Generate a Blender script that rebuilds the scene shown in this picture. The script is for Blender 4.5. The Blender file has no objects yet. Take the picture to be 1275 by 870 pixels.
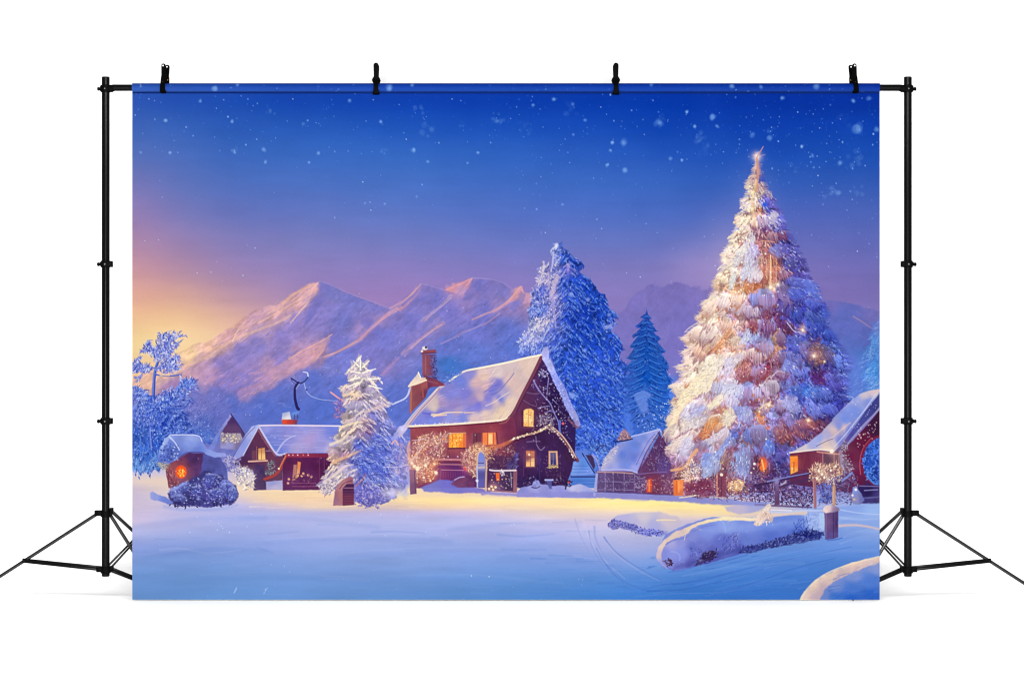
import numpy as np, math, random
# ------------------------------------------------------------------ the printed picture
# A small painter: everything below is drawn in the print's own pixel units (930 x 642)
# and ends up as one colour per vertex of the flat printed cloth.
PX0, PY0, PX1, PY1 = 165.0, 104.0, 1095.0, 746.0

class Painter:
    def __init__(s, S):
        s.S = S
        s.W = int(round((PX1-PX0)*S)); s.H = int(round((PY1-PY0)*S))
        s.im = np.zeros((s.H, s.W, 3), np.float32)
        xs = PX0 + (np.arange(s.W)+.5)/S; ys = PY0 + (np.arange(s.H)+.5)/S
        s.X, s.Y = np.meshgrid(xs.astype(np.float32), ys.astype(np.float32))
        s.rng = np.random.default_rng(7)
        s.rd = random.Random(11)
        s.n1 = s.fbm(24, 5, 1); s.n2 = s.fbm(24, 5, 2); s.n3 = s.fbm(7, 3, 3)
    def box(s, x0, y0, x1, y1):
        a = max(0, int((x0-PX0)*s.S)-1); b = min(s.W, int((x1-PX0)*s.S)+2)
        c = max(0, int((y0-PY0)*s.S)-1); d = min(s.H, int((y1-PY0)*s.S)+2)
        if a >= b or c >= d: return None
        return slice(c, d), slice(a, b)
    def noise(s, cell, seed, ax=1.0):
        r = np.random.default_rng(seed)
        gw = int((PX1-PX0)/(cell*ax))+4; gh = int((PY1-PY0)/cell)+4
        g = r.random((gh, gw)).astype(np.float32)*2-1
        u = (s.X-PX0)/(cell*ax)+1; v = (s.Y-PY0)/cell+1
        iu = u.astype(int); iv = v.astype(int); fu = u-iu; fv = v-iv
        fu = fu*fu*(3-2*fu); fv = fv*fv*(3-2*fv)
        return ((g[iv, iu]*(1-fu)+g[iv, iu+1]*fu)*(1-fv)+(g[iv+1, iu]*(1-fu)+g[iv+1, iu+1]*fu)*fv)
    def fbm(s, cell, n, seed, ax=1.0):
        t = 0; a = 1.0
        for k in range(n):
            t = t + a*s.noise(cell, seed*31+k, ax); cell /= 2; a *= .55
        return t
    def field(s, pts, box=None, p=3.2, sx=1.0, sy=1.0):
        # smooth colour map through sampled colours
        sl = s.box(*box) if box else (slice(0, s.H), slice(0, s.W))
        X = s.X[sl]; Y = s.Y[sl]; st = 3
        h, w = X.shape
        ys = np.unique(np.append(np.arange(0, h, st), h-1)); xs = np.unique(np.append(np.arange(0, w, st), w-1))
        Xl = X[np.ix_(ys, xs)]; Yl = Y[np.ix_(ys, xs)]
        num = np.zeros(Xl.shape+(3,), np.float32); den = np.zeros(Xl.shape, np.float32)
        for (x, y, c) in pts:
            wgt = 1.0/(((Xl-x)*sx)**2+((Yl-y)*sy)**2+6.0)**(p/2)
            num += wgt[..., None]*np.array(c, np.float32); den += wgt
        low = num/den[..., None]
        # bilinear back up
        fy = np.interp(np.arange(h), ys, np.arange(len(ys))); fx = np.interp(np.arange(w), xs, np.arange(len(xs)))
        iy = np.minimum(fy.astype(int), max(len(ys)-2, 0)); ix = np.minimum(fx.astype(int), max(len(xs)-2, 0))
        ty = (fy-iy)[:, None, None].astype(np.float32); tx = (fx-ix)[None, :, None].astype(np.float32)
        iy1 = np.minimum(iy+1, len(ys)-1); ix1 = np.minimum(ix+1, len(xs)-1)
        A = low[np.ix_(iy, ix)]*(1-tx)+low[np.ix_(iy, ix1)]*tx
        B = low[np.ix_(iy1, ix)]*(1-tx)+low[np.ix_(iy1, ix1)]*tx
        return A*(1-ty)+B*ty
    def rows(s, table):
        # table: {y: [(x, colour), ...]} -> smooth wash, along each row, then from row to row
        ys = sorted(table); xs = s.X[0]
        R_ = []
        for y in ys:
            q = sorted(table[y]); xx = [v[0] for v in q]; cc = np.array([v[1] for v in q], float)
            R_.append(np.stack([np.interp(xs, xx, cc[:, k]) for k in range(3)], -1))
        R_ = np.array(R_); k = 41
        pad = np.concatenate([R_[:, :1].repeat(k, 1), R_, R_[:, -1:].repeat(k, 1)], 1)
        cs = np.cumsum(pad, 1); R_ = ((cs[:, 2*k:]-cs[:, :-2*k])/(2*k))[:, :s.W]
        yy = s.Y[:, 0]; i = np.clip(np.searchsorted(ys, yy)-1, 0, len(ys)-2)
        ya = np.array(ys, float); t = np.clip((yy-ya[i])/(ya[i+1]-ya[i]), 0, 1)[:, None, None]
        # monotone-ish cubic through the rows
        m = np.gradient(R_, ya, axis=0); h = (ya[i+1]-ya[i])[:, None, None]
        a, b = R_[i], R_[i+1]; ma, mb = m[i]*h*.8, m[i+1]*h*.8
        return ((2*t**3-3*t**2+1)*a+(t**3-2*t**2+t)*ma+(-2*t**3+3*t**2)*b+(t**3-t**2)*mb).astype(np.float32)
    def rnoise(s, cell, seed, ang, stretch, n=3):
        c, q = math.cos(ang), math.sin(ang); t = 0; a = 1.0
        for k in range(n):
            r = np.random.default_rng(seed*77+k); g = r.random((256, 256)).astype(np.float32)*2-1
            u = (s.X*c+s.Y*q)/(cell*stretch)+400; v = (-s.X*q+s.Y*c)/cell+400
            iu = np.floor(u).astype(int); iv = np.floor(v).astype(int); fu = u-iu; fv = v-iv
            fu = fu*fu*(3-2*fu); fv = fv*fv*(3-2*fv)
            w = lambda i, j: g[(iv+i) % 256, (iu+j) % 256]
            t = t+a*((w(0, 0)*(1-fu)+w(0, 1)*fu)*(1-fv)+(w(1, 0)*(1-fu)+w(1, 1)*fu)*fv)
            cell /= 2; a *= .6
        return t
    def warp(s, F, amp, cell=5, seed=50):
        # shake a colour map so that its patches get ragged, branching outlines
        dx = s.fbm(cell, 3, seed)*amp*s.S; dy = s.fbm(cell, 3, seed+1)*amp*s.S
        yy = np.clip(np.arange(s.H)[:, None]+dy, 0, s.H-1).astype(int); xx = np.clip(np.arange(s.W)[None]+dx, 0, s.W-1).astype(int)
        return F[yy, xx]
    def detail(s, pts, amp, nz, soft=1.5, rough=1.0):
        sl, cov = s.cover(pts, soft, rough)
        if sl is None: return
        s.im[sl] *= (1+amp*nz[sl]*cov)[..., None]
    def cover(s, pts, soft=.7, rough=0.0, pad=3):
        P = np.array(pts, np.float32)
        x0, y0 = P.min(0)-pad-soft-rough; x1, y1 = P.max(0)+pad+soft+rough
        sl = s.box(x0, y0, x1, y1)
        if sl is None: return None, None
        X = s.X[sl]; Y = s.Y[sl]
        if rough:
            X = X+rough*(s.n1[sl]*.7+s.n3[sl]*.8); Y = Y+rough*(s.n2[sl]*.7+s.n3[sl][:, ::-1]*.8)
        ins = np.zeros(X.shape, bool); d2 = np.full(X.shape, 1e9, np.float32)
        n = len(P)
        for i in range(n):
            ax, ay = P[i]; bx, by = P[(i+1) % n]
            dx, dy = bx-ax, by-ay; L = dx*dx+dy*dy+1e-9
            t = np.clip(((X-ax)*dx+(Y-ay)*dy)/L, 0, 1)
            q = (X-ax-t*dx)**2+(Y-ay-t*dy)**2
            d2 = np.minimum(d2, q)
            c = (ay > Y) != (by > Y)
            if dy != 0: ins ^= c & (X < ax+(Y-ay)*dx/dy)
        sd = np.sqrt(d2); sd = np.where(ins, sd, -sd)
        return sl, np.clip(.5+sd/(2*soft), 0, 1)
    def put(s, sl, cov, col):
        cov = cov[..., None]
        s.im[sl] = s.im[sl]*(1-cov)+np.asarray(col, np.float32)*cov
    def poly(s, pts, col, a=1.0, soft=.6, rough=0.0, tex=0.0, p=3.2):
        sl, cov = s.cover(pts, soft, rough)
        if sl is None: return
        if isinstance(col, np.ndarray) and col.ndim == 3:
            c = col[sl]
        elif isinstance(col, list):
            P = np.array(pts); pd = 3+soft+rough
            c = s.field(col, (P[:, 0].min()-pd, P[:, 1].min()-pd, P[:, 0].max()+pd, P[:, 1].max()+pd), p)
            c = c[:cov.shape[0], :cov.shape[1]]
            if c.shape[:2] != cov.shape: c = s.field(col, None, p)[sl]
        else:
            c = np.broadcast_to(np.array(col, np.float32), cov.shape+(3,))
        if tex: c = c*(1+tex*(s.n3[sl]*.6+s.n1[sl]*.4))[..., None]
        s.put(sl, cov*a, c)
    def seg(s, x0, y0, x1, y1, w0, w1, col, a=1.0, soft=.45):
        m = max(w0, w1)/2+soft+.6
        sl = s.box(min(x0, x1)-m, min(y0, y1)-m, max(x0, x1)+m, max(y0, y1)+m)
        if sl is None: return
        X = s.X[sl]; Y = s.Y[sl]; dx, dy = x1-x0, y1-y0; L = dx*dx+dy*dy+1e-6
        t = np.clip(((X-x0)*dx+(Y-y0)*dy)/L, 0, 1)
        d = np.sqrt((X-x0-t*dx)**2+(Y-y0-t*dy)**2)
        s.put(sl, np.clip(.5+((w0+(w1-w0)*t)/2-d)/(2*soft), 0, 1)*a, col)
    def line(s, pts, w, col, a=1.0, w1=None, soft=.45, smooth=True):
        if w1 is None: w1 = w
        if smooth and len(pts) > 2:
            q = []
            P = [pts[0]]+list(pts)+[pts[-1]]
            for i in range(1, len(P)-2):
                p0, p1, p2, p3 = [np.array(v, float) for v in P[i-1:i+3]]
                for t in np.linspace(0, 1, 5)[:-1]:
                    q.append(.5*((2*p1)+(-p0+p2)*t+(2*p0-5*p1+4*p2-p3)*t*t+(-p0+3*p1-3*p2+p3)*t**3))
            q.append(np.array(pts[-1], float)); pts = q
        # one coverage for the whole polyline, so joints do not double up
        P = np.array(pts, np.float32); m = max(w, w1)/2+soft+.8
        sl = s.box(P[:, 0].min()-m, P[:, 1].min()-m, P[:, 0].max()+m, P[:, 1].max()+m)
        if sl is None: return
        X = s.X[sl]; Y = s.Y[sl]; cov = np.zeros(X.shape, np.float32); n = len(P)-1
        for i in range(n):
            x0, y0 = P[i]; x1, y1 = P[i+1]; dx, dy = x1-x0, y1-y0; L = dx*dx+dy*dy+1e-6
            t = np.clip(((X-x0)*dx+(Y-y0)*dy)/L, 0, 1)
            d = np.sqrt((X-x0-t*dx)**2+(Y-y0-t*dy)**2)
            ww = w+(w1-w)*((i+t)/n)
            cov = np.maximum(cov, np.clip(.5+(ww/2-d)/(2*soft), 0, 1))
        s.put(sl, cov*a, col)
    def dot(s, x, y, r, col, a=1.0, soft=.5, ry=None):
        ry = ry or r
        sl = s.box(x-r-soft-1, y-ry-soft-1, x+r+soft+1, y+ry+soft+1)
        if sl is None: return
        d = np.sqrt(((s.X[sl]-x)/r)**2+((s.Y[sl]-y)/ry)**2)
        s.put(sl, np.clip(.5+(1-d)*min(r, ry)/(2*soft), 0, 1)*a, col)
    def glow(s, x, y, r, col, a=1.0, ry=None):
        ry = ry or r
        sl = s.box(x-2.6*r, y-2.6*ry, x+2.6*r, y+2.6*ry)
        if sl is None: return
        g = np.exp(-(((s.X[sl]-x)/r)**2+((s.Y[sl]-y)/ry)**2))*a
        g = np.clip(g-.0012*a, 0, 1)[..., None]
        # screen
        s.im[sl] = 255-(255-s.im[sl])*(1-g*np.array(col, np.float32)/255)
    def star(s, x, y, r, col=(255, 240, 200), a=1.0):
        s.glow(x, y, r*2.2, (255, 170, 90), .55*a); s.glow(x, y, r*.8, col, a)
        for k in range(4):
            an = k*math.pi/4+.25; l = r*(2.2 if k % 2 == 0 else 1.2)
            s.seg(x, y, x+math.cos(an)*l, y+math.sin(an)*l, .7, .2, col, .6*a); s.seg(x, y, x-math.cos(an)*l, y-math.sin(an)*l, .7, .2, col, .6*a)
        s.dot(x, y, max(.9, r*.4), (255, 252, 235), a)
    # many small curved strokes inside a silhouette, coloured from a field of sampled colours
    def strokes(s, pts, fld, n, L=(2, 6), w=(.6, 1.4), ang=None, spread=.6, jit=.22, hi=.2, lo=.25, hic=None, loc=None, a=.85, curl=.8, edge=0.0, hil=.45, lol=.45):
        P = np.array(pts, np.float32)
        sl, cov = s.cover(pts, .6, edge*1.2)
        if sl is None: return
        ys, xs = np.nonzero(cov > .5)
        if not len(ys): return
        sub_f = fld[sl]; rd = s.rd
        for _ in range(n):
            k = rd.randrange(len(ys)); i, j = ys[k], xs[k]
            x = s.X[sl][i, j]; y = s.Y[sl][i, j]
            c = sub_f[i, j].astype(float)
            u = rd.random()
            if u < hi:
                t = hil*(.5+rd.random()); c = c+(np.array(hic if hic else (255, 250, 250))-c)*min(1, t)
            elif u < hi+lo:
                t = lol*(.5+rd.random()); c = c+(np.array(loc if loc else (35, 30, 90))-c)*min(1, t)
            else:
                c = c*(1+jit*(rd.random()*2-1))
            th = ang(x, y) if ang else rd.random()*2*math.pi
            th += (rd.random()*2-1)*spread
            l = rd.uniform(*L); ww = rd.uniform(*w); cu = (rd.random()*2-1)*curl
            xm = x+math.cos(th)*l*.5; ym = y+math.sin(th)*l*.5
            xe = xm+math.cos(th+cu)*l*.5; ye = ym+math.sin(th+cu)*l*.5
            s.seg(x, y, xm, ym, ww*.8, ww, c, a); s.seg(xm, ym, xe, ye, ww, ww*.3, c, a)
    # boughs: a shaded underside, a fringe of needles, a frosted upper edge; painted from the bottom up
    def boughs(s, pts, F, n, L, ang, lo=(.5, .5, .62), hi=.45, W=.5, hic=(255, 252, 250), droop=.5, inset=0.0, dens=1.0, sort=True):
        P = np.array(pts, np.float32); rd = s.rd
        sl, cov = s.cover(pts, .6)
        ys, xs = np.nonzero(cov > .5); q = []
        for _ in range(n):
            k = rd.randrange(len(ys)); q.append((float(s.X[sl][ys[k], xs[k]]), float(s.Y[sl][ys[k], xs[k]]), ys[k], xs[k]))
        if sort: q.sort(key=lambda v: -v[1])
        Fs = F[sl]
        for (x, y, i, j) in q:
            b = Fs[i, j].astype(float); l = rd.uniform(*L); w = l*W; an = ang(x, y)+rd.uniform(-.3, .3)
            ca, sa = math.cos(an), math.sin(an)
            dark = b*np.array(lo)
            x0, y0 = x-ca*l*.5, y-sa*l*.5
            # underside
            for k in range(max(2, int(l*.5*dens))):
                t = rd.random(); xx = x0+ca*l*t; yy = y0+sa*l*t+w*.35
                s.seg(xx, yy, xx+ca*w*.5+rd.uniform(-1, 1), yy+w*rd.uniform(.3, .75), rd.uniform(1.0, 1.9), .4, dark*rd.uniform(.8, 1.25), .62)
            # fringe
            for k in range(max(4, int(l*1.1*dens))):
                t = rd.random(); xx = x0+ca*l*t; yy = y0+sa*l*t+rd.uniform(-.25, .1)*w; ww = w*(1-.6*abs(t-.45))
                d2 = an+rd.uniform(-.9, .9)*droop; c = b*rd.uniform(.84, 1.16)
                s.seg(xx, yy, xx+math.cos(d2)*ww*.7, yy+math.sin(d2)*ww*.4+ww*rd.uniform(.2, .6), rd.uniform(.8, 1.6), .3, np.clip(c, 0, 255), .8)
            # frost on top
            for k in range(max(2, int(l*.7*dens))):
                t = rd.random(); xx = x0+ca*l*t; yy = y0+sa*l*t-w*rd.uniform(.05, .4); h = hi*rd.uniform(.4, 1.3)
                c = b+(np.array(hic)-b)*min(1, h)
                s.seg(xx, yy, xx+ca*rd.uniform(.8, 2.4), yy+sa*2+rd.uniform(-.5, 1.0), rd.uniform(.9, 1.8), .4, c, .8)
    def tiers(s, pts, ys, cx, half, amp, drop=9, wob=4):
        # drooping tiers: each one bright along its top and in shade where the next begins
        sl, cov = s.cover(pts, 1.2, 1.5)
        u = (s.X[sl]-cx)/half; yy = s.Y[sl]-drop*u*u+wob*(s.n1[sl]+.8*s.n3[sl])
        t = np.interp(yy, ys, np.arange(len(ys))); ph = t-np.floor(t)
        saw = np.where(ph < .15, 1-(.15-ph)/.15*1.2, 1-(ph-.15)/.85*1.7)
        s.im[sl] *= (1+amp*saw*cov)[..., None]
    def speck(s, pts, n, cols, r=(.4, .9), a=.9):
        sl, cov = s.cover(pts, .5)
        if sl is None: return
        ys, xs = np.nonzero(cov > .5); rd = s.rd
        for _ in range(n):
            k = rd.randrange(len(ys)); x = s.X[sl][ys[k], xs[k]]; y = s.Y[sl][ys[k], xs[k]]
            s.dot(x, y, rd.uniform(*r), rd.choice(cols), a*rd.uniform(.6, 1), .4)

def ell(cx, cy, rx, ry, n=24):
    return [(cx+rx*math.cos(2*math.pi*k/n), cy+ry*math.sin(2*math.pi*k/n)) for k in range(n)]

def paint(S):
    p = Painter(S); rd = p.rd; R = rd.uniform
    CREAM = (252, 232, 200); WHITE = (235, 238, 252); NAVY = (28, 30, 95)
    # ---------------- sky
    sky = [(165,105,(45,88,190)),(300,105,(30,78,188)),(500,105,(18,65,180)),(800,105,(12,58,176)),(1090,105,(10,52,170)),
     (165,125,(45,88,188)),(300,125,(28,78,185)),(500,125,(15,65,180)),(650,125,(12,62,178)),(800,125,(8,58,175)),(950,125,(8,54,170)),(1090,125,(8,52,168)),
     (165,155,(62,102,190)),(300,155,(42,92,190)),(500,155,(30,84,190)),(650,155,(25,78,188)),(800,155,(18,70,182)),(950,155,(15,64,178)),(1090,155,(14,64,178)),
     (165,190,(85,112,190)),(300,190,(58,104,194)),(500,190,(50,102,196)),(650,190,(45,96,194)),(800,190,(36,86,190)),(950,190,(28,78,184)),(1090,190,(26,78,184)),
     (165,225,(118,120,188)),(230,225,(92,115,190)),(300,225,(78,112,194)),(500,225,(68,110,196)),(650,225,(62,106,196)),(800,225,(54,100,194)),(1000,225,(46,90,186)),(1090,225,(48,90,186)),
     (165,262,(148,126,182)),(230,262,(118,122,188)),(300,262,(100,116,190)),(500,262,(88,115,194)),(650,262,(80,110,195)),(800,262,(72,106,193)),(1000,262,(76,100,188)),(1090,262,(74,100,186)),
     (165,300,(176,136,172)),(230,300,(150,130,180)),(300,300,(128,124,186)),(400,300,(118,122,188)),(500,300,(112,120,190)),(650,300,(102,116,192)),(800,300,(98,114,190)),(1000,300,(100,108,186)),(1090,300,(94,104,184)),
     (165,335,(204,150,160)),(230,335,(178,140,168)),(300,335,(152,130,180)),(400,335,(138,125,186)),(500,335,(135,122,188)),(650,335,(122,118,188)),(800,335,(122,118,186)),(1000,335,(120,112,184)),(1090,335,(112,108,182)),
     (165,368,(226,168,150)),(230,368,(212,164,152)),(290,368,(186,146,166)),(400,368,(150,126,182)),(500,368,(150,122,184)),(650,368,(138,118,186)),(800,368,(132,120,186)),(1000,368,(128,112,182)),(1090,368,(122,110,180)),
     (165,398,(238,190,146)),(220,398,(238,194,146)),(270,398,(224,178,152)),(320,398,(206,160,160)),(640,398,(140,118,186)),(1090,400,(124,110,182)),
     (165,425,(240,204,146)),(210,425,(242,206,150)),(260,425,(236,196,152)),(165,455,(240,200,150)),(210,455,(238,196,155))]
    tb = {}
    for (x, y, c) in sky: tb.setdefault(y, []).append((x, c))
    tb[398] += [(500,(148,122,184)),(820,(128,116,184))]; tb.pop(400)
    tb[425] = [(165,(241,206,146)),(210,(243,208,150)),(260,(238,198,152)),(330,(215,168,158)),(640,(140,118,186)),(1090,(124,110,182))]
    tb[455] = [(165,(240,202,150)),(260,(238,196,155)),(640,(140,118,186)),(1090,(124,110,182))]
    f = p.rows(tb)
    streak = p.fbm(10, 4, 9, 6.0)
    p.im[:] = f*(1+.012*streak)[..., None]+(p.fbm(60, 3, 12)*2.2)[..., None]
    p.glow(215, 428, 90, (255, 190, 110), .16, 26)
    p.glow(865, 335, 34, (240, 150, 150), .18)
    # cloudy snow haze patches in the upper sky
    for (x, y, r, a) in [(337,137,7,.25),(521,136,7,.25),(380,155,5,.3),(575,155,4,.3),(620,148,9,.22),(534,163,12,.15),(292,188,5,.25),(478,190,5,.2),(820,150,9,.2),(871,172,9,.22),(960,165,7,.2),(875,185,10,.12),(990,210,10,.12),(1065,198,12,.16),(1065,240,10,.14),(1032,241,9,.18),(710,135,10,.12),(655,160,10,.12),(1050,150,10,.08)]:
        for k in range(9):
            p.dot(x+R(-r, r)*.8, y+R(-r, r)*.8, r*R(.1, .32), (140, 180, 235), a*R(.3, .9), 1.0)
    # flakes
    big = [(268,111,5,.55),(485,111,5,.6),(206,150,3.2,.5),(290,152,2.8,.5),(475,152,3,.45),(250,126,3,.4),(436,126,3,.4),(212,191,2.6,.55),(397,191,2.8,.5),(595,191,2.6,.5),(292,190,3,.4),(329,187,3.4,.45),(515,187,3.8,.5),(331,202,2.6,.45),(533,202,2.4,.4),(385,203,2,.5),(582,203,2,.4),(176,190,2.2,.4),
      (821,153,7,.28),(887,147,5,.42),(893,158,3,.42),(865,158,3,.5),(855,140,2.6,.75),(762,178,3,.6),(777,178,6,.35),(779,212,5,.42),(756,206,2.4,.7),(834,198,3.4,.35),(849,200,2.4,.6),(689,125,3.4,.5),(664,132,3,.4),(974,123,3.4,.5),(998,183,2.8,.75),(1046,204,4.5,.35),(1062,126,3.4,.5),(1081,124,5,.3),(1066,160,9.5,.34),(1092,162,5,.35),(910,108,4,.45),(946,109,3,.5),(1014,108,6,.4),(1044,242,6,.22),(1011,194,3,.3),(713,131,3,.3),(700,255,2,.4),(668,261,1.6,.5),(811,106,3,.4),(296,106,3,.5),(513,106,3,.5),(728,150,3,.3),(760,188,2.2,.5),(714,168,2.4,.3),(479,254,2.2,.35),(519,245,2,.3),(936,168,5,.28),(957,172,5,.3)]
    for (x, y, r, a) in big:
        for k in range(5):
            p.dot(x+R(-.4, .4)*r, y+R(-.4, .4)*r, r*R(.35, .7), (150, 195, 250), a*.45, .9, r*R(.35, .75))
    for (x0, x1, y0, y1, n) in [(165,640,106,180,190),(640,1095,106,230,330),(165,640,180,280,60),(640,1095,220,330,110),(165,1095,280,380,55),(900,1095,106,300,150)]:
        for _ in range(n):
            u = rd.random(); r = .45+.75*u**3
            x, y = R(x0, x1), R(y0, y1)
            fy = max(.25, 1-(y-106)/330)
            p.dot(x, y, r, (160, 205, 255), (.10+.7*rd.random()**3)*(.45+.55*fy), .5, r*R(.9, 1.4))
    for (x, y) in [(198,299),(181,300),(263,339),(246,340),(303,343),(318,309),(462,262),(461,252),(452,227),(320,174),(506,174),(365,124),(563,124),(574,126),(748,134),(802,168),(1017,195),(1018,219),(1011,232),(1054,262),(1067,313),(818,290),(749,285),(679,290),(890,331),(797,345),(780,340),(1031,332),(1020,160),(970,146),(950,150),(186,124),(193,126),(279,125),(465,125),(176,106),(169,144)]:
        p.dot(x, y, R(.55, .8), (200, 225, 255), R(.5, .9), .5)
    # ---------------- far mountains
    rt = [(760,400),(776,384),(790,366),(800,360),(808,356),(818,358),(830,351),(840,349),(852,352),(868,356),(890,361),(905,400),(905,500),(760,500)]
    p.poly(rt, [(790,375,(116,108,182)),(830,360,(112,104,178)),(880,365,(116,106,180)),(800,420,(118,112,188)),(850,420,(114,108,186)),(800,470,(105,112,195)),(850,480,(118,116,192))], .78, 1.6, 3.4, .06)
    for _ in range(60):
        x, y = R(785, 870), R(356, 430); l = R(3, 10); p.seg(x, y, x-l*R(.2, .8), y+l, .8, .3, (160, 150, 205), .22)
    rr = [(1000,376),(1025,373),(1048,376),(1070,381),(1096,388),(1096,500),(1000,500)]
    p.poly(rr, [(1030,378,(110,106,182)),(1090,395,(112,108,182)),(1050,400,(92,104,186)),(1085,420,(90,104,188)),(1040,440,(88,108,192)),(1080,450,(78,118,200)),(1050,470,(84,120,205))], 1, 1.0, 1.2, .05)
    for _ in range(40):
        x, y = R(1040, 1090), R(386, 430); l = R(5, 14); p.seg(x, y, x+l, y+l*.5, .9, .3, (135, 125, 195), .25)
    p.line([(1062,394),(1075,402),(1090,412)], 2, (180,140,165), .6, .6)
    # left range
    M = [(165,470),(190,462),(215,446),(222,440),(240,430),(262,423),(275,414),(290,407),(303,395),(318,386),(330,381),(344,380),(354,371),(368,362),(385,354),(396,351),(400,350),(413,356),(430,364),(450,371),(468,378),(484,384),(490,379),(500,374),(508,368),(516,361),(524,353),(528,354),(538,356),(548,358),(553,361),(557,354),(568,352),(578,349),(588,346),(600,347),(612,348),(624,351),(634,357),(640,361),(645,357),(650,356),(654,364),(700,380),(760,420),(760,600),(165,600)]
    mf = [(180,470,(232,185,160)),(215,455,(238,198,158)),(235,440,(240,200,156)),(262,432,(228,180,158)),(285,420,(218,166,164)),(300,402,(222,168,160)),(320,395,(200,155,172)),(345,388,(208,160,168)),(368,374,(212,162,165)),(390,358,(214,162,165)),
      (404,358,(126,118,184)),(415,362,(116,116,186)),(440,372,(114,114,186)),(470,384,(120,116,188)),(400,380,(126,118,188)),(390,395,(130,120,190)),(370,405,(140,124,190)),(350,420,(136,122,190)),(430,400,(112,114,190)),(460,400,(124,116,190)),
      (330,412,(175,145,182)),(320,430,(132,122,190)),(300,440,(132,120,188)),(275,452,(140,122,188)),(250,458,(182,145,178)),(262,470,(178,140,178)),(235,470,(200,155,172)),(220,480,(165,130,182)),(350,445,(140,124,190)),(335,455,(170,138,180)),(310,460,(150,128,186)),(300,472,(130,118,188)),(280,475,(135,120,188)),(240,490,(118,116,188)),(270,490,(112,114,192)),(285,505,(88,106,190)),
      (375,445,(188,144,174)),(395,440,(196,148,170)),(420,425,(116,114,190)),(410,450,(112,116,196)),(430,445,(116,120,200)),(390,470,(92,110,196)),(350,490,(96,110,194)),(330,510,(84,106,194)),(360,510,(80,106,196)),(400,510,(82,108,198)),(420,480,(100,114,198)),
      (450,410,(150,128,184)),(470,395,(146,126,184)),(500,380,(136,120,186)),(520,360,(160,128,176)),(530,370,(120,114,188)),(545,370,(116,112,188)),(510,400,(116,114,192)),(480,420,(112,114,194)),(460,440,(122,118,194)),(470,470,(110,116,196)),(480,460,(128,120,190)),(500,440,(118,118,192)),(520,420,(128,120,190)),(540,405,(134,124,188)),
      (560,360,(160,128,178)),(580,356,(160,126,178)),(570,352,(196,140,166)),(600,356,(118,112,184)),(625,362,(120,114,184)),(580,375,(140,122,186)),(560,390,(118,114,192)),(600,385,(114,112,190)),(620,380,(140,122,182)),(640,376,(140,122,184)),(648,365,(200,146,160)),(600,410,(106,112,194)),(560,430,(98,110,192)),(590,440,(92,112,194)),(630,410,(96,110,192)),(640,430,(88,110,198)),(560,455,(62,110,188)),(580,465,(78,112,196)),(540,470,(84,112,194)),(490,490,(92,110,194)),(480,515,(84,106,192)),(720,420,(110,112,190)),(760,430,(116,114,190))]
    MF = p.field(mf, None, 3.6)
    MF = p.warp(MF, 2.4, 12, 60); p.poly(M, MF, 1, 1.0, 1.4, .02)
    st1 = p.rnoise(7, 3, -.62, 5, 4); st2 = p.rnoise(3, 5, -.75, 4, 3)
    p.detail(M, .022, st1); p.detail(M, .018, st2)
    rg = 1-2*np.abs(p.rnoise(10, 8, -.7, 2.6, 4)); lit = np.clip((p.im[..., 0]-p.im[..., 2]*.82)/60, 0, 1)
    p.detail(M, .05, rg*lit); p.detail(M, .022, rg)
    def streaks(quad, n, cols, L, w, a, th, sp=.12):
        sl, cov = p.cover(quad, .5); ys, xs = np.nonzero(cov > .5)
        for _ in range(n):
            k = rd.randrange(len(ys)); x = p.X[sl][ys[k], xs[k]]; y = p.Y[sl][ys[k], xs[k]]
            l = R(*L); an = th+R(-sp, sp); dx, dy = math.cos(an)*l, math.sin(an)*l
            p.seg(x-dx/2, y-dy/2, x+dx/2, y+dy/2, R(*w), .3, rd.choice(cols), a*R(.5, 1))
    PINK = [(236,186,160),(228,170,160),(244,204,168)]; PUR = [(140,122,190),(120,114,188),(165,138,185)]
    lit1 = [(222,462),(240,448),(270,425),(300,400),(330,383),(352,376),(372,363),(397,351),(398,365),(386,378),(360,395),(330,408),(300,425),(270,445),(240,460)]
    streaks(lit1, 120, PINK, (6, 20), (.7, 1.7), .38, -.6, .25); streaks(lit1, 120, [(170,135,180),(150,125,186),(190,150,172)], (6, 26), (.7, 1.8), .42, -.62, .2)
    p.line([(352,378),(366,367),(380,359),(396,353)], 2.2, (232,180,156), .75, 1.2, .8)
    p.line([(322,402),(345,390),(368,376),(388,366)], 1.6, (238,190,160), .6, .8, .8)
    p.line([(206,470),(228,458),(258,444),(290,424),(318,412),(345,402),(362,393)], 4, (236,190,160), .6, 2, 1.4)
    p.line([(362,402),(376,386),(385,376)], 1.4, (240,196,170), .7, .8); p.line([(290,425),(297,410),(304,402)], 1.2, (246,206,170), .7, .7)
    shade = [(235,470),(280,445),(330,415),(380,398),(400,380),(420,372),(440,390),(400,430),(350,455),(300,480),(260,480)]
    streaks(shade, 120, PUR+[(110,112,192)], (5, 22), (.8, 2.2), .4, -.55, .3)
    low = [(235,465),(270,455),(300,460),(330,448),(350,440),(330,470),(300,478),(262,478)]
    streaks(low, 60, [(212,158,168),(196,150,176),(186,142,178)], (4, 14), (.8, 2), .6, -.5, .3)
    p.poly([(296,486),(312,478),(324,476),(334,469),(339,460),(351,452),(361,445),(379,434),(394,427),(411,418),(408,428),(405,433),(394,446),(376,458),(358,468),(343,482),(318,492),(309,499),(297,503)], [(300,495,(182,138,178)),(330,478,(186,142,176)),(350,462,(196,148,172)),(372,447,(206,154,168)),(395,435,(214,160,168)),(408,422,(200,154,172))], .66, 2.0, 2.4, .05)
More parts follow.
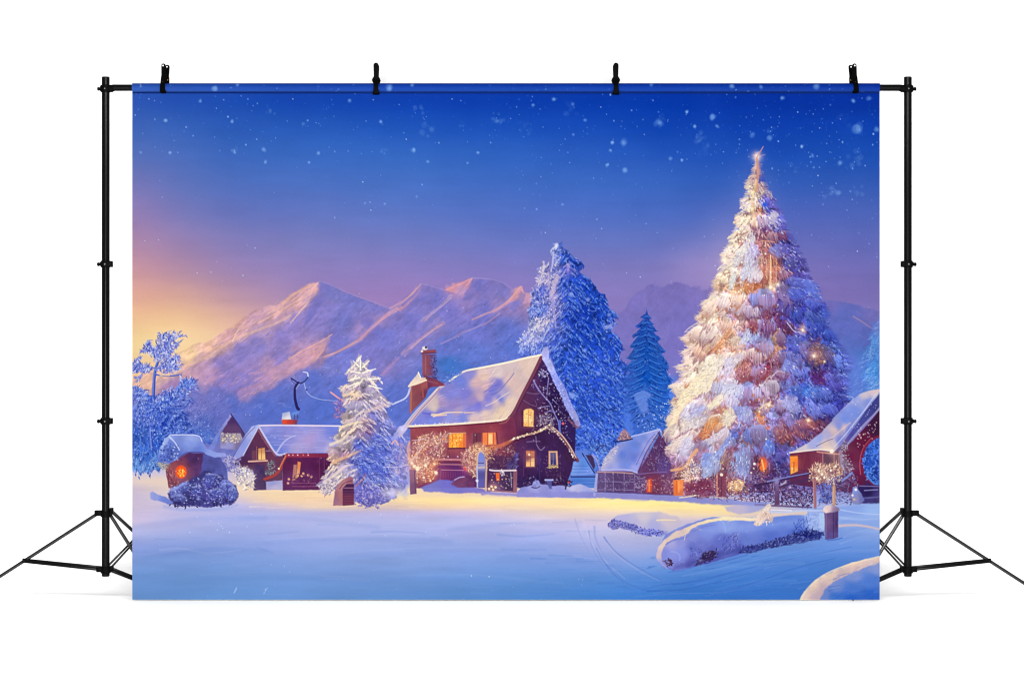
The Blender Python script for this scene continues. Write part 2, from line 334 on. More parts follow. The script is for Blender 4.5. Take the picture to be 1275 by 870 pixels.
    streaks([(300,495),(335,472),(378,440),(408,422),(400,438),(360,465),(320,488)], 60, [(230,174,160),(178,140,180),(222,164,168)], (4, 16), (.7, 1.4), .55, -.6)
    p.line([(360,447),(380,435),(400,425),(414,416)], 1.8, (226,168,158), .8, 1); p.line([(394,447),(401,438),(405,431)], 1.6, (226,170,168), .8, 1)
    p.line([(318,474),(338,462),(356,450)], 2, (200,150,172), .6, 1)
    p.line([(394,447),(412,442),(428,434),(446,424),(458,414),(470,402),(482,392),(494,385)], 3.0, (204,152,170), .7, 5, 1.3)
    p.line([(446,424),(462,410),(478,396),(492,388),(500,382)], 2, (196,146,172), .8, 2)
    p.line([(396,446),(420,438),(444,425)], 1.5, (226,170,162), .8, 1)
    p.line([(486,384),(500,376),(512,367),(524,355)], 2.8, (206,148,160), .65, 1.4, .9); p.line([(498,386),(508,378),(518,368),(524,358)], 3.4, (204,146,168), .65, 2)
    p.poly([(554,362),(558,358),(575,352),(588,347),(587,352),(580,362),(576,370),(570,366),(560,364)], [(560,360,(212,146,158)),(585,350,(206,140,160)),(575,366,(176,140,182))], .9, .8, 1, .06)
    p.line([(556,361),(572,354),(587,347)], 1.5, (226,158,156), .8); p.line([(570,366),(580,358),(588,350)], 1.4, (150,124,180), .7)
    p.line([(525,399),(536,391),(548,382),(556,374),(562,368)], 2.6, (178,150,190), .6, 4); p.line([(528,400),(536,393),(541,389)], 1.4, (204,162,178), .6)
    p.line([(504,443),(514,430),(526,420),(540,410),(552,402)], 3, (170,138,184), .75, 5); p.line([(512,434),(530,418),(550,404)], 1.6, (204,160,174), .6)
    p.line([(588,398),(604,391),(618,386),(630,378),(640,368),(648,358)], 1.8, (208,152,164), .75, 4, .9); p.line([(600,406),(612,398),(622,390)], 1.4, (180,140,178), .7)
    p.line([(549,428),(562,422),(575,414),(590,409),(603,402)], 2, (150,130,188), .8, 1.4)
    p.poly([(630,380),(636,370),(644,360),(649,356),(651,363),(652,370),(644,374)], (206,148,158), .7, 1.0, 1.5)
    p.line([(477,466),(486,456),(496,446)], 5, (164,132,186), .8, 3, 1.2); p.line([(500,440),(508,432),(516,427)], 2.6, (170,136,184), .7, 1.4)
    p.detail(M, .02, 1-2*np.abs(p.fbm(6, 4, 64))); p.detail(M, .022, p.rnoise(2.6, 65, -.7, 3.2, 2)); p.detail(M, .036, (1-2*np.abs(p.rnoise(9, 66, -.55, 2.2, 4)))*np.clip((p.Y-350)/30, 0, 1))
    for (x0, y0, x1, y1, n) in [(260,440,640,520,150),(330,395,420,450,45),(420,360,650,440,90)]:
        for _ in range(n):
            x, y = R(x0, x1), R(y0, y1)
            if rd.random() < .5: p.dot(x, y, R(.4, .8), (175,178,225), R(.2, .7), .4)
            else:
                l = R(3, 9); an = R(-1.0, -.4); p.seg(x, y, x+math.cos(an)*l, y+math.sin(an)*l, R(.7, 1.6), .3, rd.choice([(150,140,200),(90,104,190),(130,124,195)]), .4)
    for (pts, c, a) in [([(525,353),(536,356),(532,366),(523,377),(512,386),(503,392),(509,379),(517,366)],(104,106,186),.4),([(589,347),(602,348),(597,362),(586,374),(576,372),(584,359)],(100,104,184),.45),([(399,350),(412,356),(408,368),(398,384),(388,398),(378,408),(384,390),(390,372),(396,360)],(108,108,186),.45),([(648,362),(655,366),(650,380),(640,388),(634,384),(642,374)],(108,110,190),.5),([(556,378),(548,390),(536,402),(524,414),(530,400),(542,386)],(98,104,186),.3),([(470,404),(455,420),(440,432),(425,442),(440,440),(460,428),(480,410)],(96,102,188),.35),([(408,424),(404,436),(392,448),(376,460),(360,470),(380,464),(402,448)],(92,98,184),.35)]:
        p.poly(pts, c, a, 1.0, 1.6, .05)
    for (pts, c, a) in [([(399,350),(414,356),(440,367),(470,378),(486,384)],(160,150,204),.5),([(525,353),(540,357),(553,361)],(158,146,202),.6),([(588,346),(604,347),(624,351),(638,360)],(164,150,204),.6),([(396,352),(388,364),(383,376),(372,390)],(236,190,176),.55),([(524,354),(514,365),(504,374),(494,384)],(228,176,170),.6),([(588,347),(580,357),(572,366)],(232,178,170),.6),([(648,357),(640,367),(628,378),(612,387)],(230,176,166),.6),([(562,371),(552,380),(540,390)],(206,180,200),.55),([(500,442),(514,430),(530,418),(548,404)],(206,170,190),.45),([(600,404),(584,412),(566,421)],(170,156,206),.5),([(440,384),(428,398),(420,412)],(140,132,194),.4),([(455,378),(446,392),(440,404)],(92,98,178),.35),([(620,366),(610,378),(604,390)],(96,100,180),.4),([(545,366),(540,378),(532,388)],(94,98,178),.35)]:
        p.line(pts, 1.3, c, a, .7, .6)
    # mist and lake-blue at the mountains' feet
    p.poly([(165,500),(260,495),(330,495),(420,480),(480,500),(520,470),(640,470),(640,600),(165,600)], (84,106,194), .35, 14)
    for (x, y, l) in [(410,458,12),(418,462,8),(355,505,10),(320,506,7),(505,452,14)]:
        for k in range(8): p.seg(x+R(-l, l), y+R(-4, 4), x+R(-l, l), y+R(-4, 4), .8, .3, (150,160,220), .35)
    # ---------------- snow ground
    G = [(160,580),(260,585),(420,590),(700,600),(900,612),(1100,612),(1100,750),(160,750)]
    gt = {588:[(165,(206,200,224)),(200,(205,195,218)),(300,(200,185,214)),(1095,(140,140,210))],
     598:[(165,(222,204,208)),(195,(238,212,184)),(215,(228,206,196)),(300,(214,196,205)),(1095,(140,140,210))],
     607:[(165,(206,190,216)),(190,(224,204,200)),(300,(240,214,184)),(400,(238,210,180)),(640,(236,208,180)),(900,(140,140,208)),(1095,(140,146,214))],
     615:[(165,(200,188,218)),(195,(218,200,208)),(298,(226,204,200)),(312,(242,214,178)),(340,(244,214,176)),(400,(240,206,165)),(500,(248,216,168)),(560,(244,214,176)),(600,(244,216,178)),(640,(226,200,196)),(720,(238,212,170)),(800,(250,228,156)),(900,(150,146,210)),(1095,(140,150,220))],
     622:[(165,(204,192,218)),(195,(214,196,212)),(240,(190,184,224)),(300,(206,192,214)),(330,(242,210,172)),(345,(246,216,178)),(380,(242,206,168)),(440,(236,204,180)),(500,(250,220,164)),(560,(254,224,158)),(620,(255,230,166)),(690,(250,222,168)),(745,(253,230,154)),(800,(253,231,150)),(860,(252,226,150)),(910,(216,192,190)),(960,(160,160,220)),(1095,(146,172,232))],
     630:[(165,(206,192,216)),(200,(204,190,216)),(250,(178,180,228)),(300,(184,184,228)),(340,(206,188,214)),(400,(240,210,176)),(440,(228,198,182)),(490,(214,190,190)),(530,(236,202,166)),(580,(238,206,172)),(640,(238,208,178)),(700,(248,220,172)),(760,(252,228,158)),(830,(252,228,152)),(890,(250,224,150)),(930,(236,208,172)),(980,(176,176,220)),(1095,(146,176,234))],
     638:[(165,(204,188,216)),(220,(184,180,222)),(300,(172,176,228)),(350,(178,180,226)),(430,(186,180,220)),(520,(190,180,218)),(600,(200,186,214)),(680,(222,202,196)),(740,(228,206,192)),(790,(232,208,188)),(850,(240,214,170)),(910,(246,218,164)),(960,(214,192,196)),(1010,(150,168,226)),(1095,(150,180,236))],
     648:[(165,(202,186,218)),(220,(176,176,224)),(300,(162,172,228)),(400,(174,178,226)),(500,(172,176,224)),(600,(174,176,222)),(680,(200,188,216)),(740,(202,188,214)),(800,(206,190,208)),(880,(200,186,210)),(1050,(132,162,230)),(1095,(134,164,232))],
     662:[(165,(172,176,224)),(220,(158,168,222)),(300,(148,162,222)),(400,(160,170,224)),(500,(158,168,222)),(600,(158,166,220)),(680,(164,170,222)),(740,(178,178,220)),(800,(186,182,216)),(1040,(110,146,222)),(1095,(140,168,230))],
     680:[(165,(136,154,220)),(230,(126,150,217)),(300,(130,153,218)),(400,(144,162,222)),(500,(140,160,221)),(600,(138,158,220)),(680,(138,157,220)),(740,(156,166,222)),(800,(164,170,222)),(900,(112,146,218)),(1000,(92,134,214)),(1095,(98,140,218))],
     700:[(165,(116,149,215)),(250,(112,147,213)),(400,(124,153,216)),(520,(124,153,216)),(640,(114,148,216)),(740,(118,148,217)),(800,(122,152,219)),(860,(96,140,215)),(950,(74,126,209)),(1040,(70,124,210)),(1095,(80,128,212))],
     720:[(165,(105,147,213)),(250,(104,146,211)),(400,(110,148,213)),(520,(108,147,213)),(640,(96,143,213)),(740,(88,138,212)),(800,(84,134,211)),(870,(66,124,208)),(960,(60,118,206)),(1095,(62,118,206))],
     746:[(165,(100,146,211)),(250,(97,144,210)),(400,(100,146,212)),(520,(93,143,212)),(640,(80,138,212)),(740,(64,128,209)),(800,(54,119,206)),(870,(50,114,204)),(960,(52,112,202)),(1095,(50,108,202))]}
    for y_, k_ in ((630, 3), (638, 6), (648, 9), (662, 11), (680, 11), (700, 10), (720, 8), (746, 7)):
        gt[y_] = [(x, tuple(min(255, v+k_*q) for v, q in zip(c, (.9, .9, .6)))) for x, c in gt[y_]]
    p.poly(G, p.rows(gt), 1, 1.5, 1.5)
    sl = p.box(165, 590, 1095, 746); nz = p.fbm(9, 4, 21, 7.0)[sl]+.8*p.fbm(40, 2, 22, 2.5)[sl]; p.im[sl] *= (1+.022*nz*np.clip((p.Y[sl]-600)/10, 0, 1))[..., None]
    # wind ridges and tracks
    for (pts, w, c, a) in [([(463,662),(490,661),(530,663)],1.6,(104,136,214),.6),([(335,664),(350,663),(372,661)],1.3,(120,142,214),.6),([(620,665),(650,667),(690,664)],2.2,(104,140,216),.6),([(625,683),(650,684),(680,683)],2,(100,138,214),.6),([(200,684),(225,682),(260,688),(300,684)],1.2,(190,205,240),.6),([(205,690),(240,686),(290,692)],1.2,(104,136,208),.5),
        ([(320,680),(330,684),(340,688)],1.2,(96,128,206),.5),([(740,655),(741,668),(748,684),(762,702)],2.4,(140,152,216),.5),([(752,668),(764,684),(782,698),(806,712),(834,727)],1.6,(96,124,200),.65),([(756,676),(770,692),(796,710),(820,722)],2,(184,186,228),.4),([(742,682),(756,704),(774,722),(806,735)],1.2,(72,104,190),.5),([(733,660),(737,680),(748,700)],1.2,(120,140,214),.5)]:
        p.line(pts, w*1.15, c, a*(.55 if pts[0][0] < 730 else .95), w*.3, 1.5 if pts[0][0] < 730 else .9)
    for (pts, w, c, a) in [([(838,727),(870,722),(910,712),(960,700),(1010,690),(1060,680)],2.2,(58,104,196),.5),([(806,735),(850,733),(900,722),(950,708)],1.8,(52,100,194),.5),([(850,716),(900,706),(960,692),(1020,680)],1.6,(120,160,230),.5),([(790,742),(840,738),(900,736),(950,722)],1.6,(110,152,226),.35),([(880,740),(930,728),(985,708),(1040,694)],1.6,(44,92,188),.45),([(1046,676),(1070,668),(1095,665)],1.8,(150,178,236),.5),([(716,646),(722,664),(736,690),(760,715)],1.8,(150,160,218),.4),([(728,650),(733,668),(750,694),(778,720)],1.4,(206,204,236),.4)]:
        p.line(pts, w, c, a, w*.3, .9)
    # drifts: soft ridges with a lit crest and a blue lee
    for (x0, y0, x1, y1, h, a) in [(165,652,330,640,5,.3),(300,640,470,652,4,.25),(180,690,330,680,5,.28),(330,672,560,668,5,.28),(420,690,640,684,6,.22),(560,655,720,648,4,.3),(620,690,760,700,6,.25),(250,715,460,722,6,.2),(480,716,700,726,6,.2),(1050,668,1095,662,4,.35),(860,716,1000,700,5,.3),(890,734,990,722,5,.25),(960,700,1090,684,5,.3)]:
        q = [(x0+(x1-x0)*t, y0+(y1-y0)*t-math.sin(t*math.pi)*h+R(-.8, .8)) for t in np.linspace(0, 1, 7)]
        p.line(q, .6, (206, 212, 244), a*.4, 2.6, 2.0); p.line([(x, y+h*.7+1) for x, y in q], 3.5, (96, 134, 214), a*.55, 6, 3.6)
    for (x0, y0, x1, y1, n, cs) in [(560,612,900,634,90,[(255,236,180),(236,204,158),(255,244,200)]),(300,612,520,632,50,[(255,230,180),(232,200,165),(255,238,200)]),(790,690,1010,742,130,[(52,106,196),(104,150,224),(84,134,216),(58,114,204)]),(165,640,760,740,110,[(150,170,226),(112,146,214),(140,164,224)]),(640,690,800,745,60,[(62,120,206),(110,152,224)]),(1045,640,1094,690,26,[(160,184,238),(110,146,222)])]:
        for _ in range(n):
            x, y = R(x0, x1), R(y0, y1); l = R(6, 34); sl_ = R(-.04, .04) if x0 < 780 or y1 < 650 else R(-.3, -.1)
            p.seg(x, y, x+l, y+l*sl_, R(.6, 1.8), .3, rd.choice(cs), R(.12, .34)*(1.5 if x0 == 790 else 1), 1.1 if x0 != 790 else .8)
    for (x, y) in [(271,659),(276,654),(278,657),(273,651),(263,648),(286,662),(237,662),(308,655),(448,650),(480,666),(508,642),(294,734),(331,733),(587,716),(609,717),(313,639),(246,643),(640,652),(636,653),(530,662),(474,640)]:
        p.dot(x, y, R(.5, .9), (206,220,252), .7, .5)
    p.line([(292,737),(295,731)], 1.8, (170,200,250), .7); p.line([(329,738),(333,731)], 1.6, (160,192,248), .6)
    # ---------------- forest at left edge
    lt = [(160,486),(176,488),(192,494),(208,490),(224,496),(236,494),(250,512),(262,528),(268,548),(240,556),(214,556),(204,566),(200,585),(160,588)]
    lf = [(168,495,(118,128,206)),(190,500,(60,92,196)),(215,500,(92,112,200)),(235,505,(104,116,196)),(172,515,(90,114,206)),(200,520,(62,96,200)),(225,525,(70,100,198)),(250,530,(84,112,200)),(172,545,(40,80,180)),(195,550,(52,96,200)),(180,565,(50,98,200)),(172,580,(92,142,218)),(195,578,(92,140,215)),(240,545,(80,112,205))]
    p.poly(lt, lf, .92, 2, 3, .1)
    F = p.field(lf, None, 3)
    up = lambda x, y: -1.2+(x-200)/90
    p.strokes(lt, F, 900, (3, 9), (.6, 1.5), up, 1.0, .3, .28, .36, (165,190,245), (18,40,140), .8)
    p.boughs(lt, F, 150, (6, 12), lambda x, y: -.9+(x-200)/70, (.3, .4, .72), .4, .5, (200,216,252), .6)
    pb = [(232,505),(250,498),(268,490),(288,500),(290,520),(276,545),(262,552),(246,548),(236,525)]
    pbf = [(245,505,(118,116,192)),(270,500,(112,114,192)),(262,525,(88,104,186)),(255,545,(80,112,200)),(280,515,(110,112,192))]
    p.poly(pb, pbf, .6, 3, 3); p.strokes(pb, p.field(pbf), 260, (3, 9), (.5, 1.1), lambda x, y: -1.0+(x-255)/40, .8, .2, .25, .3, (170,175,225), (60,72,160), .6)
    p.line([(196,506),(206,494),(222,489),(240,488),(252,492)], 1.4, (92,104,186), .6)
    # big frosted sapling
    for (pts, w0, w1) in [([(190,560),(188,530),(191,505),(192,480),(194,460),(199,446)],5,3),([(190,520),(200,503),(214,496),(224,482),(231,474)],4,2.4),([(190,505),(182,492),(172,484),(164,482)],4,2.6),([(190,530),(182,515),(174,500)],4,2),([(192,515),(212,508),(228,508),(236,500)],3,1.2),([(215,500),(228,490),(240,478),(247,472)],1.6,.8),([(194,466),(210,468),(226,466)],2,1)]:
        p.line(pts, w0, (58,92,196), .95, w1); p.line([(x-.8, y-.8) for x, y in pts], w0*.4, (130,150,225), .7, w1*.3); p.line([(x+1.2, y+.6) for x, y in pts], w0*.3, (34,60,160), .6, w1*.3)
    def twig(x, y, an, l, dep, c):
        x2, y2 = x+math.cos(an)*l, y+math.sin(an)*l
        p.seg(x, y, x2, y2, .9+dep*.45, .6+dep*.35, c, .9); p.seg(x-.6, y-.7, x2-.6, y2-.7, .5+dep*.2, .4, (205,210,246), .6)
        for _ in range(int(l*1.0)):
            t = rd.random(); a2 = an+rd.choice((-1, 1))*R(.4, 1.2); q = R(1.5, 4.2); xx, yy = x+(x2-x)*t, y+(y2-y)*t
            p.seg(xx, yy, xx+math.cos(a2)*q, yy+math.sin(a2)*q, R(.9, 1.6), .5, rd.choice([(120,136,216),(96,112,204),(74,94,194),(178,188,238),(214,216,244),(140,130,205)]), .85)
        if dep > 0:
            for k in range(2+dep): t = R(.35, 1); twig(x+(x2-x)*t, y+(y2-y)*t, an+rd.choice((-1, 1))*R(.35, .9), l*R(.4, .62), dep-1, c)
    for (x, y, an, l) in [(198,447,-1.45,15),(200,446,-1.05,34),(202,446,-.95,20),(198,448,-1.9,14),(197,447,-2.25,20),(194,461,-.45,24),(196,459,-.7,24),(200,458,-.35,20),(192,458,-2.95,20),(190,460,3.05,24),(190,500,-2.6,22),(190,505,-.9,26),(214,496,-.95,26),(222,486,-.6,20),(228,494,-.75,24),(182,492,-2.6,16),(190,530,-2.2,24)]:
        twig(x, y, an, l*.9, 1 if y > 470 else 2, (70,92,196) if y < 470 else (44,76,186))
    for (x, y, r) in [(207,421,6),(212,430,6),(203,434,6),(199,425,4),(185,433,5),(191,440,5),(208,450,7),(216,453,5),(206,459,6),(171,456,6),(181,459,6),(168,461,4),(196,447,4),(224,486,6),(232,478,6),(214,494,7),(240,476,4),(205,505,7),(176,492,6),(184,505,7)]:
        r *= 1.25
        for _ in range(int(r*7.5)):
            a, q = R(0, 6.3), r*math.sqrt(rd.random()); l = R(1.5, 4); a2 = R(-2.2, -.2)
            xx, yy = x+math.cos(a)*q, y+math.sin(a)*q*.9
            cc = rd.choice([(116,132,214),(92,110,204),(64,84,188),(176,186,238),(220,222,246),(150,150,214),(44,62,164)]) if y < 470 else rd.choice([(84,120,214),(52,84,194),(30,56,164),(140,170,238),(196,210,248)])
            p.seg(xx, yy, xx+math.cos(a2)*l, yy+math.sin(a2)*l, R(.8, 1.7), .4, cc, .85)
    p.poly([(196,464),(207,466),(216,461),(212,467),(200,469)], (240,200,165), .8, .8, .6)
    sap = [(165,478),(182,486),(196,500),(212,492),(228,474),(242,472),(232,494),(216,508),(204,520),(190,545),(176,520)]
    p.strokes(sap, np.broadcast_to(np.array((78,108,206), np.float32), p.im.shape), 330, (2, 6), (.6, 1.4), lambda x, y: -1.0, 1.1, .3, .3, .38, (190,200,245), (24,44,150), .85)
    p.speck(lt, 160, [(190,210,250),(150,180,240)], (.4, .8))
    # ---------------- distant gable behind
    p.poly([(274,537),(303,537),(301,560),(275,558)], [(280,542,(150,140,160)),(296,542,(160,146,160)),(285,556,(150,148,206)),(300,556,(120,104,150))], 1, .7, .4, .08)
    p.poly([(270,539),(288,515),(305,540),(303,547),(300,539),(276,539)], [(288,522,(74,48,100)),(288,535,(96,64,108)),(304,544,(84,60,110))], 1, .6, .3, .06)
    p.poly([(258,562),(266,547),(276,530),(287,514),(289,517),(280,531),(272,545),(266,562)], [(285,518,(150,150,220)),(270,545,(120,134,212)),(262,560,(120,134,214))], .95, .7, .8, .1)
    p.line([(288,515),(304,539),(304,548)], 1.3, (64,44,104), .9)
    p.speck([(274,538),(300,540),(298,550),(276,552)], 70, [(225,205,165),(245,225,180),(170,160,200),(110,90,120)], (.5, 1.1))
    # ---------------- house at left
    p.poly([(290,575),(300,566),(322,532),(336,552),(352,568),(352,608),(318,610),(316,586),(296,580)], [(322,545,(96,50,84)),(305,568,(80,44,86)),(335,575,(104,54,84)),(340,595,(100,60,90)),(322,600,(82,60,104))], 1, .7, .4, .08)
    p.poly([(322,529),(424,529),(432,540),(430,563),(357,564),(345,568),(336,555),(328,542)], [(330,534,(146,148,216)),(380,533,(150,148,216)),(415,540,(112,126,214)),(335,545,(112,126,206)),(345,560,(104,122,208)),(360,546,(140,138,210)),(385,547,(170,150,206)),(400,553,(150,146,212)),(370,558,(168,158,212)),(410,560,(178,168,216)),(350,552,(120,130,212))], 1, .7, .4, .04)
    for k in range(40):
        x, y = R(330, 415), R(532, 561); p.seg(x, y, x+R(8, 26), y+R(-.4, .4), R(.6, 1.2), .3, rd.choice([(186,180,224),(128,136,208),(160,150,208)]), .5)
    p.line([(345,563),(352,552),(360,545),(368,542)], 2.4, (186,190,234), .8, 1.2); p.line([(322,529.5),(352,529),(424,530)], 1.8, (232,216,232), .9)
    p.poly([(290,570),(303,545),(314,531),(323,528),(322,533),(312,550),(304,566),(298,570)], [(315,534,(170,178,232)),(300,555,(140,150,220)),(294,568,(150,158,224))], 1, .7, .3, .06)
    p.line([(291,568),(305,545),(318,531)], 1, (70,60,130), .6); p.line([(322,532),(311,552),(303,567)], 1.2, (205,205,240), .8)
    p.line([(323,531),(332,546),(345,565),(357,564)], 2.4, (196,192,232), .95); p.line([(322,535),(331,550),(343,567)], 2.2, (136,82,104), .95)
    p.poly([(322,558),(330,557),(331,572),(322,572)], [(326,560,(205,140,90)),(326,568,(245,196,120))], 1, .6); p.line([(326,557),(326,572)], .7, (150,90,80), .8); p.line([(320,556),(320,573)], 1.2, (150,92,100), .9)
    p.poly([(314,561),(319,560),(319,572),(314,572)], (112,62,84), 1, .6); p.line([(310,574),(333,573)], 2, (222,172,150), .95)
    p.poly([(318,578),(330,578),(331,609),(316,610)], [(324,582,(74,52,98)),(324,606,(84,60,100))], 1, .7, .5, .15)
    p.strokes([(331,575),(343,573),(342,590),(332,592)], np.broadcast_to(np.array((110,120,130), np.float32), p.im.shape), 60, (2, 4), (.6, 1), None, 1, .3, .3, .3, (190,200,200), (60,50,80))
    p.poly([(352,566),(426,566),(430,609),(352,610)], [(358,575,(92,34,78)),(390,575,(88,30,80)),(380,595,(96,42,90)),(420,590,(72,26,74)),(360,600,(100,46,96))], 1, .7, .3, .1)
    for x in (398, 404, 412): p.line([(x, 570), (x, 604)], .9, (128,62,98), .6)
    p.poly([(366,578),(370,578),(369,597),(364,598)], (190,128,112), .9, .7); p.poly([(371,574),(375,575),(373,592),(369,596)], [(373,578,(235,140,80)),(371,592,(240,170,120))], .95, .7)
    for (x, y) in [(359,601),(360,596),(376,592),(384,591),(388,593),(378,589)]: p.dot(x, y, 1.5, (245,180,130), .85, .7)
    p.strokes([(365,592),(376,588),(392,594),(390,606),(364,606)], np.broadcast_to(np.array((104,52,100), np.float32), p.im.shape), 60, (2, 5), (.6, 1), None, 1, .3, .2, .3, (190,130,150), (60,20,60))
    for y in (601, 605): p.line([(364, y), (394, y)], .9, (150,80,120), .7)
    p.poly([(356,564),(421,564),(420,569),(357,569)], [(360,566,(150,50,78)),(415,567,(124,40,72))], 1, .6)
    for (x, c) in [(360,(240,200,210)),(365,(230,170,190)),(371,(240,210,220)),(378,(220,120,120)),(384,(235,190,200))]: p.dot(x, 566, .9, c, .9)
    p.line([(357,566),(352,576),(349,584),(342,591),(330,596)], 3, (168,64,62), .95, 3.6); p.line([(356,567),(351,577),(348,583)], 1, (230,150,110), .8); p.dot(347.5, 583, 1.2, (255,230,190))
    p.poly([(331,599),(352,597),(352,609),(332,609)], [(340,601,(150,150,206)),(342,607,(190,180,210))], 1, .7, .4)
    bush = [(288,585),(300,580),(312,584),(317,592),(316,608),(304,610),(296,600)]
    p.strokes(bush, np.broadcast_to(np.array((190,176,190), np.float32), p.im.shape), 200, (2, 5), (.6, 1.3), lambda x, y: -1.3, 1, .2, .4, .3, (255,240,205), (70,46,80))
    p.speck(bush, 50, [(255,240,200),(255,250,230)], (.6, 1.3)); p.glow(308, 590, 8, (255,220,150), .35)
    p.strokes([(276,565),(300,570),(300,585),(312,590),(296,592),(280,580)], np.broadcast_to(np.array((150,142,196), np.float32), p.im.shape), 130, (2, 6), (.6, 1.3), None, 1, .2, .4, .25, (245,240,240), (66,56,120))
    # roof ornament, dark pole with a loop, rope
    p.poly([(352,514),(361,512),(363,522),(351,523)], [(355,515,(170,175,205)),(358,521,(225,220,225))], 1, .7); p.poly([(351,522),(371,522),(370,528),(352,528)], [(354,525,(222,78,48)),(362,525,(190,60,55)),(370,526,(120,60,90))], 1, .6)
    p.poly([(363,514),(373,511),(373,520),(364,522)], [(368,514,(104,146,228)),(370,519,(80,90,160))], 1, .7); p.line([(367,516),(367,521)], .8, (60,60,120)); p.line([(371,516),(371,521)], .8, (60,60,120))
    p.line([(372,476),(368,482),(367.5,494),(370,506),(372,509)], 2.6, (42,36,96), 1, 4); p.line([(363,471),(368,474),(373,477),(379,475),(384,469),(384,466)], 1.8, (42,38,100), .95, 1.2); p.line([(384,468),(383,464),(378,463)], 2, (215,215,240), .9, 1)
    p.line([(363,472),(365,476),(370,478)], .8, (60,60,130), .8); p.line([(373,478),(369,484)], 1, (165,170,225), .8)
    p.line([(379,477),(382,487),(388,493),(400,497),(420,499)], 1.5, (158,172,226), .85, .8); p.dot(382, 485, 1.2, (60,60,140), .9)
    p.line([(412,488),(420,494),(428,499)], 2, (235,160,160), .9); p.strokes([(415,500),(430,496),(430,520),(418,522)], np.broadcast_to(np.array((150,110,170), np.float32), p.im.shape), 80, (2, 5), (.6, 1.2), None, 1, .3, .3, .3, (240,180,170), (90,70,150))
    p.line([(482,506),(496,500),(506,494),(510,484)], 2, (190,196,236), .9, 1.6)
    # ---------------- hut in front of the forest
    p.poly([(206,578),(222,570),(236,563),(256,564),(256,592),(232,600),(224,605),(210,607)], [(212,580,(140,66,80)),(215,600,(128,62,86)),(240,572,(70,42,92)),(245,590,(92,56,112)),(226,575,(110,54,82)),(232,596,(110,66,104))], 1, .7, .5, .16)
    p.strokes([(207,580),(218,578),(222,602),(211,606)], np.broadcast_to(np.array((128,70,90), np.float32), p.im.shape), 70, (2, 6), (.6, 1.2), lambda x, y: 1.2, .5, .3, .3, .3, (205,160,150), (60,30,60))
    p.glow(226, 587, 12, (255,90,40), .4); p.dot(226, 587, 7, (250,84,36), 1, .8, 8); p.dot(226.5, 588, 4.8, (255,150,50), .9, 1.2, 5.6)
    for (a_, b_) in [((223,582),(223,593)),((227,582),(227,593)),((230,583),(230,592)),((220,586),(232,586))]: p.line([a_, b_], .8, (225,60,30), .8)
    p.speck(ell(226.5, 588, 4.5, 5), 14, [(255,225,110)], (.6, 1))
    p.poly([(254,564),(268,566),(276,570),(284,585),(284,604),(250,606),(250,590)], [(262,572,(84,86,164)),(275,580,(82,86,160)),(262,595,(74,74,152)),(280,598,(92,104,180))], 1, .8, .8, .14)
    p.poly([(196,577),(199,560),(205,546),(213,541),(244,541),(251,547),(258,558),(270,563),(281,564),(283,568),(268,569),(254,564),(240,562),(230,564),(220,572),(206,578)], [(203,556,(150,172,232)),(206,548,(160,180,236)),(212,560,(74,96,184)),(205,572,(96,120,206)),(220,552,(120,140,214)),(240,545,(150,168,232)),(240,553,(128,148,220)),(246,560,(104,124,208)),(265,565,(140,156,226)),(222,566,(96,112,196)),(279,566,(150,160,228))], 1, .7, .5, .05)
    p.strokes([(200,575),(206,556),(212,548),(222,556),(226,566),(208,578)], np.broadcast_to(np.array((84,104,188), np.float32), p.im.shape), 150, (1.5, 3.5), (.6, 1.2), lambda x, y: -.5, .5, .25, .34, .3, (196,206,245), (34,44,130))
    p.poly([(204,557),(212,546),(220,554),(227,565),(214,573),(200,577),(198,574)], (84,104,190), .55, 1.2, .8, .2)
    for yy in range(552, 576, 4):
        for xx in range(201, 226, 4):
            if xx > 196+(575-yy)*.18 and xx < 213+(yy-548)*.55: p.dot(xx+R(-.7, .7)+(yy % 8)*.25, yy+R(-.6, .6), R(.7, 1.2), rd.choice([(190,204,246),(150,168,234),(40,54,144)]), .75, .5)
    p.line([(211,543),(218,550),(224,560)], 1.6, (214,222,250), .8, 1); p.line([(212,541),(245,541.5),(252,549)], 1.2, (214,214,246), .9); p.line([(222,571),(234,563),(252,563),(256,566)], 1.6, (70,72,150), .8)
    p.strokes([(196,578),(206,574),(214,580),(204,586)], np.broadcast_to(np.array((150,150,140), np.float32), p.im.shape), 50, (1, 4), (.6, 1.2), None, 1, .3, .4, .3, (250,220,150), (60,70,140))
    def lump(x, y, rx, ry, top, bot, n=18):
        q = [(x+rx*math.cos(a)*R(.85, 1.1), y+ry*math.sin(a)*R(.85, 1.1)) for a in [2*math.pi*k/11 for k in range(11)]]
        p.poly(q, [(x, y-ry, top), (x-rx*.6, y-ry*.2, tuple((a+b)/2 for a, b in zip(top, bot))), (x+rx*.5, y+ry*.1, tuple((a+2*b)/3 for a, b in zip(top, bot))), (x, y+ry, bot)], .95, .8, 1.3, .1)
        p.strokes(q, flat_(tuple((a+b)/2 for a, b in zip(top, bot))), n, (1.5, 4), (.5, 1.1), lambda x, y: -.8, 1.0, .25, .3, .34, (196,208,248), (36,34,96), .6)
    flat_ = lambda c: np.broadcast_to(np.array(c, np.float32), p.im.shape)
    p.poly([(208,614),(222,606),(240,594),(256,585),(275,590),(292,602),(296,616),(290,627),(262,629),(222,631),(212,626)], (66,62,132), 1, 1.2, 1.8, .25)
    p.poly([(187,613),(190,611),(197,615),(206,618),(216,625),(212,629),(198,623),(188,621)], [(192,614,(150,164,232)),(206,624,(110,128,214))], .95, .8, .8, .06)
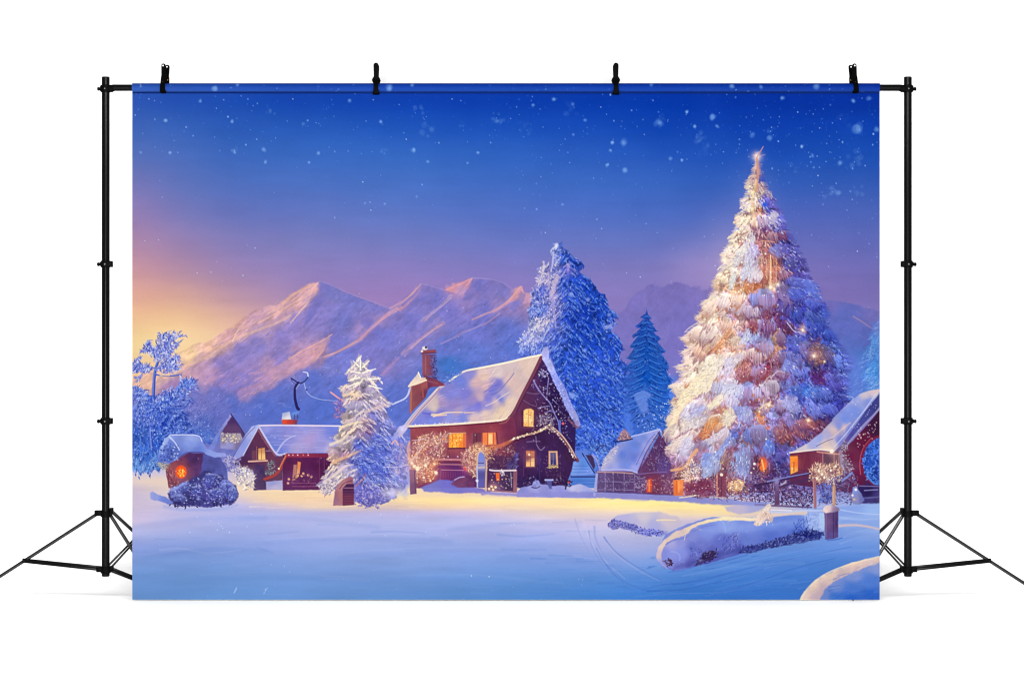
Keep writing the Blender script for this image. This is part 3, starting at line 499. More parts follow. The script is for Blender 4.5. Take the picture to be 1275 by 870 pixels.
    for (x, y, rx, ry) in [(262,596,9,7),(282,604,8,8),(229,606,9,6),(246,610,7,5),(219,613,9,7),(272,613,9,6),(288,614,8,9),(224,621,9,5)]:
        lump(x, y, rx, ry, (134,146,222) if x < 235 or x > 272 else (90,94,178), (72,78,164) if y < 616 else (48,46,116), 24)
    p.strokes([(236,600),(256,588),(284,596),(294,612),(288,626),(246,628),(236,616)], flat_((84,88,170)), 230, (1.5, 4), (.5, 1.2), None, 3, .25, .42, .28, (190,204,248), (24,22,74), .85)
    p.strokes([(212,626),(222,624),(250,623),(286,622),(288,629),(240,631),(218,631)], flat_((56,52,112)), 90, (1.5, 4), (.7, 1.5), None, 1, .3, .12, .3, (150,160,220), (26,20,60))
    for (pts, w) in [([(212,610),(222,606),(234,598)],3),([(258,590),(268,590),(276,594)],2.6),([(278,602),(288,602),(293,608)],3),([(262,611),(272,608),(280,612)],2.4),([(214,618),(224,615),(232,619)],2.2),([(240,606),(248,604)],2)]: p.line(pts, w, (168,182,240), .6, w*.5, 1.2)
    p.line([(283,602),(283.5,618)], .9, (34,40,120), .8); p.speck([(205,605),(250,592),(292,606),(288,626),(212,626)], 46, [(206,214,250),(176,190,246)], (.4, .9))
    p.line([(206,630),(225,634),(250,634),(275,633),(296,628)], 3, (116,146,226), .35, 1.4, 2)
    # ---------------- frosted tree by the cabin
    ft = [(449,443),(453,452),(462,449),(458,458),(468,461),(461,468),(475,471),(466,479),(474,489),(484,500),(480,512),(491,526),(500,540),(506,558),(512,575),(504,590),(508,604),(494,616),(484,626),(456,632),(440,626),(428,612),(408,613),(394,606),(406,592),(402,586),(414,576),(408,566),(420,551),(413,545),(425,531),(423,520),(430,506),(427,491),(425,484),(436,479),(434,466),(440,459),(436,448),(444,452)]
    ff = [(449,450,(248,232,212)),(445,462,(244,226,208)),(456,462,(236,216,206)),(446,474,(244,224,202)),(460,474,(232,214,210)),(432,486,(236,212,196)),(442,490,(246,212,176)),(452,484,(190,168,182)),(456,494,(206,190,198)),(468,492,(226,210,208)),(440,506,(206,194,204)),(454,508,(214,202,212)),(470,506,(222,196,192)),(466,514,(140,142,206)),(478,512,(196,184,214)),(432,522,(246,220,190)),(446,526,(244,222,196)),(456,526,(206,170,170)),(470,528,(150,154,220)),(484,530,(146,154,222)),(424,538,(246,222,188)),(440,536,(230,200,176)),(450,540,(190,160,176)),(456,536,(140,104,150)),(470,545,(112,130,216)),(490,545,(140,152,222)),(422,550,(248,228,204)),(434,552,(240,216,196)),(446,552,(100,118,210)),(460,560,(96,118,214)),(478,560,(112,130,216)),(498,560,(150,152,216)),(430,566,(188,140,156)),(418,573,(238,190,150)),(440,575,(110,122,208)),(428,578,(210,190,200)),(455,582,(88,112,212)),(475,580,(96,118,214)),(495,580,(150,146,208)),(408,590,(206,190,196)),(420,590,(236,216,198)),(436,588,(220,206,214)),(404,604,(200,184,200)),(418,604,(214,196,204)),(450,600,(120,118,196)),(470,600,(130,138,212)),(492,600,(168,172,224)),(452,618,(120,114,196)),(470,620,(126,122,198)),(484,615,(170,170,220))]
    # soft frost veil right of the tree
    p.poly([(488,520),(505,530),(515,560),(515,600),(505,616),(480,616),(470,580)], [(495,540,(110,126,210)),(505,570,(140,140,205)),(490,590,(126,140,214)),(505,605,(150,155,215))], .85, 4, 3, .05)
    p.poly(ft, [(x, y, (c[0]*.72, c[1]*.72, c[2]*.84)) for x, y, c in ff], 1, .9, 2.6, .1)
    Ff = p.field(ff, None, 3.4)
    fan = lambda x, y: math.pi/2+(1.15 if x < 449 else -1.15)*min(1, abs(x-449)/14+.15)
    p.detail(ft, .1, 1-2*np.abs(p.fbm(6, 3, 73)))
    bfan = lambda x, y: (.55 if x > 449 else math.pi-.55)+(x-449)*.003
    p.tiers(ft, [440,462,478,496,516,536,554,578,604,634], 449, 46, .16)
    p.boughs(ft, Ff, 150, (7, 15), bfan, (.56, .50, .76), .42, .45, (255,248,230), .6)
    p.strokes(ft, Ff, 420, (2, 5), (.5, 1.1), fan, .7, .16, .3, .3, (255,246,226), (96,84,160), .75, .8, 2.5)
    for (pts) in [[(449,445),(449,460)],[(440,449),(447,456)],[(460,449),(452,457)],[(436,462),(448,464)],[(434,474),(448,470)],[(474,471),(458,472)],[(468,459),(452,464)],[(432,482),(446,476)],[(476,484),(460,480)]]:
        p.line(pts, 1, (255,244,222), .95, 2)
    for (pts, c) in [([(412,553),(424,548),(436,538),(446,530)],(252,230,196)),([(416,575),(430,569),(446,562),(449,560)],(240,190,140)),([(404,600),(418,590),(430,580),(440,578)],(244,222,206)),([(424,532),(438,527),(452,525)],(252,226,186)),([(455,513),(470,507),(484,503)],(228,196,190)),([(428,492),(440,490),(450,494)],(250,220,180))]:
        p.line(pts, 4, c, .7, 1.6, .9)
    p.strokes([(455,540),(490,545),(505,580),(490,600),(450,600),(440,570)], np.broadcast_to(np.array((104,124,214), np.float32), p.im.shape), 330, (2, 7), (.6, 1.4), lambda x, y: .7, .6, .2, .24, .24, (196,204,246), (58,76,176), .7)
    for pts in [[(452,572),(462,577),(468,574)],[(460,592),(472,590),(480,597)],[(448,595),(456,590),(458,585)]]: p.line(pts, 1.2, (40,56,150), .7, .6)
    p.line([(443,605),(452,596),(456,589)], 1.6, (190,120,110), .8, .8)
    p.strokes([(396,604),(412,594),(420,604),(412,616),(398,612)], np.broadcast_to(np.array((206,190,196), np.float32), p.im.shape), 120, (1.5, 4), (.6, 1.2), None, 1, .2, .4, .35, (255,244,226), (90,66,100))
    p.strokes([(440,612),(455,605),(478,606),(484,622),(458,632),(440,628)], np.broadcast_to(np.array((130,122,196), np.float32), p.im.shape), 180, (1.5, 4), (.6, 1.3), None, 1, .2, .34, .3, (236,224,236), (70,66,150))
    p.poly([(415,629),(417,612),(421,603),(428,596),(437,593),(440,594),(440,628),(428,629)], [(418,620,(150,104,130)),(428,602,(176,120,126)),(436,598,(150,92,110)),(424,618,(176,112,116))], 1, .7, .4, .08)
    p.poly([(427,629),(427,607),(432,602),(441,602),(441,628)], [(434,606,(70,36,80)),(434,622,(108,50,80))], 1, .6); p.line([(423,608),(429,601),(438,598)], 1, (96,50,80), .8)
    p.line([(428,607),(440,607)], 1.6, (150,96,126), .9); 
    for y in range(611, 628, 3): p.line([(428, y), (440, y)], .6, (140,70,90), .6)
    # twig bits and warm light to the right of the frosted tree
    p.strokes([(488,530),(512,545),(512,590),(490,590)], np.broadcast_to(np.array((130,130,200), np.float32), p.im.shape), 170, (3, 8), (.6, 1.3), None, 1, .25, .3, .3, (216,210,236), (70,66,160), .7)
    p.line([(496,553),(492,548),(488,552)], 2, (240,180,170), .8); p.glow(494, 588, 4, (255,190,140), .5); p.glow(492, 613, 16, (255,225,150), .55, 6)
    # ---------------- right-hand tall firs
    bt = [(691,304),(696,305),(699,302),(704,310),(710,318),(721,322),(726,332),(722,342),(735,349),(741,360),(752,370),(758,384),(766,390),(768,404),(762,411),(771,421),(774,432),(769,445),(781,456),(779,474),(785,488),(792,505),(802,525),(812,545),(800,566),(770,580),(735,590),(716,570),(716,530),(700,480),(686,446),(672,443),(646,446),(645,424),(652,418),(658,402),(656,390),(662,374),(660,364),(668,356),(671,340),(677,324),(682,340),(685,348),(688,330),(689,312)]
    bf = [(693,308,(190,192,224)),(698,306,(96,124,210)),(690,325,(176,172,214)),(703,322,(50,88,190)),(715,330,(44,84,190)),(708,336,(140,130,206)),(678,332,(200,184,206)),(672,350,(206,186,204)),(682,350,(196,178,206)),(676,362,(90,104,204)),(690,352,(176,160,202)),(688,365,(190,168,204)),(700,355,(60,96,200)),(664,376,(150,160,222)),(674,384,(104,128,216)),(690,385,(160,150,210)),(668,404,(210,200,214)),(678,400,(214,196,208)),(690,405,(120,132,212)),(655,420,(190,188,222)),(668,420,(196,186,214)),(680,420,(140,150,218)),(655,436,(120,140,218)),(676,436,(96,122,212)),(694,425,(80,110,208)),(715,350,(40,84,190)),(730,360,(36,80,188)),(745,375,(36,84,190)),(730,385,(24,66,172)),(712,375,(52,92,196)),(710,395,(32,74,184)),(750,395,(34,80,186)),(762,396,(60,100,200)),(735,405,(28,72,180)),(755,415,(52,96,198)),(764,405,(120,140,210)),(715,420,(34,80,186)),(740,425,(34,82,190)),(765,432,(40,86,194)),(700,445,(50,94,200)),(725,450,(44,90,196)),(750,450,(56,98,204)),(770,455,(62,106,208)),(720,480,(52,96,202)),(745,480,(50,92,198)),(770,490,(54,100,204)),(730,510,(52,96,202)),(760,515,(62,106,206)),(790,520,(58,106,208)),(735,540,(72,112,212)),(770,545,(70,112,210)),(795,545,(80,120,212)),(740,565,(100,142,222)),(775,568,(74,116,212))]
    p.poly(bt, [(x, y, (c[0]*.66, c[1]*.72, c[2]*.88)) for x, y, c in bf], 1, .9, 2.6, .2); Fb = p.field(bf, None, 3.4)
    Fb = p.warp(Fb, 3, 5, 91)
    p.detail(bt, .2, 1-2*np.abs(p.fbm(5, 3, 75)))
    bang = lambda x, y: (.75 if x > 706 else math.pi-.8)
    p.boughs(bt, Fb, 470, (5, 12), bang, (.26, .40, .74), .34, .55, (205,224,255), .8)
    p.strokes(bt, Fb, 1300, (1.5, 4), (.5, 1.2), None, 3, .22, .24, .38, (176,200,252), (4,20,110), .8, 1.6, 2.0, .5, .6)
    p.strokes([(720,450),(778,450),(808,545),(775,575),(735,575),(718,540)], Fb, 600, (3, 8), (.5, 1.2), lambda x, y: .55 if x > 745 else 2.6, .5, .2, .24, .42, (150,184,246), (20,44,140), .75, .6)
    wl = [(676,326),(684,346),(690,312),(694,340),(692,380),(690,408),(670,412),(648,440),(646,424),(660,400),(660,365)]
    p.strokes(wl, Fb, 420, (1.5, 4), (.6, 1.5), None, 3, .12, .4, .26, (244,230,226), (60,74,180), .85)
    for (pts, c, w) in [([(693,305),(692,310)],(226,226,240),4.5),([(689,315),(688,328),(686,338)],(208,204,226),2.4),([(677,326),(676,338),(672,350)],(220,206,214),2),([(694,345),(690,356),(686,368)],(196,178,204),6),([(708,330),(707,338)],(170,150,212),4),([(688,370),(690,390),(692,408)],(170,160,212),3.5),([(754,408),(762,404)],(150,156,210),4.5),([(683,340),(684,360)],(190,176,210),2)]:
        p.line(pts, w, c, .75, w*.5, .9)
    for (x, y, r) in [(732,373,2.6),(711,367,3),(745,465,2.6),(728,436,2.2),(712,492,4),(758,392,2)]: p.dot(x, y, r, (140,166,232), .7, 1.2)
    for k in range(12):
        cx, cy, r = R(700, 765), R(350, 440), R(3, 6)
        if (cx-700) > (cy-330)*.75+12: continue
        a0 = R(0, 6); p.line([(cx+r*math.cos(a0+t), cy+r*math.sin(a0+t)) for t in (0, .7, 1.4, 2.1, 2.8)], 1, (110,150,232), .7, .5); p.line([(cx+(r-1.2)*math.cos(a0+t), cy+(r-1.2)*math.sin(a0+t)) for t in (0, .7, 1.4, 2.1)], 1, (8,30,130), .6)
    # frost at the left of the cabin gable
    p.strokes([(643,440),(650,428),(668,430),(684,445),(672,443)], np.broadcast_to(np.array((130,150,220), np.float32), p.im.shape), 90, (2, 6), (.5, 1.1), lambda x, y: -1.1, .7, .2, .4, .25, (230,226,240), (40,70,170), .8)
    # slim fir
    sf = [(805,386),(806.5,392),(811,396),(808,398),(814,404),(810,406),(819,412),(814,414),(823,422),(818,425),(828,437),(823,440),(832,455),(829,460),(836,480),(833,490),(840,512),(836,540),(790,540),(784,505),(776,500),(783,486),(775,478),(784,465),(777,460),(786,448),(779,446),(788,433),(783,431),(793,419),(787,417),(797,408),(791,406),(801,398),(796,396),(803,391)]
    sff = [(805,392,(50,92,186)),(800,410,(40,90,184)),(815,415,(44,96,188)),(790,440,(56,112,200)),(805,440,(26,92,186)),(822,440,(48,106,196)),(785,470,(60,110,202)),(805,470,(20,98,196)),(825,470,(40,110,204)),(780,500,(76,118,210)),(805,490,(60,120,212)),(830,500,(50,112,208)),(825,525,(74,128,216)),(800,520,(80,124,214))]
    p.poly([(782,470),(840,470),(850,560),(775,560)], [(790,520,(72,114,212)),(830,520,(64,118,214)),(830,550,(90,130,216)),(800,550,(90,130,215))], .9, 5, 2, .08)
    sff = [(x, y, (c[0]*.72, c[1]*.78, c[2]*.9)) for x, y, c in sff]
    p.poly(sf, sff, 1, .8, 1.0, .1); Fs = p.field(sff)
    p.boughs(sf, Fs, 150, (5, 10), lambda x, y: 2.6 if x < 805 else .55, (.34, .5, .68), .14, .45, (150,196,252), .5)
    p.strokes(sf, Fs, 260, (2, 5), (.5, 1.1), lambda x, y: 2.55 if x < 805 else .6, .35, .22, .24, .36, (130,180,246), (8,46,130), .8, .5, 1.5)
    for y in range(394, 510, 8):
        hw = (y-384)*.27
        for sgn in (-1, 1):
            p.line([(805+sgn*hw*.2, y-hw*.12), (805+sgn*hw*.7, y+hw*.12), (805+sgn*(hw+2), y+hw*.1+R(-1, 2))], 1.8, (60,128,216), .6, .5); p.line([(805+sgn*hw*.2, y+2-hw*.1), (805+sgn*hw*.8, y+2.6+hw*.14)], 1.4, (14,52,146), .6, .5)
    p.poly([(788,491),(802,485),(812,490),(806,500),(808,511),(800,514),(794,504)], (112,142,222), .7, 1.5, 1.5); p.speck([(790,520),(845,490),(848,540),(790,560)], 130, [(150,190,248),(200,215,250)], (.4, .8))
    # icy fir at the right edge
    rf_ = [(1096,390),(1088,402),(1084,420),(1072,440),(1064,456),(1060,480),(1062,500),(1096,500)]
    rff = [(1090,400,(104,124,200)),(1088,430,(84,140,212)),(1075,450,(80,122,208)),(1090,460,(70,140,216)),(1075,480,(88,132,216)),(1090,485,(96,150,222))]
    p.poly(rf_, rff, .9, 3, 2.5, .08); p.strokes(rf_, p.field(rff), 420, (3, 9), (.6, 1.3), lambda x, y: 2.5, .5, .18, .32, .28, (176,208,250), (40,84,180), .7, .8, 2)
    p.poly([(1050,440),(1060,436),(1072,450),(1076,480),(1064,500),(1050,500)], (96,120,210), .6, 4, 3)
    return p
def paint_cabins(p):
    rd = p.rd; R = rd.uniform
    flat = lambda c: np.broadcast_to(np.array(c, np.float32), p.im.shape)
    # ---------------- blue shed between the cabins
    p.poly([(704,566),(716,560),(730,560),(742,572),(746,606),(704,606)], [(712,570,(96,128,216)),(740,600,(84,120,204))], .9, 1.5, 1)
    p.poly([(729,566),(738,566),(741,580),(739,584)], (66,48,92), 1, .7); p.line([(725,564),(732,576),(740,588)], 1.4, (34,40,104), .9); p.line([(738,566),(744,574),(747,584)], 3, (146,150,214), .9)
    p.poly([(703,576),(716,574),(727,568),(740,590),(712,592),(708,584)], [(712,582,(120,156,228)),(728,576,(90,134,216)),(735,588,(116,146,224))], 1, .7, .5, .05)
    for y in (579, 583, 587): p.line([(708, y), (720, y+.6), (734, y+.3)], .8, (70,104,196), .6)
    p.poly([(711,594),(741,594),(741,607),(711,607)], [(720,598,(74,120,204)),(735,602,(84,126,208))], 1, .7); p.line([(711,593),(741,593)], 1.8, (36,48,116), .9)
    for y in (598, 602): p.line([(712, y), (740, y)], .7, (54,92,180), .7)
    p.strokes([(742,556),(760,552),(764,574),(748,584)], flat((78,114,206)), 90, (2, 5), (.6, 1.5), None, 2, .2, .35, .3, (176,196,246), (24,34,110)); p.line([(742,561),(747,555),(754,554)], 2, (40,44,110), .8, 1)
    # ---------------- main cabin: walls first
    p.poly([(511,527),(560,525),(626,520),(640,512),(652,490),(660,530),(662,606),(512,607)], [(520,535,(150,70,80)),(550,532,(142,60,74)),(540,545,(158,76,84)),(590,535,(130,50,72)),(615,530,(134,52,72)),(635,535,(116,46,78)),(590,560,(130,58,80)),(570,548,(138,64,80)),(625,560,(128,58,80)),(530,590,(116,50,90)),(560,590,(92,44,104)),(600,592,(84,40,92)),(650,560,(86,40,82)),(650,590,(80,40,90))], 1, .7, .3, .07)
    for k in range(90):
        x, y = R(514, 645), R(530, 572); p.seg(x, y, x+R(-1, 1), y+R(5, 14), R(.6, 1.1), .3, rd.choice([(96,32,56),(152,66,74),(112,40,64)]), .35)
    p.poly([(673,442),(678,452),(692,480),(708,508),(717,527),(716,560),(712,585),(704,604),(652,606),(646,560),(640,520),(636,516),(650,493),(662,468)], [(672,452,(66,36,92)),(664,472,(84,42,88)),(680,470,(46,28,84)),(650,500,(92,44,78)),(642,522,(98,42,74)),(640,545,(92,38,74)),(665,495,(80,42,84)),(670,520,(76,36,74)),(690,495,(40,24,72)),(700,520,(42,24,74)),(712,540,(46,30,84)),(690,540,(52,28,68)),(660,545,(78,34,70)),(680,560,(64,34,84))], 1, .7, .2, .1)
    for k in range(70):
        x, y = R(640, 668), R(505, 545); p.seg(x, y, x, y+R(5, 12), R(.6, 1), .3, rd.choice([(112,52,84),(74,30,66)]), .35)
    # frost vines on the dark gable
    gb = [(673,450),(700,500),(714,528),(712,550),(690,530),(664,535),(668,500),(660,480)]
    p.strokes(gb, flat((74,52,108)), 170, (2, 5), (.5, 1), None, 3, .25, .2, .2, (190,180,216), (20,14,50), .65)
    for (pts, w, c) in [([(664,473),(670,484),(678,494),(685,502),(690,514),(695,525),(697,540)],2.2,(140,132,200)),([(683,470),(682,480),(681,492)],1.4,(150,140,200)),([(655,488),(664,490),(674,489)],2.2,(110,76,116)),([(652,498),(660,503),(668,505),(666,498)],1.2,(112,84,126)),([(670,508),(678,506),(684,505)],1.4,(150,140,200)),([(680,513),(686,511),(692,513)],1.2,(140,134,204)),([(672,520),(682,519),(690,522)],1.2,(120,116,180)),([(697,524),(697,536),(700,542)],3.2,(96,116,206)),([(684,478),(690,476)],1,(150,140,200)),([(688,497),(694,503)],1,(150,140,200))]:
        p.line(pts, w, c, .85, w*.5)
    p.strokes(ell(677, 465, 6, 5), flat((150,144,200)), 40, (1, 3), (.6, 1), None, 3, .2, .5, .3, (220,216,240), (40,30,80))
    p.speck(gb, 90, [(200,190,226),(150,150,220),(220,200,200)], (.4, .9)); p.dot(701, 527, 1.6, (230,90,110), .95); p.dot(712, 526, 1.2, (210,70,90), .9)
    p.strokes([(668,520),(680,512),(690,520),(688,532),(676,536)], flat((130,110,140)), 110, (1.5, 4), (.6, 1.1), None, 3, .2, .4, .3, (226,216,220), (50,36,80))
    # roof
    roof = [(506,530),(512,522),(526,505),(545,484),(553,477),(560,474),(570,466),(580,461),(600,457),(630,451),(655,445),(675,441),(676,443),(664,466),(650,492),(640,511),(634,518),(626,522),(600,525),(560,528),(530,529)]
    rfl = [(520,524,(126,132,216)),(540,523,(120,134,218)),(560,520,(140,146,218)),(575,519,(122,132,214)),(590,519,(214,186,184)),(548,514,(130,122,206)),(536,516,(116,118,210)),(542,500,(206,184,180)),(540,508,(210,188,180)),(553,484,(128,124,196)),(560,490,(124,126,206)),(550,500,(160,138,188)),(565,505,(142,126,192)),(580,490,(122,120,202)),(575,475,(108,122,206)),(585,468,(132,130,200)),(590,498,(150,130,188)),(595,505,(116,114,206)),(592,475,(210,172,172)),(602,468,(222,190,176)),(620,464,(214,192,190)),(640,458,(206,184,186)),(605,482,(202,164,172)),(620,478,(120,116,200)),(612,486,(108,112,204)),(598,494,(190,160,176)),(608,496,(128,122,204)),(606,504,(150,140,204)),(618,500,(206,178,182)),(626,490,(170,158,196)),(622,496,(110,118,204)),(634,474,(216,184,176)),(642,466,(210,184,180)),(655,455,(220,192,178)),(662,456,(222,194,180)),(645,485,(214,184,176)),(635,500,(222,194,176)),(625,512,(228,200,174)),(605,516,(222,194,180)),(620,520,(230,204,178)),(586,510,(130,126,204)),(570,512,(170,150,190)),(560,526,(150,146,212))]
    p.poly(roof, rfl, 1, .7, .3, .035, 4)
    roofF = p.field(rfl, (490,430,690,540), 4)
    for k in range(230):
        x, y = R(515, 668), R(450, 526)
        t = (x-560)/110; an = R(-.35, -.15) if x < 610 else -.95+R(-.15, .15)
        if y < 462-(x-560)*.17+6: continue
        l = R(5, 18); x2, y2 = x+math.cos(an)*l, y+math.sin(an)*l
        if x2 > 676-(y2-441)*.52-3 or y2 < 466-(x2-575)*.24 or (x < 548 and y < 529-(x-506)*1.17+8): continue
        sl = p.box(x, y, x+.5, y+.5); c = p.im[sl][0, 0]; f_ = rd.choice([1.12, .9, 1.06])
        p.seg(x, y, x2, y2, R(.6, 1.5), .3, np.clip(c*f_+R(-4, 6), 0, 255), .55)
    p.line([(612,492),(622,486),(630,477),(636,470),(640,464)], 1, (90,92,170), .7); p.line([(605,505),(616,500),(624,494),(634,488)], 1.2, (236,214,200), .7)
    p.line([(600,482),(608,478),(618,474)], 1.6, (234,196,180), .6, .6); p.line([(603,488),(612,482),(622,478)], 1.4, (92,96,196), .7, .6)
    p.line([(540,518),(552,514),(562,513),(576,513)], 2.2, (244,214,172), .85, 1); p.line([(538,516),(548,516.5),(556,516)], 3.4, (240,208,176), .8, 1.6); p.line([(578,513.5),(590,513)], 1.4, (238,200,176), .8)
    p.line([(527,514),(536,515)], 2.4, (96,98,200), .7)
    p.line([(560,474),(570,467),(580,461.5),(600,457.5),(630,451.5),(655,445.5),(675,441.5)], 2.2, (254,236,208), .95, 2.4); p.line([(640,512),(652,490),(664,466),(674,444)], 1.2, (244,214,188), .85)
    p.line([(506,530.5),(530,529.5),(560,528),(600,525),(624,522.5),(632,519),(640,511)], 2.6, (250,230,204), .95, 2); p.line([(506,532.5),(540,531),(600,527.5),(626,525)], 1.2, (84,30,60), .7)
    for k in range(60):
        t = rd.random(); x = 512+t*114; p.dot(x, 529.5-t*6+R(-1.5, 1), R(.4, .8), (250,236,230), .6, .4)
    p.line([(498,541),(506,531),(520,514),(534,499),(546,484),(552,480)], 5.2, (212,186,194), .95, 3.2, .7); p.line([(510,528),(524,510),(538,495),(548,483)], 1, (130,86,130), .8); p.line([(500,534),(514,516),(530,499),(544,484)], 1.2, (240,222,216), .8)
    p.poly([(489,542),(497,532),(506,527),(508,533),(500,540),(494,547),(488,549)], [(500,534,(196,188,226)),(492,545,(150,154,220))], .9, .8, 1.4, .12)
    # gable fascia and snowy right rim
    p.line([(674,445),(664,466),(652,489),(641,511),(634,520)], 4.6, (116,58,84), 1, 4); p.line([(676,446),(666,467),(654,490),(643,512)], 1.2, (66,32,66), .8)
    p.line([(634,519),(630,525),(622,527)], 2.4, (150,84,92), .9, 1.4)
    p.poly([(674,440),(677,433),(681,432),(684,437),(684,446),(692,462),(702,480),(711,500),(718,516),(723,528),(719,533),(713,524),(705,508),(696,488),(686,466),(677,450)], [(679,436,(170,168,226)),(682,452,(176,178,234)),(695,475,(140,150,228)),(708,500,(144,152,228)),(718,520,(160,164,226)),(716,528,(150,134,190))], 1, .7, .8, .12)
    p.strokes([(676,440),(684,446),(705,490),(722,528),(712,524),(690,476)], flat((150,158,230)), 110, (1, 3), (.6, 1.2), None, 3, .2, .35, .28, (226,228,252), (90,80,150), .75)
    p.line([(708,522),(716,530),(720,532)], 3, (120,84,112), .8)
    # chimney
    p.poly([(526,441),(541,441),(541,468),(526,468)], [(529,455,(150,82,92)),(534,455,(132,66,84)),(540,455,(90,62,120))], 1, .6, 0, .06)
    p.strokes([(536,441),(543,441),(545,466),(548,478),(538,470)], flat((78,74,140)), 150, (1, 2.6), (.6, 1), None, 3, .2, .3, .4, (150,160,230), (40,26,70)); p.line([(530,443),(530,465)], 1, (170,104,108), .6)
    p.poly([(524,436),(543,435),(543,439),(526,441)], (140,70,84), 1, .6); p.line([(525,440),(543,439)], 1, (84,40,70), .9); p.poly(ell(529, 433.5, 3.6, 2.4, 12), (226,214,220), 1, .6); p.dot(530.5, 432.6, 1.4, (30,26,50)); p.dot(525.5, 437, 1.6, (232,206,200))
    p.poly([(528,467),(538,470),(552,477),(554,480),(536,482),(527,490),(526,478)], [(532,472,(112,52,80)),(545,477,(126,58,80)),(530,484,(104,48,80))], 1, .7, .3, .1); p.line([(532,474),(545,477)], 1.4, (150,84,96), .8)
    p.poly([(510,481),(520,477),(532,472),(533,484),(530,494),(522,503),(510,515)], [(512,495,(160,92,86)),(517,495,(130,68,86)),(524,485,(144,72,80)),(528,480,(160,84,84)),(530,488,(110,52,78))], 1, .6, .2, .06); p.line([(512,482),(511.5,513)], 2.2, (176,106,90), .9); p.line([(526,476),(527,494)], 2, (160,82,84), .8)
    p.poly([(508,481),(513,474),(519,466),(521,463),(524,470),(530,470),(531,474),(522,477),(512,480)], [(514,476,(236,214,188)),(522,470,(226,206,196)),(529,472,(220,190,160))], 1, .7, .6, .08); p.line([(509,481),(520,477),(531,473)], 1.6, (246,226,196), .9); p.line([(521,463),(524,470)], 1, (252,240,226)); p.line([(511,482),(509,490),(503,497),(492,501)], 1.8, (186,192,236), .9, 1.4)
    p.strokes([(548,472),(560,465),(575,462),(568,474),(556,478)], flat((84,116,200)), 90, (1.5, 4), (.5, 1), None, 3, .2, .3, .35, (150,176,240), (40,60,150), .7); p.poly(ell(570, 455, 14, 6), (62,106,190), .4, 5)
    # windows and trim on the front wall
    p.glow(570, 548, 16, (255,120,60), .25); p.glow(610, 546, 14, (255,120,60), .25); p.glow(658, 520, 10, (255,170,90), .18)
    p.poly([(559,539.5),(577,539),(577,557),(559,557)], [(562,542,(250,140,50)),(570,545,(255,176,70)),(565,554,(252,164,60)),(575,553,(246,130,50))], 1, .5); p.poly([(577,539),(580.5,540),(580.5,557),(577,557)], (220,110,70), 1, .5)
    for x in (563.5, 568, 572.5): p.line([(x, 540), (x, 556.5)], .8, (214,104,36), .8)
    for y in (545, 551): p.line([(559, y), (577, y)], .7, (226,120,44), .7)
    p.speck([(560,540),(576,540),(576,556),(560,556)], 30, [(255,220,120),(255,200,90)], (.5, 1)); p.line([(558,558),(581,557.5)], 1.6, (92,36,60)); p.line([(559,539),(580,538.5)], 1, (250,190,120), .8)
    p.poly([(588,539),(599,538),(599,553),(588,554)], (112,54,74), 1, .6); p.line([(593.5,540),(593.5,552)], .8, (86,36,60)); p.line([(588,539),(588,554)], 1, (150,86,96), .8)
    p.poly([(601,538.5),(617,538),(618,553),(601,554)], [(604,545,(240,124,66)),(612,545,(250,176,104)),(616,545,(226,110,70))], 1, .5); p.line([(607,539),(607,553)], 1.2, (200,84,56)); p.line([(614.5,539),(614.5,553)], 1.6, (214,96,64)); p.poly([(608.5,540),(613,540),(613,552),(608.5,552)], (250,206,140), .9, .6); p.line([(618,538),(620,552)], 1.6, (120,50,66))
    p.poly([(652,511),(655,509),(661,508.5),(664.5,511),(664,531),(652,530.5)], [(655,514,(250,200,120)),(660,514,(244,186,110)),(658,522,(255,224,150)),(655,528,(236,170,96)),(662,528,(240,190,120))], 1, .6, .2, .1); p.line([(658,509),(658,530)], .8, (206,140,84), .7); p.line([(652,520),(664,520)], .7, (206,140,84), .6); p.speck([(653,512),(663,512),(663,529),(653,529)], 24, [(255,244,200),(180,120,90)], (.4, .8)); p.line([(651,532),(665,532.4)], 1, (120,66,80), .8); p.line([(650,510),(650,531)], 1, (60,28,60), .8)
    p.line([(536,572),(548,571.5),(581,572)], 2.6, (196,122,132), .95); p.line([(537,574.5),(581,574.5)], 1.6, (112,44,70)); p.line([(543,577.5),(580,578)], 1.6, (180,110,130), .9)
    for x in (558, 570): p.dot(x, 568, 1, (220,190,200), .9)
    p.poly([(542,580),(588,580),(588,598),(540,596)], [(550,590,(110,44,100)),(575,590,(96,42,104)),(588,590,(104,46,92))], 1, .8); p.line([(550,584.5),(577,585)], 1.2, (180,116,150), .9); p.line([(548,597),(549,583)], 1, (130,70,120), .7)
    for x in range(552, 580, 3): p.line([(x, 587), (x+.4, 594)], .6, (132,72,128), .5)
    # ---- lit tangle of twigs by the corner post
    tw = [(511,556),(520,545),(530,540),(545,542),(558,538),(559,548),(552,556),(553,570),(545,580),(540,596),(530,600),(518,602),(514,588),(506,576)]
    twf = [(515,556,(190,130,130)),(530,548,(206,150,134)),(550,545,(200,150,140)),(540,562,(170,112,120)),(525,575,(214,150,126)),(540,580,(206,120,90)),(520,595,(190,120,110)),(535,594,(200,110,84))]
    p.poly(tw, twf, .45, 3, 4, .15); Ft = p.field(twf)
    p.strokes(tw, Ft, 560, (2, 6), (.6, 1.3), lambda x, y: -.7, 1.2, .2, .36, .3, (255,232,206), (96,40,60), .85, .9)
    p.line([(512,573),(520,564),(528,554),(534,548)], 2.2, (222,178,164), .9, 1.4); p.line([(510,550),(508,560),(511,574)], 2.6, (220,160,150), .85); p.line([(504,556),(500,552),(499,560),(497,572)], 1.6, (180,150,190), .7)
    p.line([(478,581),(495,581),(508,578)], 1.2, (196,186,224), .7); p.line([(513,548),(530,546)], 1.2, (220,190,200), .6)
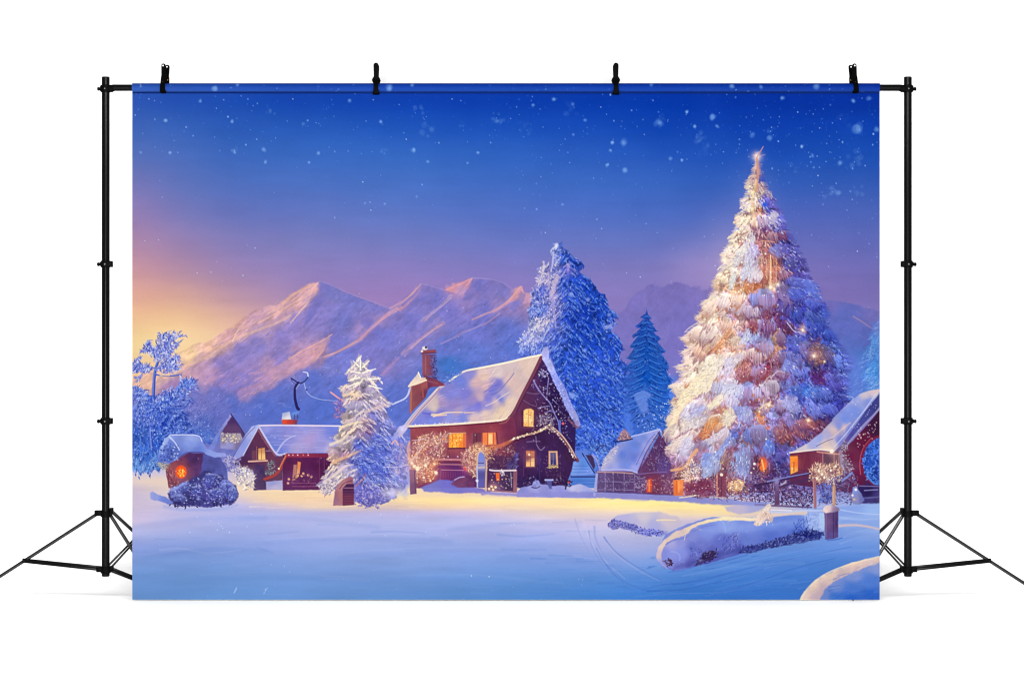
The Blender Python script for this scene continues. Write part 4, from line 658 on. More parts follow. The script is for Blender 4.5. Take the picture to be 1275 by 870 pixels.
    p.glow(514, 580, 12, (255,160,90), .5); p.glow(538, 588, 14, (255,130,60), .35)
    for (x, y, r) in [(516,580,2),(520,583,2.8),(513,576,1.6),(530,579,2),(528,594,1.4),(543,588,2.2),(541,577,1.6),(536,598,1.2)]: p.dot(x, y, r, (255,236,200), .95, .8)
    p.speck(tw, 80, [(255,210,150),(255,236,200),(250,150,90)], (.5, 1.1))
    p.poly([(510,584),(518,584),(519,614),(511,615)], [(513,590,(150,100,124)),(516,610,(120,78,112))], 1, .7, .3, .08); p.line([(516,586),(517.5,613)], 1, (90,54,90), .7)
    # ground snow in front of the cabin
    p.poly([(524,606),(535,602),(548,596),(566,598),(585,604),(612,610),(610,613),(560,613),(528,611)], [(535,606,(120,120,200)),(560,604,(112,110,200)),(590,609,(120,110,196))], .95, 1, .8, .04)
    p.poly([(562,602),(566,597),(574,594),(586,592),(592,600),(590,606),(570,606)], [(575,598,(120,64,104)),(586,602,(100,52,96))], .95, .9, 1, .15); p.line([(566,597),(572,594),(578,593)], 1.4, (200,180,224), .8)
    # ---- lower gable
    lg = [(643,552),(655,547),(668,541),(684,533),(694,540),(704,552),(712,568),(706,580),(702,604),(644,607)]
    lgf = [(650,560,(78,40,84)),(668,552,(66,36,84)),(684,545,(60,32,76)),(700,560,(58,32,76)),(690,570,(66,36,86)),(672,572,(64,36,92)),(650,590,(62,34,84)),(670,598,(52,30,76)),(690,596,(56,30,72))]
    p.poly(lg, lgf, 1, .7, .3, .12); p.strokes(lg, p.field(lgf), 220, (1.5, 4), (.5, 1), lambda x, y: 1.57, .6, .25, .15, .2, (150,110,150), (34,18,50), .55)
    p.poly([(640,548),(643,553),(643,606),(636,606),(636,560)], (88,44,80), .8, 1)
    p.strokes([(676,566),(698,566),(702,602),(680,602)], flat((74,44,90)), 170, (1, 2.6), (.5, 1), None, 3, .25, .3, .2, (150,116,140), (30,18,46), .7)
    p.line([(686,532),(697,541),(706,552),(713,564),(719,573)], 5.4, (120,74,90), 1, 4.2); p.poly([(704,560),(712,566),(719,573),(710,575),(703,574)], (62,34,70), .95, .7); p.line([(686,530),(698,540),(708,553),(717,569)], 1.4, (226,196,180), .8)
    p.line([(612,558),(625,554),(640,546),(652,542),(668,538),(678,533),(684,529)], 2.2, (214,170,140), .95); p.line([(640,549),(654,544.5),(670,540.5),(684,533)], 1.6, (60,30,64), .8)
    for k in range(60):
        t = rd.random(); x = 612+t*72; y = np.interp(x, [612,625,640,652,668,678,684], [558,554,546,542,538,533,529]); p.dot(x+R(-.6, .6), y+R(-1.4, 1.4), R(.5, 1), rd.choice([(255,236,190),(255,250,226),(220,170,130),(150,120,120)]), .9, .4)
    for k in range(40):
        t = rd.random(); p.dot(686+t*30+R(-1, 1), 531+t*t*10+t*30+R(-1.5, 1.5), R(.5, 1), rd.choice([(250,226,180),(240,220,220),(170,140,150)]), .85, .4)
    p.strokes([(680,528),(690,528),(692,538),(680,538)], flat((150,126,130)), 40, (1, 3), (.6, 1), None, 3, .2, .4, .3, (240,226,206), (50,30,60))
    # lower windows
    p.glow(661, 572, 9, (255,150,80), .22)
    p.poly([(653,561),(656,559),(664,559),(667.5,561),(667,582),(653,582)], (104,56,88), 1, .6); p.poly([(655,561),(665.5,561),(665.5,580.5),(655,580.5)], [(659,564,(214,130,90)),(657,570,(120,70,90)),(658,577,(250,190,124)),(663,575,(255,206,140)),(663,565,(190,110,90))], 1, .5)
    p.line([(660.3,561),(660.3,580)], .9, (150,84,80), .9); p.line([(655,568.5),(665,568.5)], .9, (140,76,84), .9); p.line([(655,574),(665,574)], .6, (170,104,90), .7); p.dot(659, 565.5, 1.4, (255,226,190), .9)
    p.poly([(683,561),(694,561),(695,582),(683,581)], (214,164,130), 1, .6); p.poly([(685,563),(692,563),(692.5,579),(685.5,579)], [(688,566,(96,84,130)),(689,575,(52,56,118))], 1, .5); p.line([(688.8,563),(688.8,579)], .9, (130,110,140)); p.line([(685,571),(692,571)], .6, (110,96,140), .7); p.strokes([(682,578),(695,578),(695,583),(682,583)], flat((170,146,100)), 30, (1, 3), (.5, 1), None, 3, .2, .3, .3, (250,226,160), (60,50,60))
    p.line([(656,550),(664,549),(672,549)], 1.6, (116,84,130), .9); p.line([(668,553),(673,560),(678,556)], 1.2, (140,120,160), .8); p.line([(667,543),(668,551)], 1.2, (140,120,160), .7); p.line([(652,562),(652,592)], 1, (104,56,100), .7); p.line([(672,562),(672,596)], 1.2, (62,52,120), .7)
    # ---- awning, lit shrub, gate
    p.poly([(596,560),(606,556),(620,553),(632,549),(640,548),(628,556),(616,562),(604,566)], [(604,560,(236,140,74)),(625,553,(180,92,72)),(610,563,(214,120,70))], .95, .8, .6, .1)
    sh = [(574,566),(584,558),(596,553),(604,556),(608,566),(612,575),(606,585),(600,588),(592,594),(584,588),(576,580)]
    shf = [(580,566,(200,140,130)),(595,556,(236,180,130)),(600,570,(214,160,130)),(585,580,(200,140,120)),(595,588,(220,170,130))]
    p.poly(sh, shf, .5, 3, 3, .15); p.strokes(sh, p.field(shf), 380, (1.5, 5), (.6, 1.2), None, 3, .22, .38, .32, (255,236,210), (90,36,60), .85)
    p.strokes([(612,558),(640,552),(643,572),(640,584),(612,584),(606,570)], flat((120,66,84)), 230, (1.5, 4), (.6, 1.2), None, 3, .25, .3, .35, (240,216,206), (40,20,56), .85)
    p.strokes([(630,578),(643,566),(643,585),(630,585)], flat((90,90,170)), 70, (2, 6), (.6, 1.2), lambda x, y: -.9, .4, .2, .4, .3, (190,196,240), (30,30,90), .8)
    p.poly([(606,566),(643,568),(643,610),(606,610)], (56,34,80), .55, 2)
    p.glow(580, 584, 5, (230,60,70), .45); p.dot(579, 583, 1.8, (226,80,84), .9)
    p.poly([(594,606),(594,570),(595,564),(599,561),(603,562),(605,568),(605,606)], [(600,570,(120,134,214)),(600,580,(150,150,200)),(600,590,(84,80,150)),(600,602,(96,92,170))], 1, .7)
    p.line([(595,582),(604,581)], 2.2, (206,180,170), .8); p.line([(595,576),(602,576)], 1.4, (60,56,120), .7)
    p.line([(605,610),(605.5,580),(604.5,568),(601,562.5),(597,562),(594.5,568),(594,582)], 2.4, (216,176,150), .95, 2); p.line([(594,580),(594.5,606)], 1.8, (186,186,224), .9); p.dot(594, 598, 1.8, (220,220,246), .9); p.line([(604,566),(606,606)], .8, (130,90,100), .6)
    p.strokes([(600,556),(612,556),(614,572),(606,572)], flat((190,130,110)), 60, (2, 4), (.6, 1), None, 3, .2, .3, .3, (255,230,190), (70,30,50))
    # ---- small stall
    p.poly([(607,586),(640,586),(643,612),(607,610)], [(612,592,(74,40,84)),(630,600,(70,46,84)),(620,608,(96,66,110))], 1, .7, .3, .12)
    p.poly([(639,584),(644,584),(643.5,612),(639,612)], [(641,590,(136,86,104)),(641,608,(150,96,110))], 1, .6); p.line([(610,584.5),(618,585.5),(642,585)], 2.2, (222,206,216), .95); p.line([(636,588),(637,606)], 1.2, (150,150,170), .8); p.line([(608,610),(642,612)], 2, (150,96,116), .9)
    p.poly([(617,588),(622,588),(622,598),(618,598)], (232,106,50), 1, .6); p.strokes([(622,584),(628,586),(627,594),(623,592)], flat((220,200,210)), 22, (1, 3), (.6, 1), None, 3, .2, .5, .2, (255,250,250), (90,60,90)); p.speck([(610,588),(638,588),(638,608),(610,608)], 40, [(250,200,150),(190,150,190),(130,100,150)], (.4, .8))
    p.glow(614, 606, 6, (255,150,80), .5)
    for (x, y) in [(612,605),(617,606),(614,609),(609,608)]: p.dot(x, y, 1.5, (255,222,176), .95)
    # ---- snow heap and dark plants at the foot of the lower gable
    p.strokes([(644,596),(660,592),(690,598),(712,590),(712,606),(644,607)], flat((50,34,80)), 160, (1.5, 4), (.7, 1.5), None, 3, .3, .2, .2, (190,180,216), (20,14,44))
    p.poly([(643,612),(648,606),(656,605),(662,603),(664,599),(670,597),(673,602),(680,603),(686,605),(700,604),(708,607),(712,604),(722,602),(732,606),(742,612),(742,620),(643,618)], [(650,610,(140,140,216)),(664,606,(160,160,222)),(690,610,(150,150,220)),(715,606,(186,186,226)),(735,611,(160,166,226)),(680,606,(144,144,210)),(700,616,(140,140,212))], 1, .8, .5, .06)
    p.poly([(680,598),(687,598),(687,608),(684,608)], (84,88,160), .9, .7); p.line([(679,597),(688,597)], 2.4, (170,176,230), .9); p.dot(665, 605, 3, (130,128,196), .8); p.line([(662,606),(668,607),(672,605)], 1, (50,40,90)); p.line([(667,597),(669,602)], 2, (120,130,210), .8); p.line([(706,598),(704,608)], 2, (40,34,60), .8); p.dot(708, 600, 1.2, (200,70,80))
    # shadow-side snow strip in front of the buildings
    p.poly([(596,611),(640,613),(700,612),(742,612),(800,612),(860,617),(930,623),(960,626),(960,630),(900,628),(850,624),(790,622),(740,619),(690,618),(640,617),(600,615)], [(620,613,(150,140,206)),(700,615,(140,140,212)),(760,617,(134,132,206)),(850,620,(132,134,206)),(940,627,(140,148,216))], .95, 1.2, .8, .03)
    # ---------------- small cabin
    p.poly([(743,586),(794,587),(800,578),(821,540),(832,556),(840,585),(840,616),(743,612)], [(748,595,(96,76,124)),(770,598,(84,60,106)),(790,600,(88,60,108)),(815,560,(84,48,96)),(810,575,(92,50,92)),(825,580,(92,66,130)),(815,600,(124,50,80)),(832,600,(116,66,110))], 1, .7, .4, .1)
    for x in (743.5, 753.5, 763.5, 777, 790): p.line([(x, 587), (x, 611)], 1.2, (136,120,168), .8)
    for y in (599, 609): p.line([(743, y), (790, y+.6)], 1.2, (140,124,172), .75)
    p.strokes([(744,588),(792,589),(792,611),(744,611)], flat((104,80,124)), 150, (1.5, 3.5), (.5, 1), None, 3, .25, .25, .25, (186,170,210), (44,30,66), .7)
    p.line([(744,587),(766,587.5),(788,589)], 1.8, (190,150,150), .8)
    p.poly([(748,584),(750,576),(755,567),(762,558),(770,552),(774,549),(786,542),(800,539),(821,533.5),(822,536),(816,546),(808,558),(800,573),(795,583),(793,589),(786,586),(766,585),(750,586)], [(752,578,(176,170,206)),(756,570,(190,184,206)),(764,560,(178,172,208)),(770,556,(130,142,212)),(775,565,(96,122,208)),(790,555,(100,128,212)),(800,545,(120,140,216)),(812,538,(150,156,222)),(780,578,(112,134,214)),(760,582,(150,156,218)),(790,570,(98,118,206)),(796,572,(150,152,218)),(806,556,(156,156,218)),(816,541,(160,160,220)),(790,583,(150,156,222))], 1, .7, .4, .04)
    p.line([(792,578),(800,562),(808,548),(815,540)], 1, (86,96,180), .7); p.line([(786,543),(803,539),(820,534)], 1.2, (190,196,238), .85); p.line([(749,585),(770,584),(785,585),(793,588)], 2, (176,178,228), .8)
    p.strokes([(750,582),(753,570),(764,557),(772,551),(770,560),(760,572)], flat((186,178,208)), 70, (1, 3), (.5, 1), None, 3, .2, .4, .25, (240,230,226), (120,110,160), .7)
    p.line([(821,534),(826,543),(831,553)], 2, (170,176,232), .95); p.line([(819,538),(825,546),(829,554)], 1, (50,30,70), .8); p.line([(821,537),(812,550),(803,566),(795,586)], 1.4, (70,40,84), .7)
    p.poly([(767,548),(772,541),(777,533),(782,538),(786,545),(778,548)], [(776,538,(156,120,136)),(780,544,(130,96,120))], 1, .7, 1, .2); p.strokes([(768,548),(777,533),(786,545)], flat((150,110,126)), 60, (1, 2.4), (.5, 1), None, 3, .2, .35, .35, (236,206,196), (60,40,76)); p.line([(766,549.5),(776,548.5),(787,546)], 1.6, (36,30,80), .9)
    p.strokes([(812,545),(828,552),(836,586),(806,586),(802,578)], flat((92,68,120)), 170, (1, 3), (.5, 1), None, 3, .25, .35, .2, (190,184,226), (50,26,66), .75); p.line([(794,590),(812,588),(830,587)], 1.4, (130,104,160), .7)
    p.glow(808, 606, 5, (255,90,40), .5); p.poly([(805,597),(811,595),(811,612),(805,612)], (226,84,50), .95, .8); p.line([(808,597),(808,611)], .8, (255,170,100), .9); p.line([(805,603),(811,603)], .8, (255,150,90), .8)
    p.strokes([(790,592),(806,594),(806,612),(788,611)], flat((120,96,140)), 100, (1, 3.4), (.5, 1.1), None, 3, .2, .3, .3, (216,196,216), (60,40,80)); p.strokes([(812,596),(842,585),(842,616),(812,612)], flat((130,84,112)), 170, (1, 3.4), (.5, 1.1), None, 3, .25, .3, .3, (226,190,190), (70,36,70), .8)
    p.line([(740,616),(743,590)], 3, (160,166,224), .9)
    p.line([(740,612),(780,613),(840,616)], 1, (90,80,150), .6)
def paint_fir(p):
    rd = p.rd; R = rd.uniform
    flat = lambda c: np.broadcast_to(np.array(c, np.float32), p.im.shape)
    # ---------------- the great lit fir
    T = [(942,190),(945,205),(948,218),(953,230),(955,240),(963,247),(966,256),(975,270),(979,285),(988,298),(994,312),(1002,326),(1007,342),(1004,346),(1017,354),(1020,364),(1016,376),(1026,380),(1030,392),(1026,404),(1036,414),(1044,428),(1056,444),(1060,456),(1052,466),(1056,478),(1050,494),(1058,500),(1046,520),(1030,540),(1010,560),(996,600),(960,612),(900,614),(850,612),(838,600),(840,586),(832,572),(828,560),(838,552),(834,536),(830,524),(840,510),(836,502),(846,492),(836,480),(848,472),(852,462),(842,456),(856,452),(850,438),(862,432),(850,420),(862,412),(872,402),(868,394),(878,386),(874,378),(886,370),(890,362),(887,352),(896,340),(902,326),(898,318),(908,304),(912,292),(918,280),(917,268),(926,262),(922,252),(930,242),(928,230),(936,218),(940,204)]
    tf = [(942,205,(226,170,140)),(942,218,(206,150,140)),(937,228,(230,206,190)),(944,232,(228,176,150)),(949,222,(70,100,196)),(950,238,(150,146,204)),(934,240,(246,220,182)),(941,246,(250,226,180)),(950,247,(120,114,200)),(957,242,(150,130,180)),(929,254,(226,212,216)),(936,256,(244,214,186)),(940,262,(252,206,140)),(946,262,(196,120,100)),(955,258,(84,104,214)),(962,258,(110,110,204)),(966,266,(120,112,200)),
      (924,268,(250,222,176)),(932,272,(246,220,170)),(941,270,(236,180,140)),(952,268,(170,160,216)),(962,270,(196,186,206)),(972,272,(96,104,206)),(920,284,(244,218,184)),(930,284,(230,206,196)),(944,283,(190,140,160)),(955,282,(140,120,180)),(965,282,(118,116,200)),(976,286,(100,104,200)),(916,296,(250,228,190)),(928,300,(226,196,184)),(936,296,(206,196,216)),(944,298,(186,130,132)),(955,294,(170,100,120)),(969,292,(150,70,96)),(980,298,(90,96,190)),
      (908,312,(248,222,180)),(920,314,(230,206,196)),(930,306,(196,190,222)),(940,312,(196,184,226)),(950,308,(186,116,104)),(960,312,(182,112,110)),(968,306,(126,110,180)),(976,310,(104,104,190)),(988,310,(88,90,180)),(902,326,(255,238,190)),(912,328,(232,214,198)),(922,322,(214,208,216)),(932,326,(200,196,222)),(942,324,(176,150,190)),(950,326,(190,114,100)),(960,328,(200,120,92)),(970,322,(180,104,104)),(980,326,(96,88,170)),(992,330,(84,84,172)),(1002,338,(96,88,176)),
      (896,344,(250,224,164)),(906,346,(240,206,146)),(912,344,(214,216,212)),(920,346,(226,140,84)),(926,342,(196,196,232)),(934,344,(220,206,210)),(942,340,(226,216,226)),(942,352,(204,108,64)),(952,346,(190,104,84)),(960,342,(206,126,92)),(968,342,(200,110,86)),(976,338,(140,90,130)),(990,344,(78,72,164)),(890,358,(226,196,170)),(900,358,(220,170,116)),(912,359,(226,160,100)),(926,358,(216,146,96)),(940,360,(206,124,84)),(952,358,(206,136,110)),(962,357,(246,206,160)),(972,354,(206,140,130)),(984,354,(82,92,196)),(998,352,(90,112,216)),(1010,352,(84,104,210)),(1015,364,(100,124,222)),
      (884,372,(236,212,190)),(895,372,(232,206,186)),(908,370,(226,206,206)),(920,372,(236,208,188)),(932,370,(226,200,196)),(944,370,(130,146,222)),(954,372,(150,130,180)),(964,370,(160,116,150)),(974,368,(120,92,160)),(984,368,(84,86,184)),(996,370,(74,92,200)),(1008,372,(66,90,200)),(1003,377,(110,40,90)),(878,388,(238,212,178)),(888,386,(242,214,176)),(898,384,(232,206,196)),(908,388,(170,140,176)),(918,386,(196,170,190)),(930,386,(206,176,190)),(940,388,(170,150,196)),(950,390,(130,90,140)),(956,394,(106,52,96)),(966,388,(120,84,150)),(976,388,(84,80,180)),(988,388,(66,84,194)),(1002,386,(62,76,184)),(1014,384,(54,72,176)),(1024,388,(70,100,200)),(1018,398,(48,76,176)),
      (868,402,(236,208,182)),(880,402,(236,206,174)),(890,400,(240,206,160)),(900,404,(206,184,190)),(908,402,(220,160,130)),(920,402,(232,192,160)),(930,402,(190,120,130)),(938,406,(126,58,86)),(948,402,(120,70,120)),(958,404,(150,90,120)),(966,402,(130,76,120)),(975,406,(104,56,110)),(980,411,(90,50,90)),(988,402,(82,82,180)),(999,410,(180,130,140)),(1008,406,(70,90,196)),(1022,410,(56,86,190)),(1032,416,(74,104,206)),
      (858,420,(232,206,176)),(870,420,(220,190,176)),(882,418,(206,200,216)),(890,424,(220,140,100)),(898,414,(226,212,210)),(904,422,(214,140,100)),(912,420,(232,180,140)),(922,414,(210,206,226)),(930,418,(170,180,226)),(938,420,(150,150,210)),(948,420,(130,104,160)),(956,416,(160,150,200)),(963,418,(216,170,120)),(970,420,(150,110,150)),(980,420,(90,100,200)),(992,420,(92,106,206)),(1004,420,(78,96,200)),(1016,424,(100,76,130)),(1028,422,(70,104,206)),(1040,432,(84,116,214)),
      (856,438,(238,210,176)),(870,436,(232,196,160)),(880,436,(210,130,90)),(892,434,(226,160,116)),(904,436,(236,196,166)),(916,436,(240,206,180)),(926,438,(214,160,140)),(938,436,(190,140,150)),(950,436,(186,176,210)),(960,434,(206,150,110)),(966,428,(220,160,96)),(974,438,(96,110,210)),(984,436,(86,104,206)),(996,434,(110,116,210)),(1006,434,(130,96,130)),(1016,436,(120,76,84)),(1022,444,(140,84,76)),(1032,438,(90,104,186)),(1042,446,(96,126,218)),(1052,456,(104,130,220)),
      (852,452,(246,220,180)),(866,452,(244,220,182)),(880,452,(240,226,196)),(892,452,(240,228,206)),(902,452,(196,186,214)),(912,450,(196,186,216)),(922,452,(180,130,150)),(932,450,(170,90,96)),(942,452,(160,130,170)),(952,452,(176,160,206)),(962,452,(170,116,140)),(970,452,(140,80,100)),(978,448,(170,90,90)),(986,452,(124,136,216)),(994,456,(110,126,214)),(1002,460,(100,110,206)),(1010,452,(124,80,110)),(1018,452,(126,86,110)),(1030,456,(84,80,170)),(1044,462,(90,112,208)),
      (848,468,(246,222,182)),(862,466,(248,226,186)),(876,466,(242,224,194)),(886,466,(226,214,210)),(896,466,(206,190,206)),(906,468,(214,190,196)),(918,466,(170,110,120)),(928,468,(150,80,100)),(940,468,(150,130,186)),(950,466,(150,80,90)),(958,462,(130,50,70)),(966,466,(160,130,166)),(976,468,(150,130,180)),(986,472,(110,120,206)),(1000,472,(96,110,206)),(1012,468,(84,50,120)),(1022,472,(80,50,130)),(1034,472,(80,76,170)),(1046,476,(100,120,214)),
      (846,484,(244,222,180)),(860,484,(246,222,176)),(872,480,(236,214,180)),(880,482,(206,196,216)),(868,494,(180,140,170)),(884,490,(186,104,116)),(874,490,(150,110,170)),(890,484,(150,160,220)),(898,482,(170,180,230)),(908,480,(206,206,232)),(918,482,(196,196,226)),(926,480,(170,170,216)),(934,484,(140,104,140)),(942,480,(150,150,204)),(950,484,(190,176,196)),(958,486,(196,180,196)),(966,482,(150,120,150)),(976,482,(120,126,204)),(990,482,(76,104,206)),(1002,486,(56,108,216)),(1014,486,(80,112,210)),(1028,486,(84,104,206)),(1040,488,(70,84,190)),
      (840,502,(240,214,172)),(850,500,(242,216,174)),(862,500,(230,206,176)),(868,506,(150,160,222)),(878,504,(160,166,226)),(886,500,(236,222,190)),(896,496,(240,226,194)),(904,498,(196,170,206)),(908,492,(150,140,206)),(916,494,(190,196,228)),(926,494,(160,150,200)),(932,496,(120,76,110)),(938,500,(140,90,120)),(950,500,(190,176,196)),(956,504,(232,176,130)),(964,500,(160,110,130)),(974,502,(170,166,216)),(984,506,(166,170,222)),(994,504,(120,130,214)),(1006,502,(96,116,212)),(1016,504,(110,124,214)),(1028,502,(80,96,200)),(1040,504,(56,66,170)),
      (836,516,(236,206,170)),(848,516,(230,206,176)),(858,514,(190,196,224)),(868,514,(200,196,216)),(876,514,(206,196,206)),(884,516,(200,130,110)),(892,512,(190,100,100)),(898,510,(186,110,110)),(904,514,(220,190,160)),(912,512,(226,212,190)),(920,508,(150,164,224)),(930,512,(150,156,220)),(938,512,(150,146,196)),(946,516,(200,120,80)),(954,514,(170,146,180)),(962,514,(150,156,222)),(970,518,(150,120,160)),(980,516,(150,140,200)),(990,516,(120,112,190)),(1000,514,(130,100,160)),(1010,516,(140,80,120)),(1022,516,(110,70,120)),(1034,516,(80,70,150)),
      (842,530,(226,206,190)),(854,528,(196,186,206)),(862,528,(210,140,90)),(870,528,(206,186,190)),(880,528,(206,110,60)),(888,528,(214,110,50)),(896,524,(220,140,80)),(906,526,(210,196,190)),(914,526,(190,150,140)),(922,524,(150,166,226)),(930,528,(170,176,220)),(938,528,(120,100,150)),(945,528,(214,110,60)),(952,530,(170,150,190)),(962,528,(150,160,226)),(968,534,(140,96,130)),(980,530,(130,76,100)),(992,530,(130,70,90)),(1004,526,(150,80,90)),(1014,530,(110,56,86)),(1024,528,(110,70,100)),
      (842,546,(236,212,190)),(852,546,(226,206,206)),(860,546,(196,190,222)),(868,544,(150,90,120)),(876,540,(206,90,44)),(884,540,(200,86,44)),(892,540,(190,176,210)),(900,542,(206,180,190)),(906,540,(120,140,220)),(914,540,(110,134,220)),(922,540,(150,100,120)),(930,542,(96,124,216)),(938,544,(150,160,220)),(948,542,(96,126,220)),(956,546,(110,126,206)),(966,546,(130,84,110)),(978,544,(150,80,80)),(990,546,(140,76,96)),(1000,544,(96,104,200)),(1010,546,(110,60,96)),
      (836,556,(226,202,200)),(846,558,(206,196,220)),(855,560,(200,196,226)),(864,556,(130,70,104)),(872,556,(150,100,140)),(880,556,(140,160,220)),(886,560,(226,150,100)),(894,558,(150,156,200)),(900,556,(186,170,120)),(906,558,(140,104,120)),(914,558,(120,90,140)),(922,558,(150,130,150)),(930,560,(110,140,222)),(938,560,(140,150,200)),(946,560,(110,90,130)),(956,556,(90,120,216)),(964,562,(80,86,176)),(974,560,(100,80,160)),(984,558,(96,104,196)),(994,560,(110,110,200)),
      (840,572,(140,104,144)),(850,576,(130,90,130)),(858,570,(200,150,150)),(864,566,(236,176,140)),(870,566,(220,150,130)),(858,584,(230,180,140)),(866,580,(220,190,190)),(876,572,(110,140,222)),(880,580,(140,160,222)),(886,570,(150,166,216)),(894,570,(150,160,200)),(900,572,(190,160,100)),(906,576,(130,70,90)),(914,572,(150,166,220)),(922,572,(140,164,224)),(930,572,(140,150,206)),(938,570,(100,70,110)),(946,568,(120,80,120)),(958,574,(84,70,140)),(972,572,(70,70,150)),(984,576,(90,100,190)),
      (838,590,(130,84,120)),(846,588,(190,120,100)),(852,590,(240,190,150)),(862,592,(226,196,190)),(872,588,(210,206,230)),(880,590,(170,170,220)),(888,592,(200,160,160)),(896,590,(170,110,110)),(904,588,(150,80,86)),(912,590,(160,140,180)),(920,588,(140,156,216)),(928,590,(150,150,200)),(938,590,(110,90,140)),(946,584,(150,70,70)),(958,588,(90,60,120)),(972,590,(76,66,140)),(984,590,(90,96,180)),
      (838,606,(150,80,90)),(860,604,(126,52,82)),(876,602,(130,56,84)),(892,604,(150,90,110)),(906,602,(150,86,96)),(916,602,(226,160,110)),(926,602,(160,120,120)),(936,604,(100,76,130)),(950,604,(80,56,116)),(970,604,(90,60,110)),(985,604,(96,66,110))]
    p.glow(905, 330, 26, (255, 170, 110), .22, 60); p.glow(940, 250, 22, (255, 150, 120), .16, 40)
    tf = [(x, y, tuple(v+(sum(c)/3-v)*(.22 if c[0]-c[2] > 60 else .04) for v in c)) for x, y, c in tf]
    F0 = p.field(tf, None, 4.4)
    F = p.warp(p.warp(F0, 5.5, 9, 81), 3.2, 4, 83); p.poly(T, F*np.array((.86, .80, .88), np.float32), 1, 1.0, 3.2, .08)
    rg = 1-2*np.abs(p.fbm(6, 4, 85)); p.detail(T, .14, rg); p.detail(T, .16, 1-2*np.abs(p.fbm(3.2, 2, 88)))
    # boughs in drooping tiers
    fb = lambda x, y: (lambda q: math.pi/2-q*1.05)(max(-1, min(1, (x-942)/max(10, (y-190)*.26))))
    up_ = [(x, y) for x, y in T]
    p.boughs(up_, F, 380, (6, 13), fb, (.56, .44, .62), .34, .5, (255,250,244), .7)
    # heavy lobes of snow, set like scales along the tiers, with a dark gap under each
    Ly = [190,230,262,300,330,352,380,410,440,470,500,540,580,600]; Lx = [942,931,925,911,901,891,878,864,856,849,842,839,842,846]
    Ry = [190,230,262,300,330,360,400,440,470,500,530,560,600]; Rx = [943,951,964,985,999,1013,1023,1046,1050,1044,1030,1004,985]
    tiers_ = [585,568,552,534,516,497,478,459,440,421,402,383,364,342,324,306,288,272,256]
    for ti, ty in enumerate(tiers_):
        xl, xr = np.interp(ty, Ly, Lx)+3, np.interp(ty, Ry, Rx)-4; cx = (xl+xr)/2; hw = (xr-xl)/2
        gap = 16 if ty > 360 else 10; n = max(1, int((xr-xl)/gap))
        for k in range(n+1):
            x = xl+(xr-xl)*(k+(.5 if ti % 2 else 0)+R(-.3, .3))/n; u = (x-cx)/hw
            if abs(u) > 1.05: continue
            y = ty+u*u*9+R(-6, 6); w_ = gap*R(.8, 1.5); h_ = w_*R(.7, 1.15)
            sl = p.box(min(max(x, 166), 1093), y, min(max(x, 166), 1093)+.6, y+.6); c = F0[sl][0, 0].astype(float)
            warmth = c[0]-c[2]
            if (warmth > 40 and c.mean() < 175 and rd.random() < .8) or (c.mean() < 105 and rd.random() < .7): continue
            if rd.random() < .12: continue
            W_ = np.array((255, 246, 226)) if warmth > 15 else (np.array((240, 240, 252)) if c.mean() > 165 and u < .3 else np.array((150, 172, 240)))
            top = c+(W_-c)*(R(.5, .9) if u < .2 else R(.12, .5)); mid = c*R(1.0, 1.12); bot = c*np.array((.82, .76, .86))
            gapc = rd.choice([(124,62,74),(168,92,62),(136,66,62),(104,54,84)]) if u < .1 else ((96, 50, 96) if u < .45 else (34, 38, 112))
            j = lambda v: v+R(-.1, .1)
            prof = [(-.5, .05), (-.34, -.26), (0, -.38), (.34, -.26), (.5, .05), (.5, .35), (.36, .55), (.27, .85), (.16, .6), (.05, 1.0), (-.1, .62), (-.22, .9), (-.34, .5), (-.48, .4)]
            q = [(x+j(a)*w_+u*h_*.55*max(0, b), y+j(b)*h_) for a, b in prof]
            p.poly([(a+u*2, b+R(2.5, 5)) for a, b in q], gapc, .72, 1.0, 1.4)
            p.poly(q, [(x-.1*w_, y-.4*h_, tuple(np.clip(top, 0, 255))), (x+.3*w_, y-.2*h_, tuple(np.clip(top*.97, 0, 255))), (x, y+.25*h_, tuple(np.clip(mid, 0, 255))), (x+u*h_*.4, y+.85*h_, tuple(bot))], .82, .7, .9, .07)
            for m_ in range(int(w_*.8)):
                a = R(-.45, .45); p.seg(x+a*w_, y-.1*h_, x+a*w_+u*h_*.5+R(-1, 1), y+R(.5, .95)*h_, R(.6, 1.2), .3, np.clip((top if rd.random() < .5 else bot)*R(.9, 1.06), 0, 255), .55)
    sm = [(942,200),(958,245),(985,300),(995,340),(890,350),(912,290),(930,230)]
    p.boughs(sm, F, 130, (4, 8), fb, (.6, .5, .6), .5, .5, (255,248,230), .7)
    p.tiers(T, [190,240,264,300,330,362,394,424,454,486,518,550,582,625], 942, 95, .15, 14, 6)
    # needles and frost, hanging outward and down
    ctr = lambda y: 942+(y-190)*.005
    def fan(x, y):
        hw = max(10, (y-190)*.28); t = max(-1, min(1, (x-ctr(y))/hw))
        return math.pi/2-t*1.15
    warm = [(x, y) for x, y in T if x <= 945]+[(945,610)]
    cool = [(945,250)]+[(x, y) for x, y in T if x >= 945 and y > 240]+[(945,610)]
    midw = [(928,240),(945,240),(945,360),(900,610),(836,600),(836,500),(890,360)]
    p.strokes(T, F, 520, (2, 5), (.5, 1.1), fan, .8, .2, .24, .34, (255,246,236), (64,38,96), .85, .8, 3.0, .42, .42)
    p.strokes(midw, F, 260, (1.5, 4.5), (.6, 1.3), fan, 1.2, .18, .34, .2, (255,248,228), (150,80,60), .8, 1.0, 2.5, .5, .4)
